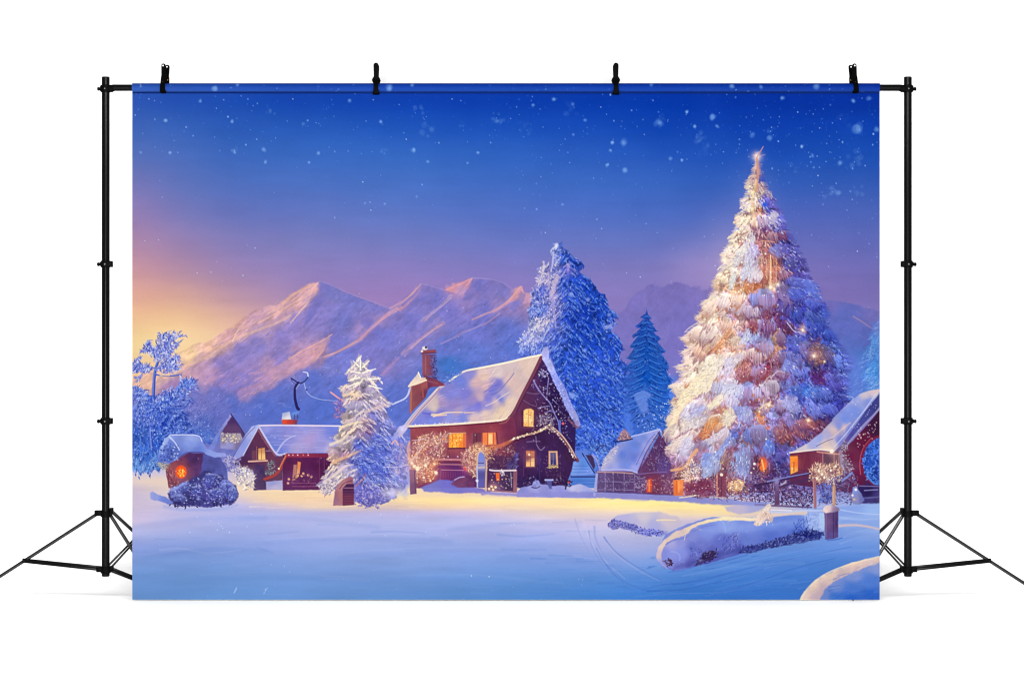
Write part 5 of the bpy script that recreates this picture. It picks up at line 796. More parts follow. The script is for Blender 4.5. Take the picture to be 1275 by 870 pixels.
    p.strokes([(955,270),(975,275),(1005,345),(1030,400),(1058,455),(1045,500),(1000,520),(960,500),(985,430),(960,400),(980,360),(970,320)], F, 600, (1.5, 4.5), (.6, 1.2), fan, 1.6, .2, .24, .36, (150,170,240), (22,22,96), .8, 1.2, 2.5, .5, .5)
    # outline needles
    for i in range(len(T)):
        (x0, y0), (x1, y1) = T[i], T[(i+1) % len(T)]
        if y0 > 560 and y1 > 540: continue
        L = math.hypot(x1-x0, y1-y0)
        for k in range(int(L*1.6)):
            t = rd.random(); x, y = x0+(x1-x0)*t, y0+(y1-y0)*t
            left = x < ctr(y); an = (math.pi-R(-.35, .75)) if left else R(-.35, .75)
            sl = p.box(min(max(x+(4 if left else -4), 170), 1090), y, min(max(x+(4 if left else -4), 170), 1090)+.5, y+.5)
            c = p.im[sl][0, 0].astype(float); l = R(2, 8 if 360 < y < 520 else 5)
            xs = x-math.cos(an)*3; ys = y-math.sin(an)*3
            p.seg(xs, ys, xs+math.cos(an)*(l+2), ys+math.sin(an)*(l+2), R(.8, 1.4), .3, c*.7+(np.array((250,230,200)) if left else np.array((84,96,190)))*.3, .8)
    # long stray twigs at the left
    for (pts) in [[(868,402),(858,408),(852,414)],[(872,410),(862,410),(855,416)],[(850,445),(858,446),(866,444)],[(842,463),(852,462),(862,458)],[(838,481),(850,478),(862,472)],[(832,481),(846,478)],[(850,420),(860,420)],[(852,430),(862,432)]]:
        p.line(pts, 1.4, (240,220,206), .7, .8)
    # drapes of snow
    def drape(pts, cols, rough=.8, a=.85, tex=.08):
        p.poly([(x, y+2.5) for x, y in pts], (120, 74, 110), .22*a, 1.6, rough+1)
        p.poly(pts, cols, a*.9, .9, rough+.8, tex, 3.4); xs_ = [q[0] for q in pts]; ys_ = [q[1] for q in pts]
        Fd = p.field(cols, None, 3.4) if isinstance(cols, list) else flat(cols)
        p.strokes(pts, Fd, int((max(xs_)-min(xs_))*(max(ys_)-min(ys_))*.16), (2, 5), (.5, 1.2), fan, .5, .12, .26, .2, (255,252,246), (110,84,130), .7, .6)
    drape([(936,294),(939,292),(940,298),(932,308),(924,318),(918,332),(912,330),(918,314),(928,304)], [(936,298,(214,206,212)),(922,318,(220,216,220)),(914,330,(206,200,206))])
    drape([(928,318),(936,308),(942,306),(946,314),(940,320),(936,332),(946,334),(949,338),(944,352),(942,340),(938,342),(934,352),(932,342),(926,350),(921,362),(920,352),(924,338),(926,328)], [(932,318,(210,206,230)),(940,314,(190,180,230)),(930,332,(206,206,222)),(944,338,(220,206,214)),(922,355,(180,186,232))])
    drape([(912,340),(915,338),(917,346),(914,358),(908,362),(908,350)], [(912,348,(210,214,212))], .5)
    drape([(957,312),(962,306),(970,304),(978,308),(976,316),(968,320),(962,320)], [(965,312,(134,138,216)),(974,312,(96,92,176))])
    drape([(921,428),(926,416),(930,408),(936,414),(946,410),(944,420),(936,426),(930,424)], [(928,416,(206,212,236)),(940,416,(160,176,228))])
    drape([(866,470),(880,452),(890,442),(898,440),(902,450),(896,462),(888,474),(884,486),(872,490),(862,496),(850,508),(842,526),(832,530),(838,512),(846,496),(858,482)], [(885,452,(244,230,198)),(895,450,(236,222,206)),(870,475,(246,228,186)),(855,492,(248,226,178)),(840,520,(244,214,172)),(880,476,(236,218,186))], 1.2, .8, .1)
    drape([(901,446),(914,442),(922,440),(930,442),(916,452),(910,466),(902,466)], [(906,450,(204,196,224)),(920,446,(214,200,216))], 1, .8)
    drape([(880,506),(890,496),(898,490),(900,480),(910,478),(926,480),(924,496),(914,496),(908,490),(902,496),(894,504),(886,508)], [(888,502,(246,232,190)),(896,496,(238,224,196)),(904,482,(190,196,232)),(916,484,(206,206,232)),(922,494,(180,180,224))], .8, .85)
    drape([(858,514),(866,506),(876,502),(880,508),(870,514),(880,520),(876,530),(862,532),(848,538),(846,526)], [(862,512,(170,180,230)),(872,510,(150,162,226)),(868,522,(212,204,210)),(852,530,(222,206,190))], .8, .75)
    drape([(900,512),(910,506),(916,508),(916,520),(908,530),(900,528)], [(906,514,(234,222,188)),(912,518,(222,210,196))], .8, .7)
    drape([(912,506),(928,504),(936,508),(936,528),(928,526),(920,520)], [(918,510,(140,154,226)),(928,514,(170,180,228)),(934,522,(150,140,196))], .8, .65)
    drape([(829,556),(838,548),(848,542),(862,540),(864,546),(856,560),(850,566),(846,560),(836,562)], [(836,554,(232,206,190)),(848,548,(236,216,206)),(856,552,(206,198,222)),(850,562,(196,190,224))], .8, .9)
    drape([(850,546),(862,544),(860,556),(852,568),(848,564)], [(856,552,(204,198,228))], .6, .85)
    drape([(885,545),(896,536),(904,530),(902,540),(894,548),(884,552),(878,546)], [(892,542,(206,190,210)),(884,548,(196,190,216))], .7, .85)
    drape([(874,592),(872,576),(876,562),(880,562),(888,566),(888,580),(884,592),(878,594)], [(877,568,(104,136,224)),(882,576,(140,164,228)),(880,588,(170,184,226))], .7, .85)
    drape([(886,566),(894,560),(902,548),(908,540),(910,546),(902,560),(896,570),(894,580),(888,574)], [(904,546,(104,134,222)),(894,566,(130,152,224)),(890,574,(160,176,220))], .7, .8)
    drape([(908,564),(918,560),(932,560),(934,580),(928,596),(920,592),(912,580)], [(916,566,(146,168,226)),(926,572,(150,172,226)),(922,588,(150,160,216))], .9, .55)
    drape([(950,556),(956,544),(962,548),(964,560),(956,570)], [(956,552,(90,126,222)),(960,562,(100,120,206))], .8, .8)
    drape([(972,455),(978,446),(984,448),(982,460),(974,462)], [(978,454,(124,138,222))], .5, .9); drape([(984,450),(990,452),(994,466),(988,466),(982,460)], [(988,458,(112,128,216))], .5, .9)
    drape([(996,488),(1004,480),(1014,484),(1016,494),(1004,496)], [(1004,488,(54,112,222)),(1012,490,(80,112,212))], .9, .7)
    drape([(974,498),(980,490),(992,494),(992,506),(984,512),(974,506)], [(980,500,(170,172,226)),(988,502,(150,156,220))], 1.2, .6, .2)
    drape([(978,360),(992,348),(1010,348),(1018,358),(1016,372),(1000,370),(986,372)], [(990,356,(86,104,208)),(1008,356,(100,124,222)),(1000,368,(66,88,196))], 1.2, .55, .2)
    # warm hollows
    for (pts, c) in [([(914,355),(924,352),(936,356),(946,350),(952,356),(944,364),(930,366),(914,364)],(206,112,60)),([(944,318),(958,316),(972,322),(972,346),(960,356),(950,344)],(188,104,88)),([(880,538),(874,532),(882,524),(890,518),(896,516),(892,526),(886,536)],(214,106,48)),([(890,432),(900,420),(908,410),(912,412),(902,428),(892,444)],(216,128,78)),([(924,448),(936,442),(934,462),(926,470),(918,462)],(160,80,92)),([(930,404),(942,402),(944,412),(936,418)],(120,48,74)),([(948,392),(958,384),(962,396),(954,404)],(110,50,92)),([(1006,430),(1016,424),(1024,436),(1030,450),(1018,454),(1004,446)],(130,82,80)),([(975,404),(988,404),(986,414),(976,416)],(96,46,84)),([(980,532),(1000,524),(1020,522),(1012,540),(996,552),(980,548)],(140,68,82)),([(964,530),(976,524),(980,544),(970,552)],(150,84,100)),([(940,468),(952,458),(962,464),(950,478),(942,484)],(150,70,80)),([(1008,464),(1024,462),(1030,478),(1014,480)],(86,40,110))]:
        p.poly(pts, c, .34, 1.6, 3.0, .3)
        p.strokes(pts, flat(c), 46, (1.5, 4), (.6, 1.1), fan, .9, .25, .25, .3, (255,200,150), (60,24,50), .8)
    for x in (948, 951, 954, 957, 960, 963, 966): p.line([(x, 322+R(-4, 4)), (x+R(-.6, .6), 350+R(-6, 4))], .8, rd.choice([(226,150,120),(240,190,150),(140,66,66)]), .7)
    p.line([(959,318),(959,340),(958.5,358)], 1.2, (255,226,170), .85)
    p.line([(942,302),(952,300),(964,302)], 1.4, (216,150,130), .8)
    sl_, cv_ = p.cover(warm, 3, 2); g_ = np.clip((948-p.X[sl_])/45, 0, 1)*np.clip((600-p.Y[sl_])/60, 0, 1)*cv_
    p.im[sl_] = 255-(255-p.im[sl_])*(1-g_[..., None]*np.array((.22, .17, .10), np.float32))
    for (x, y) in [(930,356),(945,345),(955,335),(898,432),(906,415),(885,535),(882,525),(940,408),(928,455),(953,396),(912,560),(968,538),(990,535),(945,520),(905,505),(880,490),(960,470),(1016,440),(1010,525)]: p.glow(x, y, R(5, 9), (255,130,60), R(.14, .26))
    # garland lines and glints
    for (pts, c) in [([(886,438),(898,424),(910,408)],(220,140,90)),([(946,508),(954,503),(960,500)],(255,214,150)),([(945,514),(945,526)],(255,140,60)),([(980,402),(988,412),(996,414)],(190,190,230)),([(960,470),(968,462),(976,464)],(206,190,200)),([(948,482),(956,470),(964,466)],(200,186,206))]:
        p.line(pts, 1.6, c, .85, .8)
    for _ in range(150):
        t = rd.random(); y = 245+t*340; hw = max(6, (y-190)*.27); x = ctr(y)+R(-1, .85)*hw
        p.dot(x, y, R(.5, 1.1), (255,248,236) if x < 960 else (200,214,255), R(.5, .95), .4)
    for _ in range(90):
        y = R(230, 370); hw = (y-190)*.27; x = ctr(y)-R(.3, 1)*hw; p.dot(x, y, R(.6, 1.3), (255,246,206), .8, .5)
    for (x, y, r, a) in [(959,358,2.4,1),(902,325,2.6,1),(968,354,1.8,.8),(999,411,2,.9),(1013,443,2.2,1),(957,504,2,.9),(1006,523,2,1),(936,260,2,.8),(890,400,1.8,.7),(937,240,1.4,.7),(920,290,1.2,.6),(988,456,1,.4),(1026,450,1.2,.6),(945,512,1.4,.6),(912,300,1.4,.7),(896,342,1.6,.7)]: p.star(x, y, r, (255,236,190), a)
    p.glow(942, 196, 7, (255,180,120), .6); p.star(942, 195, 2.2, (255,240,214), 1); p.line([(942,196),(947,188),(950,183)], 1.6, (226,160,140), .85, .7); p.line([(938,194),(942,196),(952,193)], .8, (230,180,170), .6)
    p.line([(942,198),(943,208),(943,222),(941,238)], 2.6, (214,150,120), .75, 4); p.line([(946,205),(950,222),(954,232)], 3, (50,80,180), .45, 3, 1.4)
    p.line([(941,225),(938,240),(936,255),(940,275)], 3, (255,226,160), .6, 2, 1.2)
    # blobs near the top
    p.dot(952, 255, 3.2, (50,92,226), .9, .8, 2.6); p.dot(964, 268, 5, (210,200,206), .75, 1, 4.2); p.dot(946, 262, 2.4, (206,126,96), .8)
    p.strokes([(952,240),(958,236),(963,246),(958,250)], flat((170,150,180)), 30, (1, 3), (.6, 1.1), None, 3, .2, .4, .3, (240,220,206), (60,60,140))
    # ---------------- the fir's foot: lamps, fence, shrubs, door
    p.strokes([(852,598),(900,590),(960,596),(985,600),(985,622),(900,622),(852,618)], flat((110,60,96)), 420, (1.5, 5), (.6, 1.4), None, 3, .25, .22, .34, (216,170,176), (40,22,56), .85)
    p.poly([(852,600),(884,598),(890,618),(852,617)], (118,48,80), .7, 2, 1.5, .2)
    p.line([(836,585),(848,583),(856,577),(862,566),(867,560)], 3.4, (240,176,126), .85, 4.4, .9)
    p.strokes([(846,588),(862,568),(872,580),(868,596),(850,597)], flat((232,206,196)), 120, (1, 3), (.6, 1.2), None, 3, .15, .4, .3, (255,246,226), (140,80,96), .85)
    p.glow(845, 606, 9, (255,120,50), .3); p.poly([(838,597),(851,597),(850.5,616.5),(838,616.5)], [(841,606,(232,112,56)),(846,605,(246,146,76)),(850,612,(216,110,70))], 1, .6, .3, .05); p.line([(845,599),(845,612)], 1, (255,190,120), .8); p.line([(842,598),(842,615)], .7, (200,84,40), .7); p.line([(840,596),(850,594)], 2, (80,40,60), .6)
    p.poly([(893,590),(904,588),(904,618),(893,618)], (126,62,86), .9, .8, .3, .1); p.line([(892.5,589),(892.5,618)], 1.2, (226,150,120), .9); p.line([(898,592),(898,616)], 1, (90,40,70), .7); p.dot(898, 590.5, 2, (255,236,214), .9)
    p.strokes([(906,602),(914,597),(926,598),(924,608),(908,610)], flat((226,160,100)), 80, (1, 3.5), (.6, 1.3), None, 3, .2, .4, .25, (255,240,200), (130,70,60)); p.glow(916, 603, 9, (255,170,90), .4)
    for (x, y) in [(912,601),(917,605),(922,600),(909,607)]: p.dot(x, y, 1.2, (255,240,196), .95)
    p.glow(949, 578, 10, (255,90,30), .6); p.poly(ell(949, 577, 6, 8.5), [(947,572,(232,90,46)),(950,580,(255,120,44))], .85, 1.4, .8); p.line([(948,572),(950,580),(951,586)], 2, (255,190,110), .9); p.strokes([(938,566),(946,570),(946,586),(938,590)], flat((90,50,80)), 50, (2, 5), (.6, 1.2), lambda x, y: -1.2, .5, .3, .2, .4, (200,130,110), (40,20,50)); p.dot(939, 577, 1.6, (240,230,240)); p.dot(935, 588, 1.2, (240,200,190))
    p.strokes([(904,560),(916,562),(914,600),(904,600)], flat((140,80,96)), 80, (2, 5), (.6, 1.2), fan, .6, .25, .3, .3, (220,186,186), (60,30,60))
    p.speck([(850,596),(985,590),(985,620),(850,616)], 120, [(255,210,160),(200,180,220),(140,110,170),(255,236,220)], (.4, .9))

def paint_front(p):
    rd = p.rd; R = rd.uniform
    flat = lambda c: np.broadcast_to(np.array(c, np.float32), p.im.shape)
    # ---------------- right cabin
    p.strokes([(935,590),(985,575),(990,600),(1012,602),(1012,630),(935,622)], flat((80,56,108)), 420, (1.5, 5), (.6, 1.5), None, 3, .25, .18, .36, (180,160,206), (26,18,54), .9)
    p.poly([(983,562),(1046,560),(1062,548),(1080,528),(1096,508),(1096,620),(1050,612),(983,602)], [(1000,575,(112,42,68)),(1020,578,(124,54,78)),(1035,570,(120,70,90)),(1050,575,(130,110,130)),(1058,570,(106,30,66)),(1075,550,(96,26,60)),(1065,595,(100,28,66)),(1090,530,(60,26,60)),(1000,595,(88,40,80)),(1040,598,(90,60,100)),(1085,610,(56,36,90))], 1, .7, .3, .08)
    for k in range(60):
        x = R(993, 1025); y = R(565, 590); p.seg(x, y, x, y+R(4, 10), .8, .4, rd.choice([(140,62,80),(90,30,60)]), .4)
    # round window onto a frosted tree
    p.poly(ell(1098, 574, 27, 33), (120,34,64), 1, .7); p.poly(ell(1099, 575, 25, 31), [(1080,575,(40,80,190)),(1090,560,(60,110,216)),(1085,600,(70,130,226)),(1092,590,(30,50,140))], 1, .7)
    p.strokes(ell(1098, 575, 24, 29), flat((56,104,214)), 260, (1.5, 5), (.7, 1.7), None, 3, .25, .3, .42, (130,180,250), (10,16,70), .9, 1.2)
    p.line([(1071,590),(1070,575),(1074,558),(1084,545)], 1.4, (196,80,100), .8, .8); p.line([(1056,594),(1068,604),(1082,606)], 1.6, (150,50,80), .7)
    # roof
    p.poly([(982,564),(994,557),(1006,551),(1022,538),(1036,523),(1050,509),(1062,497),(1070,490),(1080,486),(1096,484),(1094,489),(1086,500),(1074,516),(1064,530),(1054,544),(1044,556),(1038,562),(1020,560),(998,562)], [(1088,487,(214,190,196)),(1076,492,(206,192,204)),(1066,498,(150,160,220)),(1080,500,(130,146,220)),(1064,512,(118,140,218)),(1052,522,(112,136,216)),(1045,530,(124,138,214)),(1050,532,(206,180,184)),(1038,536,(210,184,186)),(1030,542,(170,164,204)),(1056,535,(110,124,206)),(1020,546,(150,162,222)),(1012,552,(160,166,218)),(1026,552,(216,192,188)),(1036,552,(206,186,190)),(1045,548,(120,128,206)),(1000,559,(206,196,206)),(1030,559,(232,208,190))], 1, .7, .3, .04, 3.6)
    p.line([(1090,490),(1076,510),(1062,528),(1050,543),(1038,556)], 1.2, (214,214,240), .7); p.line([(1024,551),(1036,544),(1050,532),(1058,526)], 1.2, (226,200,196), .7); p.line([(1016,555),(1030,548),(1036,546)], .8, (70,60,110), .8); p.line([(983,563),(1000,561),(1020,559),(1038,561)], 1.8, (240,220,206), .9)
    p.line([(1054,493),(1062,496),(1048,510),(1036,522)], 1.2, (190,200,240), .6)
    p.poly([(1096,488),(1096,505),(1088,514),(1076,526),(1064,540),(1052,554),(1044,562),(1038,562),(1046,555),(1056,542),(1066,528),(1078,510),(1088,498)], [(1090,500,(60,60,130)),(1076,518,(66,70,146)),(1060,538,(74,72,150)),(1048,556,(110,90,140))], 1, .7, .3, .08)
    p.line([(1096,506),(1086,518),(1074,530),(1062,544),(1052,556)], 2.2, (150,146,196), .85); p.strokes([(1046,552),(1054,548),(1056,560),(1048,562)], flat((150,130,150)), 40, (1, 3), (.6, 1), None, 3, .2, .4, .3, (230,210,206), (60,40,80)); p.speck([(1060,500),(1094,492),(1094,512),(1060,544)], 24, [(190,190,230)], (.4, .8))
    p.speck([(1066,535),(1092,520),(1090,545),(1068,560)], 30, [(230,190,200),(220,180,210)], (.5, 1))
    # wall details
    p.glow(988, 578, 9, (255,120,40), .35); p.poly([(983,567),(993,566.5),(993,586),(984,590)], [(986,572,(255,150,50)),(990,576,(246,124,50)),(988,586,(250,170,80))], 1, .6); p.line([(988,575),(988,586)], 1.6, (190,90,60), .8); p.line([(983,567),(994,567)], 1.2, (130,50,60), .8); p.dot(986, 583, 1.2, (255,210,120))
    p.poly([(1024,565),(1044,565),(1044,578),(1024,578)], [(1030,572,(100,64,88)),(1040,572,(130,92,104))], 1, .6)
    for x in (1024, 1038, 1044): p.line([(x, 563), (x, 590)], 1.2, (180,122,126), .85)
    p.line([(1017,562),(1024,563),(1044,565)], 1.8, (206,140,130), .9); p.dot(1035, 561.5, 2.4, (255,232,206)); p.glow(1035, 562, 5, (255,210,160), .4)
    p.line([(1046,562),(1048,580),(1050,590)], 4, (164,146,176), .8, 3); p.strokes([(1046,562),(1056,566),(1062,580),(1058,592),(1048,590)], flat((150,130,160)), 80, (1, 3), (.6, 1.1), None, 3, .25, .3, .3, (224,210,226), (60,40,80))
    # lit shrub with posts
    ls = [(1008,582),(1016,576),(1030,580),(1040,576),(1048,582),(1048,596),(1036,604),(1020,602),(1006,598)]
    p.strokes(ls, flat((206,160,136)), 300, (1.5, 5), (.6, 1.4), lambda x, y: -1.2+(x-1028)/40, .8, .2, .4, .28, (255,238,206), (90,36,60), .9); p.glow(1022, 588, 9, (255,210,150), .5); p.glow(1034, 594, 8, (255,190,120), .35)
    for (x, y) in [(1019,586),(1023,590),(1017,595),(1032,597),(1034,585),(1040,580),(1026,594),(1044,593)]: p.dot(x, y, 1.5, (255,244,220), .9)
    p.strokes([(1020,602),(1050,588),(1068,590),(1066,624),(1040,628),(1020,628)], flat((104,86,140)), 380, (1.5, 5), (.6, 1.4), None, 3, .25, .3, .32, (206,196,230), (28,20,60), .9); p.strokes([(1018,604),(1034,600),(1036,622),(1020,626)], flat((84,104,196)), 110, (2, 5), (.6, 1.3), None, 3, .2, .3, .3, (170,186,246), (30,30,96))
    p.line([(1048,598),(1056,592),(1060,588)], 2.6, (130,150,226), .8)
    p.line([(1013.5,597),(1014,614),(1014.5,632)], 4.2, (160,104,116), .95, 3.6); p.line([(1012.4,598),(1013,630)], 1, (206,150,140), .7); p.line([(1038,605),(1038,628)], 3.6, (196,146,116), .95); p.line([(1036.8,606),(1036.6,626)], 1, (236,190,150), .8)
    # fence
    p.line([(940,604),(955,601),(975,596),(995,591),(1008,589)], 3.4, (60,40,84), .9, 2.6); p.line([(955,599),(975,594.5),(1006,588.5)], 2, (136,136,206), .85, 1.2); p.line([(970,606),(990,600),(1008,596)], 2.4, (70,48,92), .8); p.line([(972,603),(978,600)], 2, (190,186,226), .8)
    p.poly([(965,596),(969,594),(970,628),(964,629)], [(967,600,(120,96,150)),(967,622,(100,66,104))], 1, .7, .4, .1); p.dot(966, 598, 4, (150,150,206), .6, 1.5)
    p.strokes([(972,610),(1010,608),(1010,628),(972,627)], flat((84,54,100)), 160, (1.5, 4), (.6, 1.2), None, 3, .25, .26, .3, (216,186,206), (30,18,50))
    p.line([(940,628),(966,629),(1010,631)], 2.4, (96,70,116), .8)
    # urn and dark step
    p.poly([(1068,604),(1096,603),(1096,626),(1066,626)], [(1080,610,(40,30,84)),(1090,620,(66,56,120))], .95, 1, .5, .2); p.line([(1070,604.5),(1096,605)], 1.4, (130,116,176), .8); p.line([(1076,610),(1092,609)], 1.6, (150,150,206), .7); p.line([(1070,620),(1094,618)], 2, (110,110,176), .6)
    p.poly([(1062,606),(1066,606),(1072,614),(1076,622),(1070,627),(1062,627),(1059,620),(1061,612)], [(1063,612,(130,146,216)),(1066,620,(150,150,200)),(1072,620,(104,108,176))], 1, .8, .4, .08); p.dot(1065, 609, 1.6, (236,236,250)); p.dot(1061, 616, 1.4, (236,220,226)); p.dot(1063, 621, 1.4, (226,176,140))
    # lit snow edges right of the fir
    p.line([(846,619),(862,617),(866,616)], 1.6, (240,216,186), .8); p.poly([(900,630),(930,628),(956,628),(944,636),(920,640),(905,636)], [(920,632,(180,172,216)),(940,631,(150,158,222))], .8, 1.2, .8)
    p.line([(745,626),(780,622),(830,625),(880,630),(902,632)], 2.4, (255,236,176), .6, 1.6, 1.2)
    p.poly([(1000,633),(1096,626),(1096,640),(1045,642)], [(1060,634,(130,160,230)),(1090,634,(150,184,240))], .7, 1.4, .8); p.line([(1045,634),(1070,638),(1096,640)], 1.6, (180,200,244), .7)
    p.line([(1044,654),(1066,653),(1090,657),(1096,659)], 3.4, (222,192,190), .8, 2, 1); p.line([(1046,644),(1070,646),(1096,645)], 3, (170,196,242), .6, 2, 1.2)
    # ---------------- left stone kerb under snow
    p.poly([(758,646),(770,640),(790,637),(820,637),(842,642),(850,650),(830,663),(815,660),(795,656),(775,652)], [(775,646,(176,174,222)),(800,642,(206,196,208)),(830,646,(204,190,204)),(815,655,(168,170,220)),(790,650,(182,178,218))], .9, 1.4, .8)
    kb = [(756,652),(762,646),(772,647),(786,651),(800,657),(815,658),(831,661),(824,667),(808,667),(792,662),(776,658),(762,657)]
    p.poly(kb, [(765,650,(120,116,190)),(790,656,(104,108,192)),(820,663,(124,132,212))], .9, .9, 1.5, .2); p.strokes(kb, flat((104,106,190)), 240, (1, 2.6), (.6, 1.2), None, 3, .3, .3, .4, (214,212,246), (40,38,104), .8)
    p.line([(758,648),(766,641),(785,637),(810,636)], 1.6, (236,214,196), .7, 1); p.line([(818,647),(830,646.5),(841,647)], 2.2, (244,222,176), .85, 1)
    # ---------------- log under snow
    lg = [(817,690),(820,676),(828,664),(840,657),(855,652),(868,647),(885,643),(905,642),(925,643),(945,645),(965,643),(985,640),(1000,637),(1026,637),(1028,664),(1010,668),(985,674),(955,681),(930,686),(905,692),(880,700),(860,706),(840,709),(826,704)]
    lf = [(820,684,(206,182,196)),(828,668,(226,198,184)),(842,660,(214,186,186)),(835,675,(166,162,214)),(832,690,(124,136,216)),(845,690,(120,134,220)),(850,676,(150,150,214)),(860,668,(150,152,214)),(860,685,(112,128,216)),(866,655,(226,200,178)),(880,648,(240,214,172)),(870,662,(130,142,218)),(890,655,(124,142,222)),(900,668,(116,130,212)),(880,672,(126,136,210)),(885,685,(96,104,186)),(905,646,(244,220,176)),(930,647,(246,222,178)),(905,654,(140,156,226)),(930,656,(124,146,224)),(925,668,(106,122,206)),(915,680,(96,110,196)),(945,652,(118,142,222)),(960,660,(92,120,210)),(980,652,(104,132,218)),(1000,650,(120,146,224)),(950,672,(84,104,196)),(990,664,(80,104,200)),(1015,648,(160,180,236)),(845,702,(120,130,212)),(865,700,(80,74,150))]
    p.poly([(818,690),(828,664),(855,652),(885,643),(945,645),(1000,637),(1027,637),(1028,664),(985,675),(930,687),(880,701),(840,710),(824,704)], [(860,668,(132,142,216)),(880,660,(126,144,222)),(905,652,(140,162,230)),(930,654,(124,146,224)),(960,652,(112,140,222)),(985,650,(108,138,220)),(1015,648,(160,182,238)),(870,680,(112,122,206)),(900,674,(98,110,198)),(930,672,(104,124,208)),(960,668,(88,112,204)),(990,664,(82,106,200)),(885,692,(84,88,176)),(920,684,(84,94,184))], 1, .8, .7, .02, 3.6)
    p.poly([(826,703),(822,692),(826,680),(836,672),(850,670),(862,674),(870,684),(868,696),(858,704),(842,709)], [(836,676,(168,166,220)),(846,674,(146,150,218)),(830,690,(132,142,222)),(848,690,(122,136,222)),(862,684,(104,116,204)),(845,704,(126,132,214)),(860,700,(96,98,184))], 1, .9, .6, .02)
    p.strokes(lg, p.field(lf, None, 3.6), 90, (3, 9), (.5, 1.2), lambda x, y: -.25, .5, .08, .24, .14, (190,200,246), (70,80,170), .4, .4)
    p.poly([(817,692),(819,682),(825,673),(837,663),(856,655),(881,646.5),(900,642.5),(927,643),(946,645),(946,648.5),(927,647.5),(900,647),(884,649.5),(871,653.5),(859,660),(856,664),(851,667),(840,669),(831,674),(825,682),(823,691),(825,700),(832,707),(824,703),(819,698)], [(820,690,(214,190,200)),(824,678,(232,204,186)),(838,666,(230,204,186)),(848,662,(222,196,188)),(858,656,(242,214,182)),(880,648,(248,224,180)),(905,644,(250,230,184)),(940,646,(250,228,188)),(824,700,(160,160,222))], .95, .8, .9, .04)
    p.line([(829,677),(838,672),(850,670),(858,666)], 1.4, (104,114,202), .55, .8, .8)
    p.poly([(838,709),(860,705),(880,699),(905,690),(930,685),(985,674),(985,669),(930,679),(900,684),(880,691),(858,698),(842,702)], (62,66,150), .4, 1.8, 1.6)
    p.poly(ell(845, 688, 13, 9), (150,160,232), .4, 4)
    p.poly([(872,660),(890,654),(930,652),(990,647),(1000,650),(930,658),(890,664)], (150,170,236), .35, 2.5)
    p.line([(852,671),(853,666),(857,659),(866,654)], 1, (236,212,190), .8, .6); p.line([(836,686),(842,687),(846,691),(846,697)], 2, (160,172,232), .7, 1, .9)
    p.line([(899,648),(902,654),(903,662)], 2, (160,180,238), .7, .8, .8); p.line([(862,661),(876,655),(890,653)], 1.2, (96,108,190), .5, .5, .8); p.line([(905,657),(925,660),(948,658)], 3, (140,162,232), .4, 1, 1.6)
    p.line([(880,699),(850,709),(836,711)], 2, (92,120,214), .6, 1, 1); p.line([(930,690),(900,698),(878,704)], 2.2, (64,104,204), .5, 1, 1.2)
    p.strokes([(826,697),(832,694),(838,699),(836,704),(830,704)], flat((84,54,84)), 40, (1, 3), (.7, 1.3), None, 3, .3, .15, .4, (180,130,140), (30,16,40)); 
    p.poly([(864,704),(870,696),(876,688),(884,684),(892,686),(890,692),(884,696),(872,702)], [(880,688,(48,32,70)),(870,700,(70,60,120))], .9, .8, 1, .2); p.strokes([(862,704),(876,686),(894,684),(892,694),(876,702)], flat((60,46,96)), 80, (1.5, 4), (.6, 1.4), lambda x, y: -.7, .7, .3, .25, .4, (160,166,226), (24,14,44))
    p.strokes([(858,676),(872,680),(876,688),(866,694),(858,690)], flat((100,104,190)), 40, (2, 6), (.5, 1), lambda x, y: .8, .5, .2, .2, .4, (170,176,230), (56,56,130), .7)
    p.strokes([(898,672),(918,664),(920,686),(900,692)], flat((96,104,190)), 110, (2, 7), (.5, 1), lambda x, y: -1, .8, .2, .24, .36, (180,190,240), (44,44,120), .7)
    gr = [(918,688),(922,682),(945,676),(970,670),(985,664),(1000,660),(1016,660),(1026,664),(1020,670),(990,675),(960,682),(935,687)]
    p.poly(gr, (58,66,140), .8, 1, 1.6, .25); p.strokes(gr, flat((56,62,140)), 330, (1.5, 5), (.6, 1.4), lambda x, y: -.9, 1, .3, .26, .4, (150,170,236), (16,16,60), .9)
    for k in range(26):
        an = R(-2.9, -.2); l = R(6, 18); x0, y0 = 1006+R(-3, 3), 668; p.seg(x0, y0, x0+math.cos(an)*l*1.3, y0+math.sin(an)*l*.8, 1.2, .4, rd.choice([(28,34,110),(50,70,160),(20,24,80)]), .9)
    p.strokes([(988,652),(1000,646),(1012,656),(1000,664),(986,664)], flat((70,96,190)), 60, (2, 6), (.5, 1), lambda x, y: -1.4, .8, .2, .2, .4, (150,176,240), (26,36,110), .8)
    p.line([(945,645),(965,640),(985,638),(1002,637.5)], 4.4, (232,206,188), .85, 6, 1); p.line([(950,636),(975,637),(1000,635),(1024,635)], 2.6, (190,204,242), .9, 2, .9); p.line([(960,634),(985,635)], 1.4, (240,236,246), .7)
    p.strokes([(1000,639),(1026,638),(1026,662),(1004,652)], flat((156,180,236)), 70, (1.5, 5), (.5, 1), lambda x, y: -.6, .8, .12, .3, .25, (220,232,252), (80,104,190), .7); p.poly([(1019,638),(1026,638),(1026,660),(1020,656)], (180,206,240), .7, 1)
    p.poly([(938,652),(942,644),(948,636),(953,628),(957,627),(960,630),(957,636),(962,644),(960,650),(954,646),(948,652),(942,654)], [(955,630,(240,222,206)),(948,642,(232,204,184)),(957,642,(224,196,186))], .95, .8, 1, .12); p.strokes([(940,652),(950,634),(958,630),(961,648),(950,652)], flat((234,210,196)), 50, (1.5, 4), (.6, 1.1), lambda x, y: 1.9, .6, .15, .35, .3, (255,244,230), (150,100,96), .8)
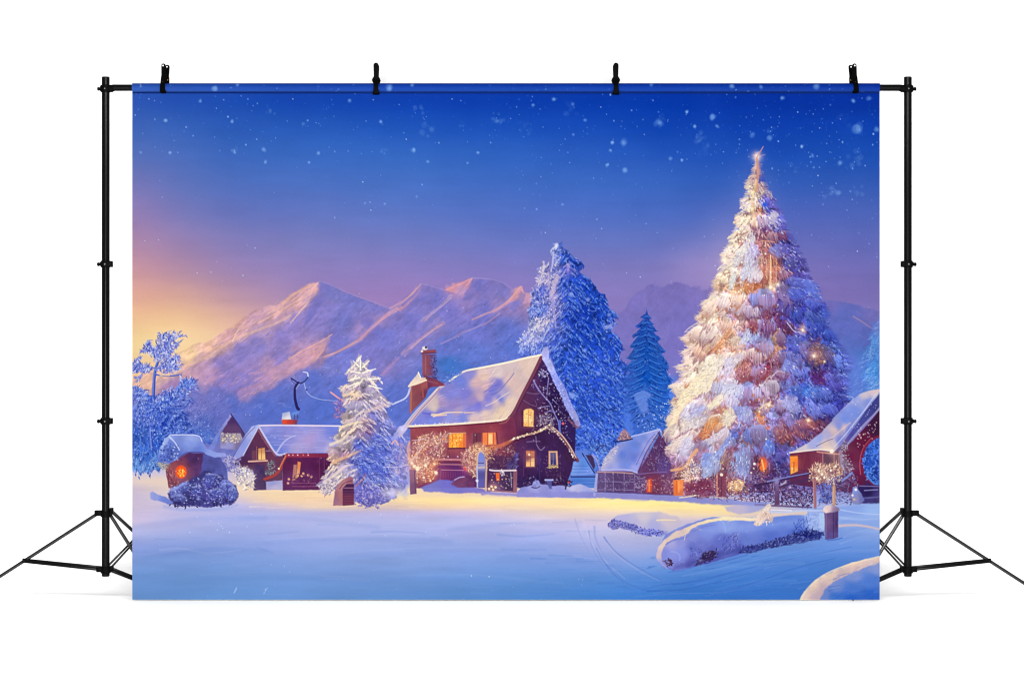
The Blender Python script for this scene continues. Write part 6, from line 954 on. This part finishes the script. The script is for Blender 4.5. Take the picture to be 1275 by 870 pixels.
    # gate post with a snow cap
    p.poly([(1026,634),(1043,632),(1043,668),(1036,671),(1027,671)], [(1030,650,(112,84,132)),(1036,650,(98,70,122)),(1041,650,(70,46,104)),(1032,668,(92,76,140))], 1, .7, .3, .08); p.line([(1037,636),(1037,669)], 1, (60,40,90), .7); p.line([(1028,638),(1028,668)], 1.2, (140,114,160), .7); p.poly([(1023,635),(1027,629),(1034,628),(1041,630),(1045,634),(1040,637),(1028,638)], [(1030,631,(226,200,196)),(1040,634,(150,124,160))], 1, .8, .5, .1)
    p.line([(1030,672),(1040,671),(1048,669)], 1.6, (60,100,196), .6)
    # ---------------- near mound, bottom right
    p.poly([(996,752),(1004,736),(1016,723),(1034,711),(1060,701),(1080,695.5),(1100,691),(1100,752)], [(1024,740,(112,138,208)),(1040,728,(120,144,212)),(1062,715,(128,150,214)),(1090,706,(132,154,216)),(1040,744,(62,116,208)),(1060,732,(76,122,212)),(1085,722,(82,126,214)),(1085,742,(46,100,202)),(1060,746,(42,100,204))], 1, .8, .5, .03, 3.8)
    p.poly([(993,752),(1000,738),(1012,724),(1030,712),(1056,702),(1078,696),(1100,691),(1100,699),(1082,704),(1064,711),(1044,720),(1028,732),(1021,744),(1019,752)], [(998,744,(240,212,192)),(1012,726,(246,216,186)),(1034,713,(244,214,184)),(1064,701,(242,210,184)),(1090,695,(244,214,186)),(1016,744,(206,178,186)),(1024,732,(206,178,184)),(1044,719,(204,178,186)),(1066,709,(206,180,188)),(1090,701,(204,180,194))], .95, .9, 1.4, .05)
    p.line([(997,746),(1002,736),(1014,723),(1032,711.5),(1058,701.5),(1094,692)], 2.2, (252,228,200), .85, 1.8, .8); p.line([(1022,742),(1028,732),(1044,722),(1066,712),(1094,705)], 1.6, (150,150,206), .35, 1.2, 1.4)
    for _ in range(26):
        x, y = R(1030, 1090), R(715, 744); p.seg(x, y, x+R(6, 16), y-R(0, 5), 1.4, .4, rd.choice([(40,104,206),(96,140,222),(60,120,214)]), .4, .9)
    for _ in range(30):
        t = rd.random(); x = 1004+t*84; y = np.interp(x, [1000,1014,1032,1058,1094], [742,727,715,706,697])+R(-2, 5); p.seg(x, y, x+R(5, 12), y-R(2, 6), 1, .4, rd.choice([(222,186,176),(250,224,200)]), .5)
    # glints in the falling snow over the village
    for _ in range(80):
        p.dot(R(165, 1095), R(560, 742), R(.4, .7), (232,238,255), R(.1, .45), .4)
    for _ in range(120):
        p.dot(R(165, 1095), R(380, 600), R(.4, .75), (226,232,255), R(.15, .55), .4)

def finish(p):
    # light grain and a touch of local contrast, as in the print
    im = p.im; k = 2
    b = im.copy()
    for ax in (0, 1):
        b = (np.roll(b, k, ax)+np.roll(b, -k, ax)+2*b+np.roll(b, 1, ax)+np.roll(b, -1, ax))/6
    im = im+.5*(im-b)
    im = im+p.rng.normal(0, 1.3, im.shape[:2]).astype(np.float32)[..., None]
    lum = im @ np.array((.3, .55, .15), np.float32); im = lum[..., None]+(im-lum[..., None])*.97
    return np.clip(im, 0, 255)

def picture(S):
    p = paint(S); paint_cabins(p); paint_fir(p); paint_front(p)
    return finish(p)

# ------------------------------------------------------------------ the scene
import bpy, bmesh
from mathutils import Vector, Matrix
K = 2.2/930.0                # metres per photograph pixel in the plane of the cloth
DIST = 6.0                   # camera to cloth
CAM_Z = (748-435)*K
LIGHT_GAIN = 2.33            # how much light falls on the cloth (sets the ink's reflectance)
C = bpy.context.scene.collection

def at(px, py, y=0.0):
    s = (DIST+y)/DIST
    return Vector(((px-637.5)*K*s, y, CAM_Z+(435-py)*K*s))

def mat(name, base, gloss=0.0, rough=.3, bump=0.0, scale=900.0, var=.2):
    m = bpy.data.materials.new(name); m.use_nodes = True; nt = m.node_tree; nt.nodes.clear()
    out = nt.nodes.new('ShaderNodeOutputMaterial'); d = nt.nodes.new('ShaderNodeBsdfDiffuse')
    tc = nt.nodes.new('ShaderNodeTexCoord'); nz = nt.nodes.new('ShaderNodeTexNoise'); nz.inputs['Scale'].default_value = scale; nz.inputs['Detail'].default_value = 3
    nt.links.new(tc.outputs['Object'], nz.inputs['Vector'])
    mx = nt.nodes.new('ShaderNodeMix'); mx.data_type = 'RGBA'; nt.links.new(nz.outputs['Fac'], mx.inputs['Factor'])
    mx.inputs['A'].default_value = (*[c*(1-var) for c in base], 1); mx.inputs['B'].default_value = (*[min(1, c*(1+var)) for c in base], 1)
    nt.links.new(mx.outputs['Result'], d.inputs['Color'])
    sh = d.outputs[0]
    if gloss:
        g = nt.nodes.new('ShaderNodeBsdfGlossy'); g.inputs['Roughness'].default_value = rough; g.inputs['Color'].default_value = (1, 1, 1, 1)
        ms = nt.nodes.new('ShaderNodeMixShader'); ms.inputs[0].default_value = gloss
        nt.links.new(d.outputs[0], ms.inputs[1]); nt.links.new(g.outputs[0], ms.inputs[2]); sh = ms.outputs[0]
    if bump:
        b = nt.nodes.new('ShaderNodeBump'); b.inputs['Strength'].default_value = bump; b.inputs['Distance'].default_value = .001
        nt.links.new(nz.outputs['Fac'], b.inputs['Height'])
        for n in nt.nodes:
            if n.type in ('BSDF_DIFFUSE', 'BSDF_GLOSSY'): nt.links.new(b.outputs[0], n.inputs['Normal'])
    nt.links.new(sh, out.inputs[0]); return m

M_POLE = mat('black_painted_metal', (.0014, .0014, .0015), .0065, .2)
M_LEG = mat('black_leg_metal', (.0016, .0016, .0018), .05, .2)
M_PLASTIC = mat('black_plastic', (.002, .002, .0022), .002, .4, .25, 1400)
M_CLIP = mat('black_clip_plastic', (.0015, .0015, .0016), .0012, .45, .2, 1600)
M_BRASS = mat('brass_spring', (.30, .17, .05), .03, .3)
M_RIVET = mat('steel_rivet', (.16, .16, .17), .02, .35)
M_PAD = mat('white_tip_plastic', (.75, .75, .74), .01, .4)
M_PAPER = mat('white_paper', (.9, .9, .9), 0, .5, 0, 3.0, .01)

def tag(o, label=None, cat=None, group=None, kind=None):
    if label: o['label'] = label
    if cat: o['category'] = cat
    if group: o['group'] = group
    if kind: o['kind'] = kind
    return o
def empty(name, loc):
    o = bpy.data.objects.new(name, None); C.objects.link(o); o.location = loc; o.empty_display_size = .05; return o
def obj(name, bm, m, parent=None, origin=None, smooth=True):
    me = bpy.data.meshes.new(name)
    bmesh.ops.recalc_face_normals(bm, faces=bm.faces)
    if origin is not None: bmesh.ops.translate(bm, verts=bm.verts, vec=-Vector(origin))
    bm.to_mesh(me); bm.free()
    if smooth:
        me.polygons.foreach_set('use_smooth', [True]*len(me.polygons)); me.set_sharp_from_angle(angle=math.radians(40))
    for mm in (m if isinstance(m, (list, tuple)) else [m]): me.materials.append(mm)
    o = bpy.data.objects.new(name, me); C.objects.link(o)
    if parent: o.parent = parent
    return o
def tube(bm, p0, p1, r0, r1=None, n=20, bev=0.0):
    p0, p1 = Vector(p0), Vector(p1); r1 = r0 if r1 is None else r1
    d = (p1-p0); L = d.length; d = d/L
    u = d.orthogonal().normalized(); v = d.cross(u); prof = [(0, r0), (L, r1)]
    if bev: prof = [(0, r0-bev), (bev, r0), (L-bev, r1), (L, r1-bev)]
    rings = []
    for (t, r) in prof:
        rings.append([bm.verts.new(p0+d*t+(u*math.cos(2*math.pi*k/n)+v*math.sin(2*math.pi*k/n))*r) for k in range(n)])
    for a, b in zip(rings, rings[1:]):
        for k in range(n): bm.faces.new((a[k], a[(k+1) % n], b[(k+1) % n], b[k]))
    bm.faces.new(rings[0][::-1]); bm.faces.new(rings[-1])
def boxo(bm, c, dx, dy, dz, X=(1, 0, 0), Z=(0, 0, 1), bev=.0012):
    X = Vector(X).normalized(); Z = Vector(Z).normalized(); Y = Z.cross(X).normalized(); Z = X.cross(Y)
    mt = Matrix((X, Y, Z)).transposed().to_4x4(); mt.translation = Vector(c)
    r = bmesh.ops.create_cube(bm, size=1, matrix=mt @ Matrix.Diagonal((dx, dy, dz, 1)))
    es = list({e for v in r['verts'] for e in v.link_edges})
    if bev: bmesh.ops.bevel(bm, geom=es, offset=min(bev, .3*min(dx, dy, dz)), segments=2, affect='EDGES', profile=.5)
def bar(bm, p0, p1, w, t, side=(0, 1, 0), bev=.0008):
    p0, p1 = Vector(p0), Vector(p1); d = p1-p0
    boxo(bm, (p0+p1)/2, d.length, t, w, d, Vector(side).cross(d) if abs(Vector(side).normalized().dot(d.normalized())) < .95 else (0, 0, 1), bev)
def strip(bm, prof, x0, x1):
    # a band that follows a (y, z, half thickness) path, from x0 to x1
    P = [Vector((0, y, z)) for y, z, _ in prof]; rows = []
    for i, p in enumerate(P):
        d = (P[min(i+1, len(P)-1)]-P[max(i-1, 0)]).normalized(); nrm = Vector((0, -d.z, d.y)); h = prof[i][2]; xa, xb = x0, x1
        if callable(x0): xa, xb = x0(i), x1(i)
        e = min(h, (xb-xa)/2)*.45
        sec = [(xa, -h+e), (xa, h-e), (xa+e, h), (xb-e, h), (xb, h-e), (xb, -h+e), (xb-e, -h), (xa+e, -h)]
        rows.append([bm.verts.new(p+nrm*b+Vector((a, 0, 0))) for a, b in sec])
    for a, b in zip(rows, rows[1:]):
        for k in range(8): bm.faces.new((a[k], a[(k+1) % 8], b[(k+1) % 8], b[k]))
    bm.faces.new(rows[0][::-1]); bm.faces.new(rows[-1])

# ---- white studio sweep: floor and wall in one seamless sheet
bm = bmesh.new(); prof = [(-9.0, 0.0), (.22, 0.0)]; rr = .26
prof += [(.22+rr*math.sin(a), rr-rr*math.cos(a)) for a in [math.pi/2*k/24 for k in range(1, 25)]] + [(.48, 5.0)]
va = [bm.verts.new((-6, y, z)) for y, z in prof]; vb = [bm.verts.new((6, y, z)) for y, z in prof]
for k in range(len(prof)-1): bm.faces.new((va[k], vb[k], vb[k+1], va[k+1]))
tag(obj('seamless_background', bm, M_PAPER), kind='structure')

# ---- the stands
def stand(mirror, label):
    f = (lambda px: 1262-px) if mirror else (lambda px: px)
    sg = -1 if mirror else 1
    A = lambda px, py, y=0.0: at(f(px), py, y)
    base = A(131.6, 748); base.z = 0
    root = empty('backdrop_stand', base); tag(root, label, 'stand', 'tripod stands holding the backdrop')
    def part(name, bm, m, parent=root): return obj(name, bm, m, parent, base)
    r = 4.75*K; c = 131.6
    for (ya, yb, rr_) in [(96, 329, r), (329, 524, r*1.0), (524, 717, r*1.0)]:
        bm = bmesh.new(); tube(bm, A(c, yb), A(c, ya), rr_, n=32, bev=.0012); part('pole_section', bm, M_POLE)
    def collar(py, name='collar', h=8.4, right=139.2):
        bm = bmesh.new(); tube(bm, A(c, py+h/2), A(c, py-h/2), 6.1*K, n=28, bev=.0018)
        boxo(bm, A((c+right)/2+1, py), (right-c)*K*.9, 10*K, h*K*.86)
        boxo(bm, A(126.6, py), 3.6*K, 7*K, h*K*.62)
        o = part(name, bm, M_PLASTIC)
        bm = bmesh.new(); tube(bm, A(125.4, py+.3), A(121.0, py+.3), 2.0*K, n=16, bev=.001); tube(bm, A(123.2, py+.3), A(121.4, py+.3), 2.6*K, 2.3*K, n=10, bev=.0008); part('knob', bm, M_PLASTIC, o)
        bm = bmesh.new(); q = A(c, py+.3); tube(bm, q+Vector((0, -6.4*K, 0)), q+Vector((0, -5.6*K, 0)), .9*K, n=10); part('rivet', bm, M_RIVET, o)
    collar(328.8); collar(524)
    # clamp that takes the crossbar's end
    bm = bmesh.new(); tube(bm, A(c, 115.2), A(c, 106.2), 6.2*K, n=28, bev=.0018); tube(bm, A(c, 110.5), A(140.6, 110.5), 4.6*K, n=24, bev=.0015); tube(bm, A(139.5, 110.0), A(142.6, 109.8), 4.4*K, 3.9*K, n=24, bev=.0008); boxo(bm, A(126.8, 110.8), 3.4*K, 7*K, 7*K)
    o = part('crossbar_clamp', bm, M_PLASTIC)
    bm = bmesh.new(); tube(bm, A(126, 111), A(121.2, 111), 1.9*K, n=16, bev=.001); tube(bm, A(124, 111), A(121.4, 111), 2.3*K, n=10, bev=.0008); part('knob', bm, M_PLASTIC, o)
    bm = bmesh.new(); q = A(c, 111.2); tube(bm, q+Vector((0, -6.4*K, 0)), q+Vector((0, -5.9*K, 0)), .8*K, n=10); part('rivet', bm, M_RIVET, o)
    # tripod hub with a lug for each leg
    bm = bmesh.new(); tube(bm, A(c, 643), A(c, 636), 6.3*K, n=28, bev=.0015)
    boxo(bm, A(122.5, 638.4), 8.6*K, 7*K, 6.6*K); boxo(bm, A(138.6, 636, .006), 4.4*K, 7*K, 8*K); boxo(bm, A(137.4, 640.4, .004), 4*K, 7*K, 5*K)
    part('hub', bm, M_PLASTIC)
    bm = bmesh.new(); tube(bm, A(c, 713.2), A(c, 704.5), 6.2*K, n=28, bev=.0015); tube(bm, A(c, 717.2), A(c, 712.8), 4.4*K, n=24, bev=.001); boxo(bm, A(124, 708.2), 7*K, 8*K, 6.6*K); boxo(bm, A(138.6, 707.5, .004), 5*K, 7*K, 6.5*K)
    part('base_collar', bm, M_PLASTIC)
    # legs: one out to the side, two back behind the cloth
    footdep = .004 if mirror else .060
    def floor_pt(px, y): v = A(px, 700, y); v.z = .006; return v
    legs = [(A(119.8, 640.2), floor_pt(-44, 0.0)), (A(139.6, 636.8, .008), floor_pt(247, .21)), (A(137.6, 641.2, .012), floor_pt(201.6, footdep))]
    for (a, b) in legs:
        bm = bmesh.new(); d = (b-a).normalized(); tube(bm, a, b, 2.05*K, n=16, bev=.0008); o = part('leg', bm, M_LEG)
        bm = bmesh.new(); tube(bm, b-d*.022, Vector((b.x, b.y, b.z))+d*.002, 2.9*K, n=16, bev=.001); part('rubber_foot', bm, M_PLASTIC, o)
    def on(k, t): a, b = legs[k]; return a+(b-a)*t
    for k, (s0, t) in enumerate([(A(125.5, 707.4), .545), (A(136.5, 705.0, .006), .30), (A(136.5, 707.8, .008), .88)]):
        e = on(k, t); bm = bmesh.new(); d = (e-s0).normalized(); up = Vector((0, 1, 0)).cross(d).normalized()
        if up.z < 0: up = -up
        off = 1.55*K if k != 1 else 2.1*K; wd = 2.7*K if k != 1 else 2.2*K
        for q in (-1, 1): bar(bm, s0+up*off*q, e+up*off*q*(.8 if k != 1 else .5)+d*.006, wd, 4.4*K)
        tube(bm, e+Vector((0, -3*K, 0)), e+Vector((0, 3*K, 0)), 2.2*K, n=12, bev=.0006)
        part('brace', bm, M_POLE)
    return root
stand(False, 'black tripod stand at the left, beside the printed orange sunset glow')
stand(True, 'black tripod stand at the right, beside the big lit Christmas tree in the print')

# ---- the crossbar
cb = at(631, 109.5); bm = bmesh.new(); tube(bm, at(140.5, 109.5), at(1121.5, 109.5), 4.0*K, n=32, bev=.001)
tag(obj('crossbar', bm, M_POLE, None, cb), 'long thin black crossbar threaded through the top hem of the backdrop', 'bar').location = cb

# ---- the backdrop: a printed cloth with a sewn pocket for the crossbar
S = 1.5
ink = picture(S)
def linear(a):
    a = a/255.0
    return np.where(a <= .04045, a/12.92, ((a+.055)/1.055)**2.4)
ink_lin = linear(ink).astype(np.float32)/LIGHT_GAIN
H_, W_ = ink_lin.shape[:2]
HEM = 115.0
row0 = int((HEM-1.0-PY0)*S)
m = bpy.data.materials.new('printed_cloth'); m.use_nodes = True; nt = m.node_tree; nt.nodes.clear()
out = nt.nodes.new('ShaderNodeOutputMaterial'); d = nt.nodes.new('ShaderNodeBsdfDiffuse'); ca = nt.nodes.new('ShaderNodeVertexColor'); ca.layer_name = 'ink'
wv = nt.nodes.new('ShaderNodeTexNoise'); wv.inputs['Scale'].default_value = 1600; tc = nt.nodes.new('ShaderNodeTexCoord'); nt.links.new(tc.outputs['Object'], wv.inputs['Vector'])
bp = nt.nodes.new('ShaderNodeBump'); bp.inputs['Strength'].default_value = .08; bp.inputs['Distance'].default_value = .0005
nt.links.new(wv.outputs['Fac'], bp.inputs['Height']); nt.links.new(bp.outputs[0], d.inputs['Normal'])
nt.links.new(ca.outputs['Color'], d.inputs['Color']); nt.links.new(d.outputs[0], out.inputs[0]); M_INK = m
b0 = at(630, 746); b0.z = 0
root = empty('printed_backdrop', b0); tag(root, 'wide cloth photo backdrop printed with a snowy village, lit cabins and a glowing Christmas tree', 'backdrop', kind='thing')
CLOTH_Y = -.0035
def grid_mesh(name, pts, cols, parent):
    h, w = pts.shape[:2]
    me = bpy.data.meshes.new(name)
    idx = np.arange(h*w, dtype=np.int32).reshape(h, w)
    q = np.stack([idx[:-1, :-1], idx[1:, :-1], idx[1:, 1:], idx[:-1, 1:]], -1).reshape(-1)
    nf = (h-1)*(w-1)
    me.vertices.add(h*w); me.vertices.foreach_set('co', (pts-np.array(b0, np.float32)).astype(np.float32).reshape(-1))
    me.loops.add(nf*4); me.loops.foreach_set('vertex_index', q)
    me.polygons.add(nf); me.polygons.foreach_set('loop_start', np.arange(nf, dtype=np.int32)*4)
    me.polygons.foreach_set('use_smooth', np.ones(nf, bool))
    me.update(calc_edges=True)
    at_ = me.color_attributes.new('ink', 'FLOAT_COLOR', 'POINT')
    at_.data.foreach_set('color', np.concatenate([cols.reshape(-1, 3), np.ones((h*w, 1), np.float32)], 1).astype(np.float32).reshape(-1))
    me.materials.append(M_INK)
    o = bpy.data.objects.new(name, me); C.objects.link(o); o.parent = parent; return o
# sheet: front grid; the last rows and columns turn the edge and close a white back
px = np.linspace(PX0, PX1, W_); py = np.linspace(HEM-1.0, PY1, H_-row0)
GX, GY = np.meshgrid(px, py)
pts = np.stack([(GX-637.5)*K, np.full(GX.shape, CLOTH_Y), CAM_Z+(435-GY)*K], -1)
cols = ink_lin[row0:]
sheet = grid_mesh('printed_sheet', pts, cols, root)
# backing and hems of the sheet
bm = bmesh.new(); a, b = at(PX0, HEM-.2), at(PX1, PY1)
boxo(bm, ((a.x+b.x)/2, CLOTH_Y+.0011, (a.z+b.z)/2), b.x-a.x, .0016, a.z-b.z, bev=0)
obj('cloth_backing', bm, M_PAD, root, b0, False)
# rod pocket: the cloth goes over the crossbar and is sewn down behind
zc = at(0, 109.5).z; rp = 5.5*K; n = 40
ang = np.linspace(-math.pi/2, 1.5*math.pi, n)          # from the seam underneath, up the front, over, down the back
ys = -rp*.92*np.cos(ang); zs = zc+rp*np.sin(ang)
prow = np.clip((np.interp(np.sin(ang), [-1, 1], [HEM, PY0])-PY0)*S, 0, H_-1).astype(int)
wp = W_//2; xi = np.linspace(0, W_-1, wp).astype(int)
pp = np.stack([np.broadcast_to(((np.linspace(PX0, PX1, wp)-637.5)*K)[None], (n, wp)), np.broadcast_to(ys[:, None], (n, wp)), np.broadcast_to(zs[:, None], (n, wp))], -1)
pale = np.clip((np.interp(np.sin(ang), [-1, 1], [HEM, PY0])-106)/8, 0, 1)[:, None, None]
strip_ink = ink[prow][:, xi]*(1-.22*pale)+np.array((118, 150, 222), np.float32)*.22*pale
grid_mesh('rod_pocket', pp, (linear(strip_ink)/LIGHT_GAIN).astype(np.float32), root)
bm = bmesh.new(); a, b = at(PX0+.3, 115.0), at(PX1-.3, 116.9)  # dark strip, its navy colour stands in for the shadow under the pocket
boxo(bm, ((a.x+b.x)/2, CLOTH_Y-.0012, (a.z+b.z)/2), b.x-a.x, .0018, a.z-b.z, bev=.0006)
obj('hem_shade_strip', bm, mat('navy_hem_shade', (.003, .012, .085), 0, .5, .2, 1500), root, b0)

# ---- spring clips gripping the pocket and bar
def clip_parts(root, path, wid, ring):
    for sgn in (-1, 1):
        bm = bmesh.new(); strip(bm, [(sgn*y, z, h) for (y, z, h) in path], lambda i: -wid[i], lambda i: wid[i])
        lv = obj('lever', bm, M_CLIP, root)
        zt = path[-1][1]; yt = sgn*path[-1][0]
        if ring:   # a round tip with a pale plug in its hole
            bm = bmesh.new(); q = Vector((0, yt, zt+.0012)); tube(bm, q-Vector((0, .0034, 0)), q+Vector((0, .0034, 0)), .0058, n=20, bev=.001); tip = obj('handle_tip', bm, M_CLIP, lv)
            bm = bmesh.new(); tube(bm, q-Vector((0, .0042, .0006)), q+Vector((0, .0042, -.0006)), .0024, n=14, bev=.0004); obj('tip_plug', bm, M_PAD, lv)
        else:
            bm = bmesh.new(); q = Vector((0, yt, zt)); tube(bm, q-Vector((0, .0026, 0)), q+Vector((0, .0026, 0)), wid[-1]*.98, n=22, bev=.001); obj('handle_tip', bm, M_CLIP, lv)
        bm = bmesh.new(); q = Vector((0, sgn*.0105, path[0][1]+.002)); boxo(bm, q, wid[0]*2, .0056, .0062); obj('jaw_pad', bm, M_CLIP, lv)
    zp = path[6][1]-.0015
    bm = bmesh.new()
    for k in range(5): tube(bm, Vector((-.0042+k*.0021-.0008, 0, zp)), Vector((-.0042+k*.0021+.0008, 0, zp)), .0034, n=16, bev=.0004)
    tube(bm, Vector((-wid[6]*.96, 0, zp)), Vector((wid[6]*.96, 0, zp)), .0016, n=12)
    for sgn in (-1, 1): tube(bm, Vector((0, sgn*.0030, zp)), Vector((0, sgn*.0158, zp-.0085)), .0012, n=8)
    obj('spring', bm, M_BRASS, root)
PATH_SLIM = [(.0085, -.0185, .0024), (.0150, -.0160, .0026), (.0168, -.006, .0024), (.0172, .004, .0024), (.0150, .012, .0026), (.0100, .017, .0034), (.0070, .0225, .0042), (.0068, .0285, .0040), (.0082, .034, .0032), (.0104, .048, .0028), (.0126, .060, .0026), (.0132, .0655, .0026)]
WID_SLIM = [.0100, .0096, .0074, .0068, .0070, .0100, .0124, .0104, .0066, .0070, .0074, .0074]
PATH_RING = [(.0085, -.0150, .0024), (.0150, -.0130, .0026), (.0168, -.005, .0024), (.0172, .004, .0024), (.0150, .012, .0026), (.0105, .018, .0032), (.0070, .0245, .0042), (.0070, .0300, .0040), (.0088, .036, .0030), (.0110, .046, .0028), (.0130, .056, .0026), (.0142, .0625, .0024)]
WID_RING = [.0088, .0082, .0074, .0072, .0072, .0086, .0096, .0092, .0076, .0072, .0068, .0064]
def copy_tree(o, parent=None):
    c = o.copy(); C.objects.link(c); c.parent = parent
    for ch in list(o.children): copy_tree(ch, c)
    return c
CG = 'spring clips along the top of the backdrop'
spots = [(205.2, 109.6, -14, 2, True, 'black clip with two pale tip dots, on the top hem nearest the left stand'),
         (468.6, 110.0, 0, 0, False, 'upright black spring clip on the top hem, above the printed mountains'),
         (766.6, 110.0, 1, 0, False, 'upright black spring clip on the top hem, above the printed pair of blue fir trees'),
         (1063.2, 109.6, 13, -4, True, 'black clip with two pale tip dots, on the top hem nearest the right stand')]
proto = {}
for (cx, cy, rz, tilt, ring, label) in spots:
    if ring not in proto:
        o = proto[ring] = empty('spring_clip', (0, 0, 0)); clip_parts(o, PATH_RING if ring else PATH_SLIM, WID_RING if ring else WID_SLIM, ring)
    else: o = copy_tree(proto[ring])
    o.location = at(cx, cy); o.rotation_euler = (0, math.radians(tilt), math.radians(rz))
    tag(o, label, 'clip', CG)

# ---- light: a white studio, one big soft light near the camera
w = bpy.data.worlds.new('World'); bpy.context.scene.world = w; w.use_nodes = True
bg = w.node_tree.nodes['Background']; bg.inputs[0].default_value = (1, 1, 1, 1); bg.inputs[1].default_value = .66
def softbox(name, loc, target, size, watts):
    l = bpy.data.lights.new(name, 'AREA'); l.shape = 'RECTANGLE'; l.size = size[0]; l.size_y = size[1]; l.energy = watts
    o = bpy.data.objects.new(name, l); C.objects.link(o); o.location = loc
    o.rotation_euler = (Vector(target)-Vector(loc)).to_track_quat('-Z', 'Y').to_euler(); return o
softbox('front_softbox', (0, -7.2, .5), (0, 0, .7), (.8, 1.0), 216)
softbox('floor_fill_lamp', (0, -3.2, 1.9), (0, -3.0, 0), (3.6, .5), 278)  # fill lamp added out of view to whiten the floor

cam = bpy.data.cameras.new('camera'); co = bpy.data.objects.new('camera', cam); C.objects.link(co)
co.location = (0, -DIST, CAM_Z); co.rotation_euler = (math.pi/2, 0, 0); cam.sensor_width = 36; cam.lens = 36*DIST/(1275*K); cam.clip_end = 100
sc = bpy.context.scene; sc.camera = co
sc.view_settings.view_transform = 'Standard'; sc.view_settings.look = 'None'; sc.view_settings.exposure = 0; sc.view_settings.gamma = 1
sc.cycles.filter_width = 1.15
sc.render.resolution_x = 1024; sc.render.resolution_y = 698
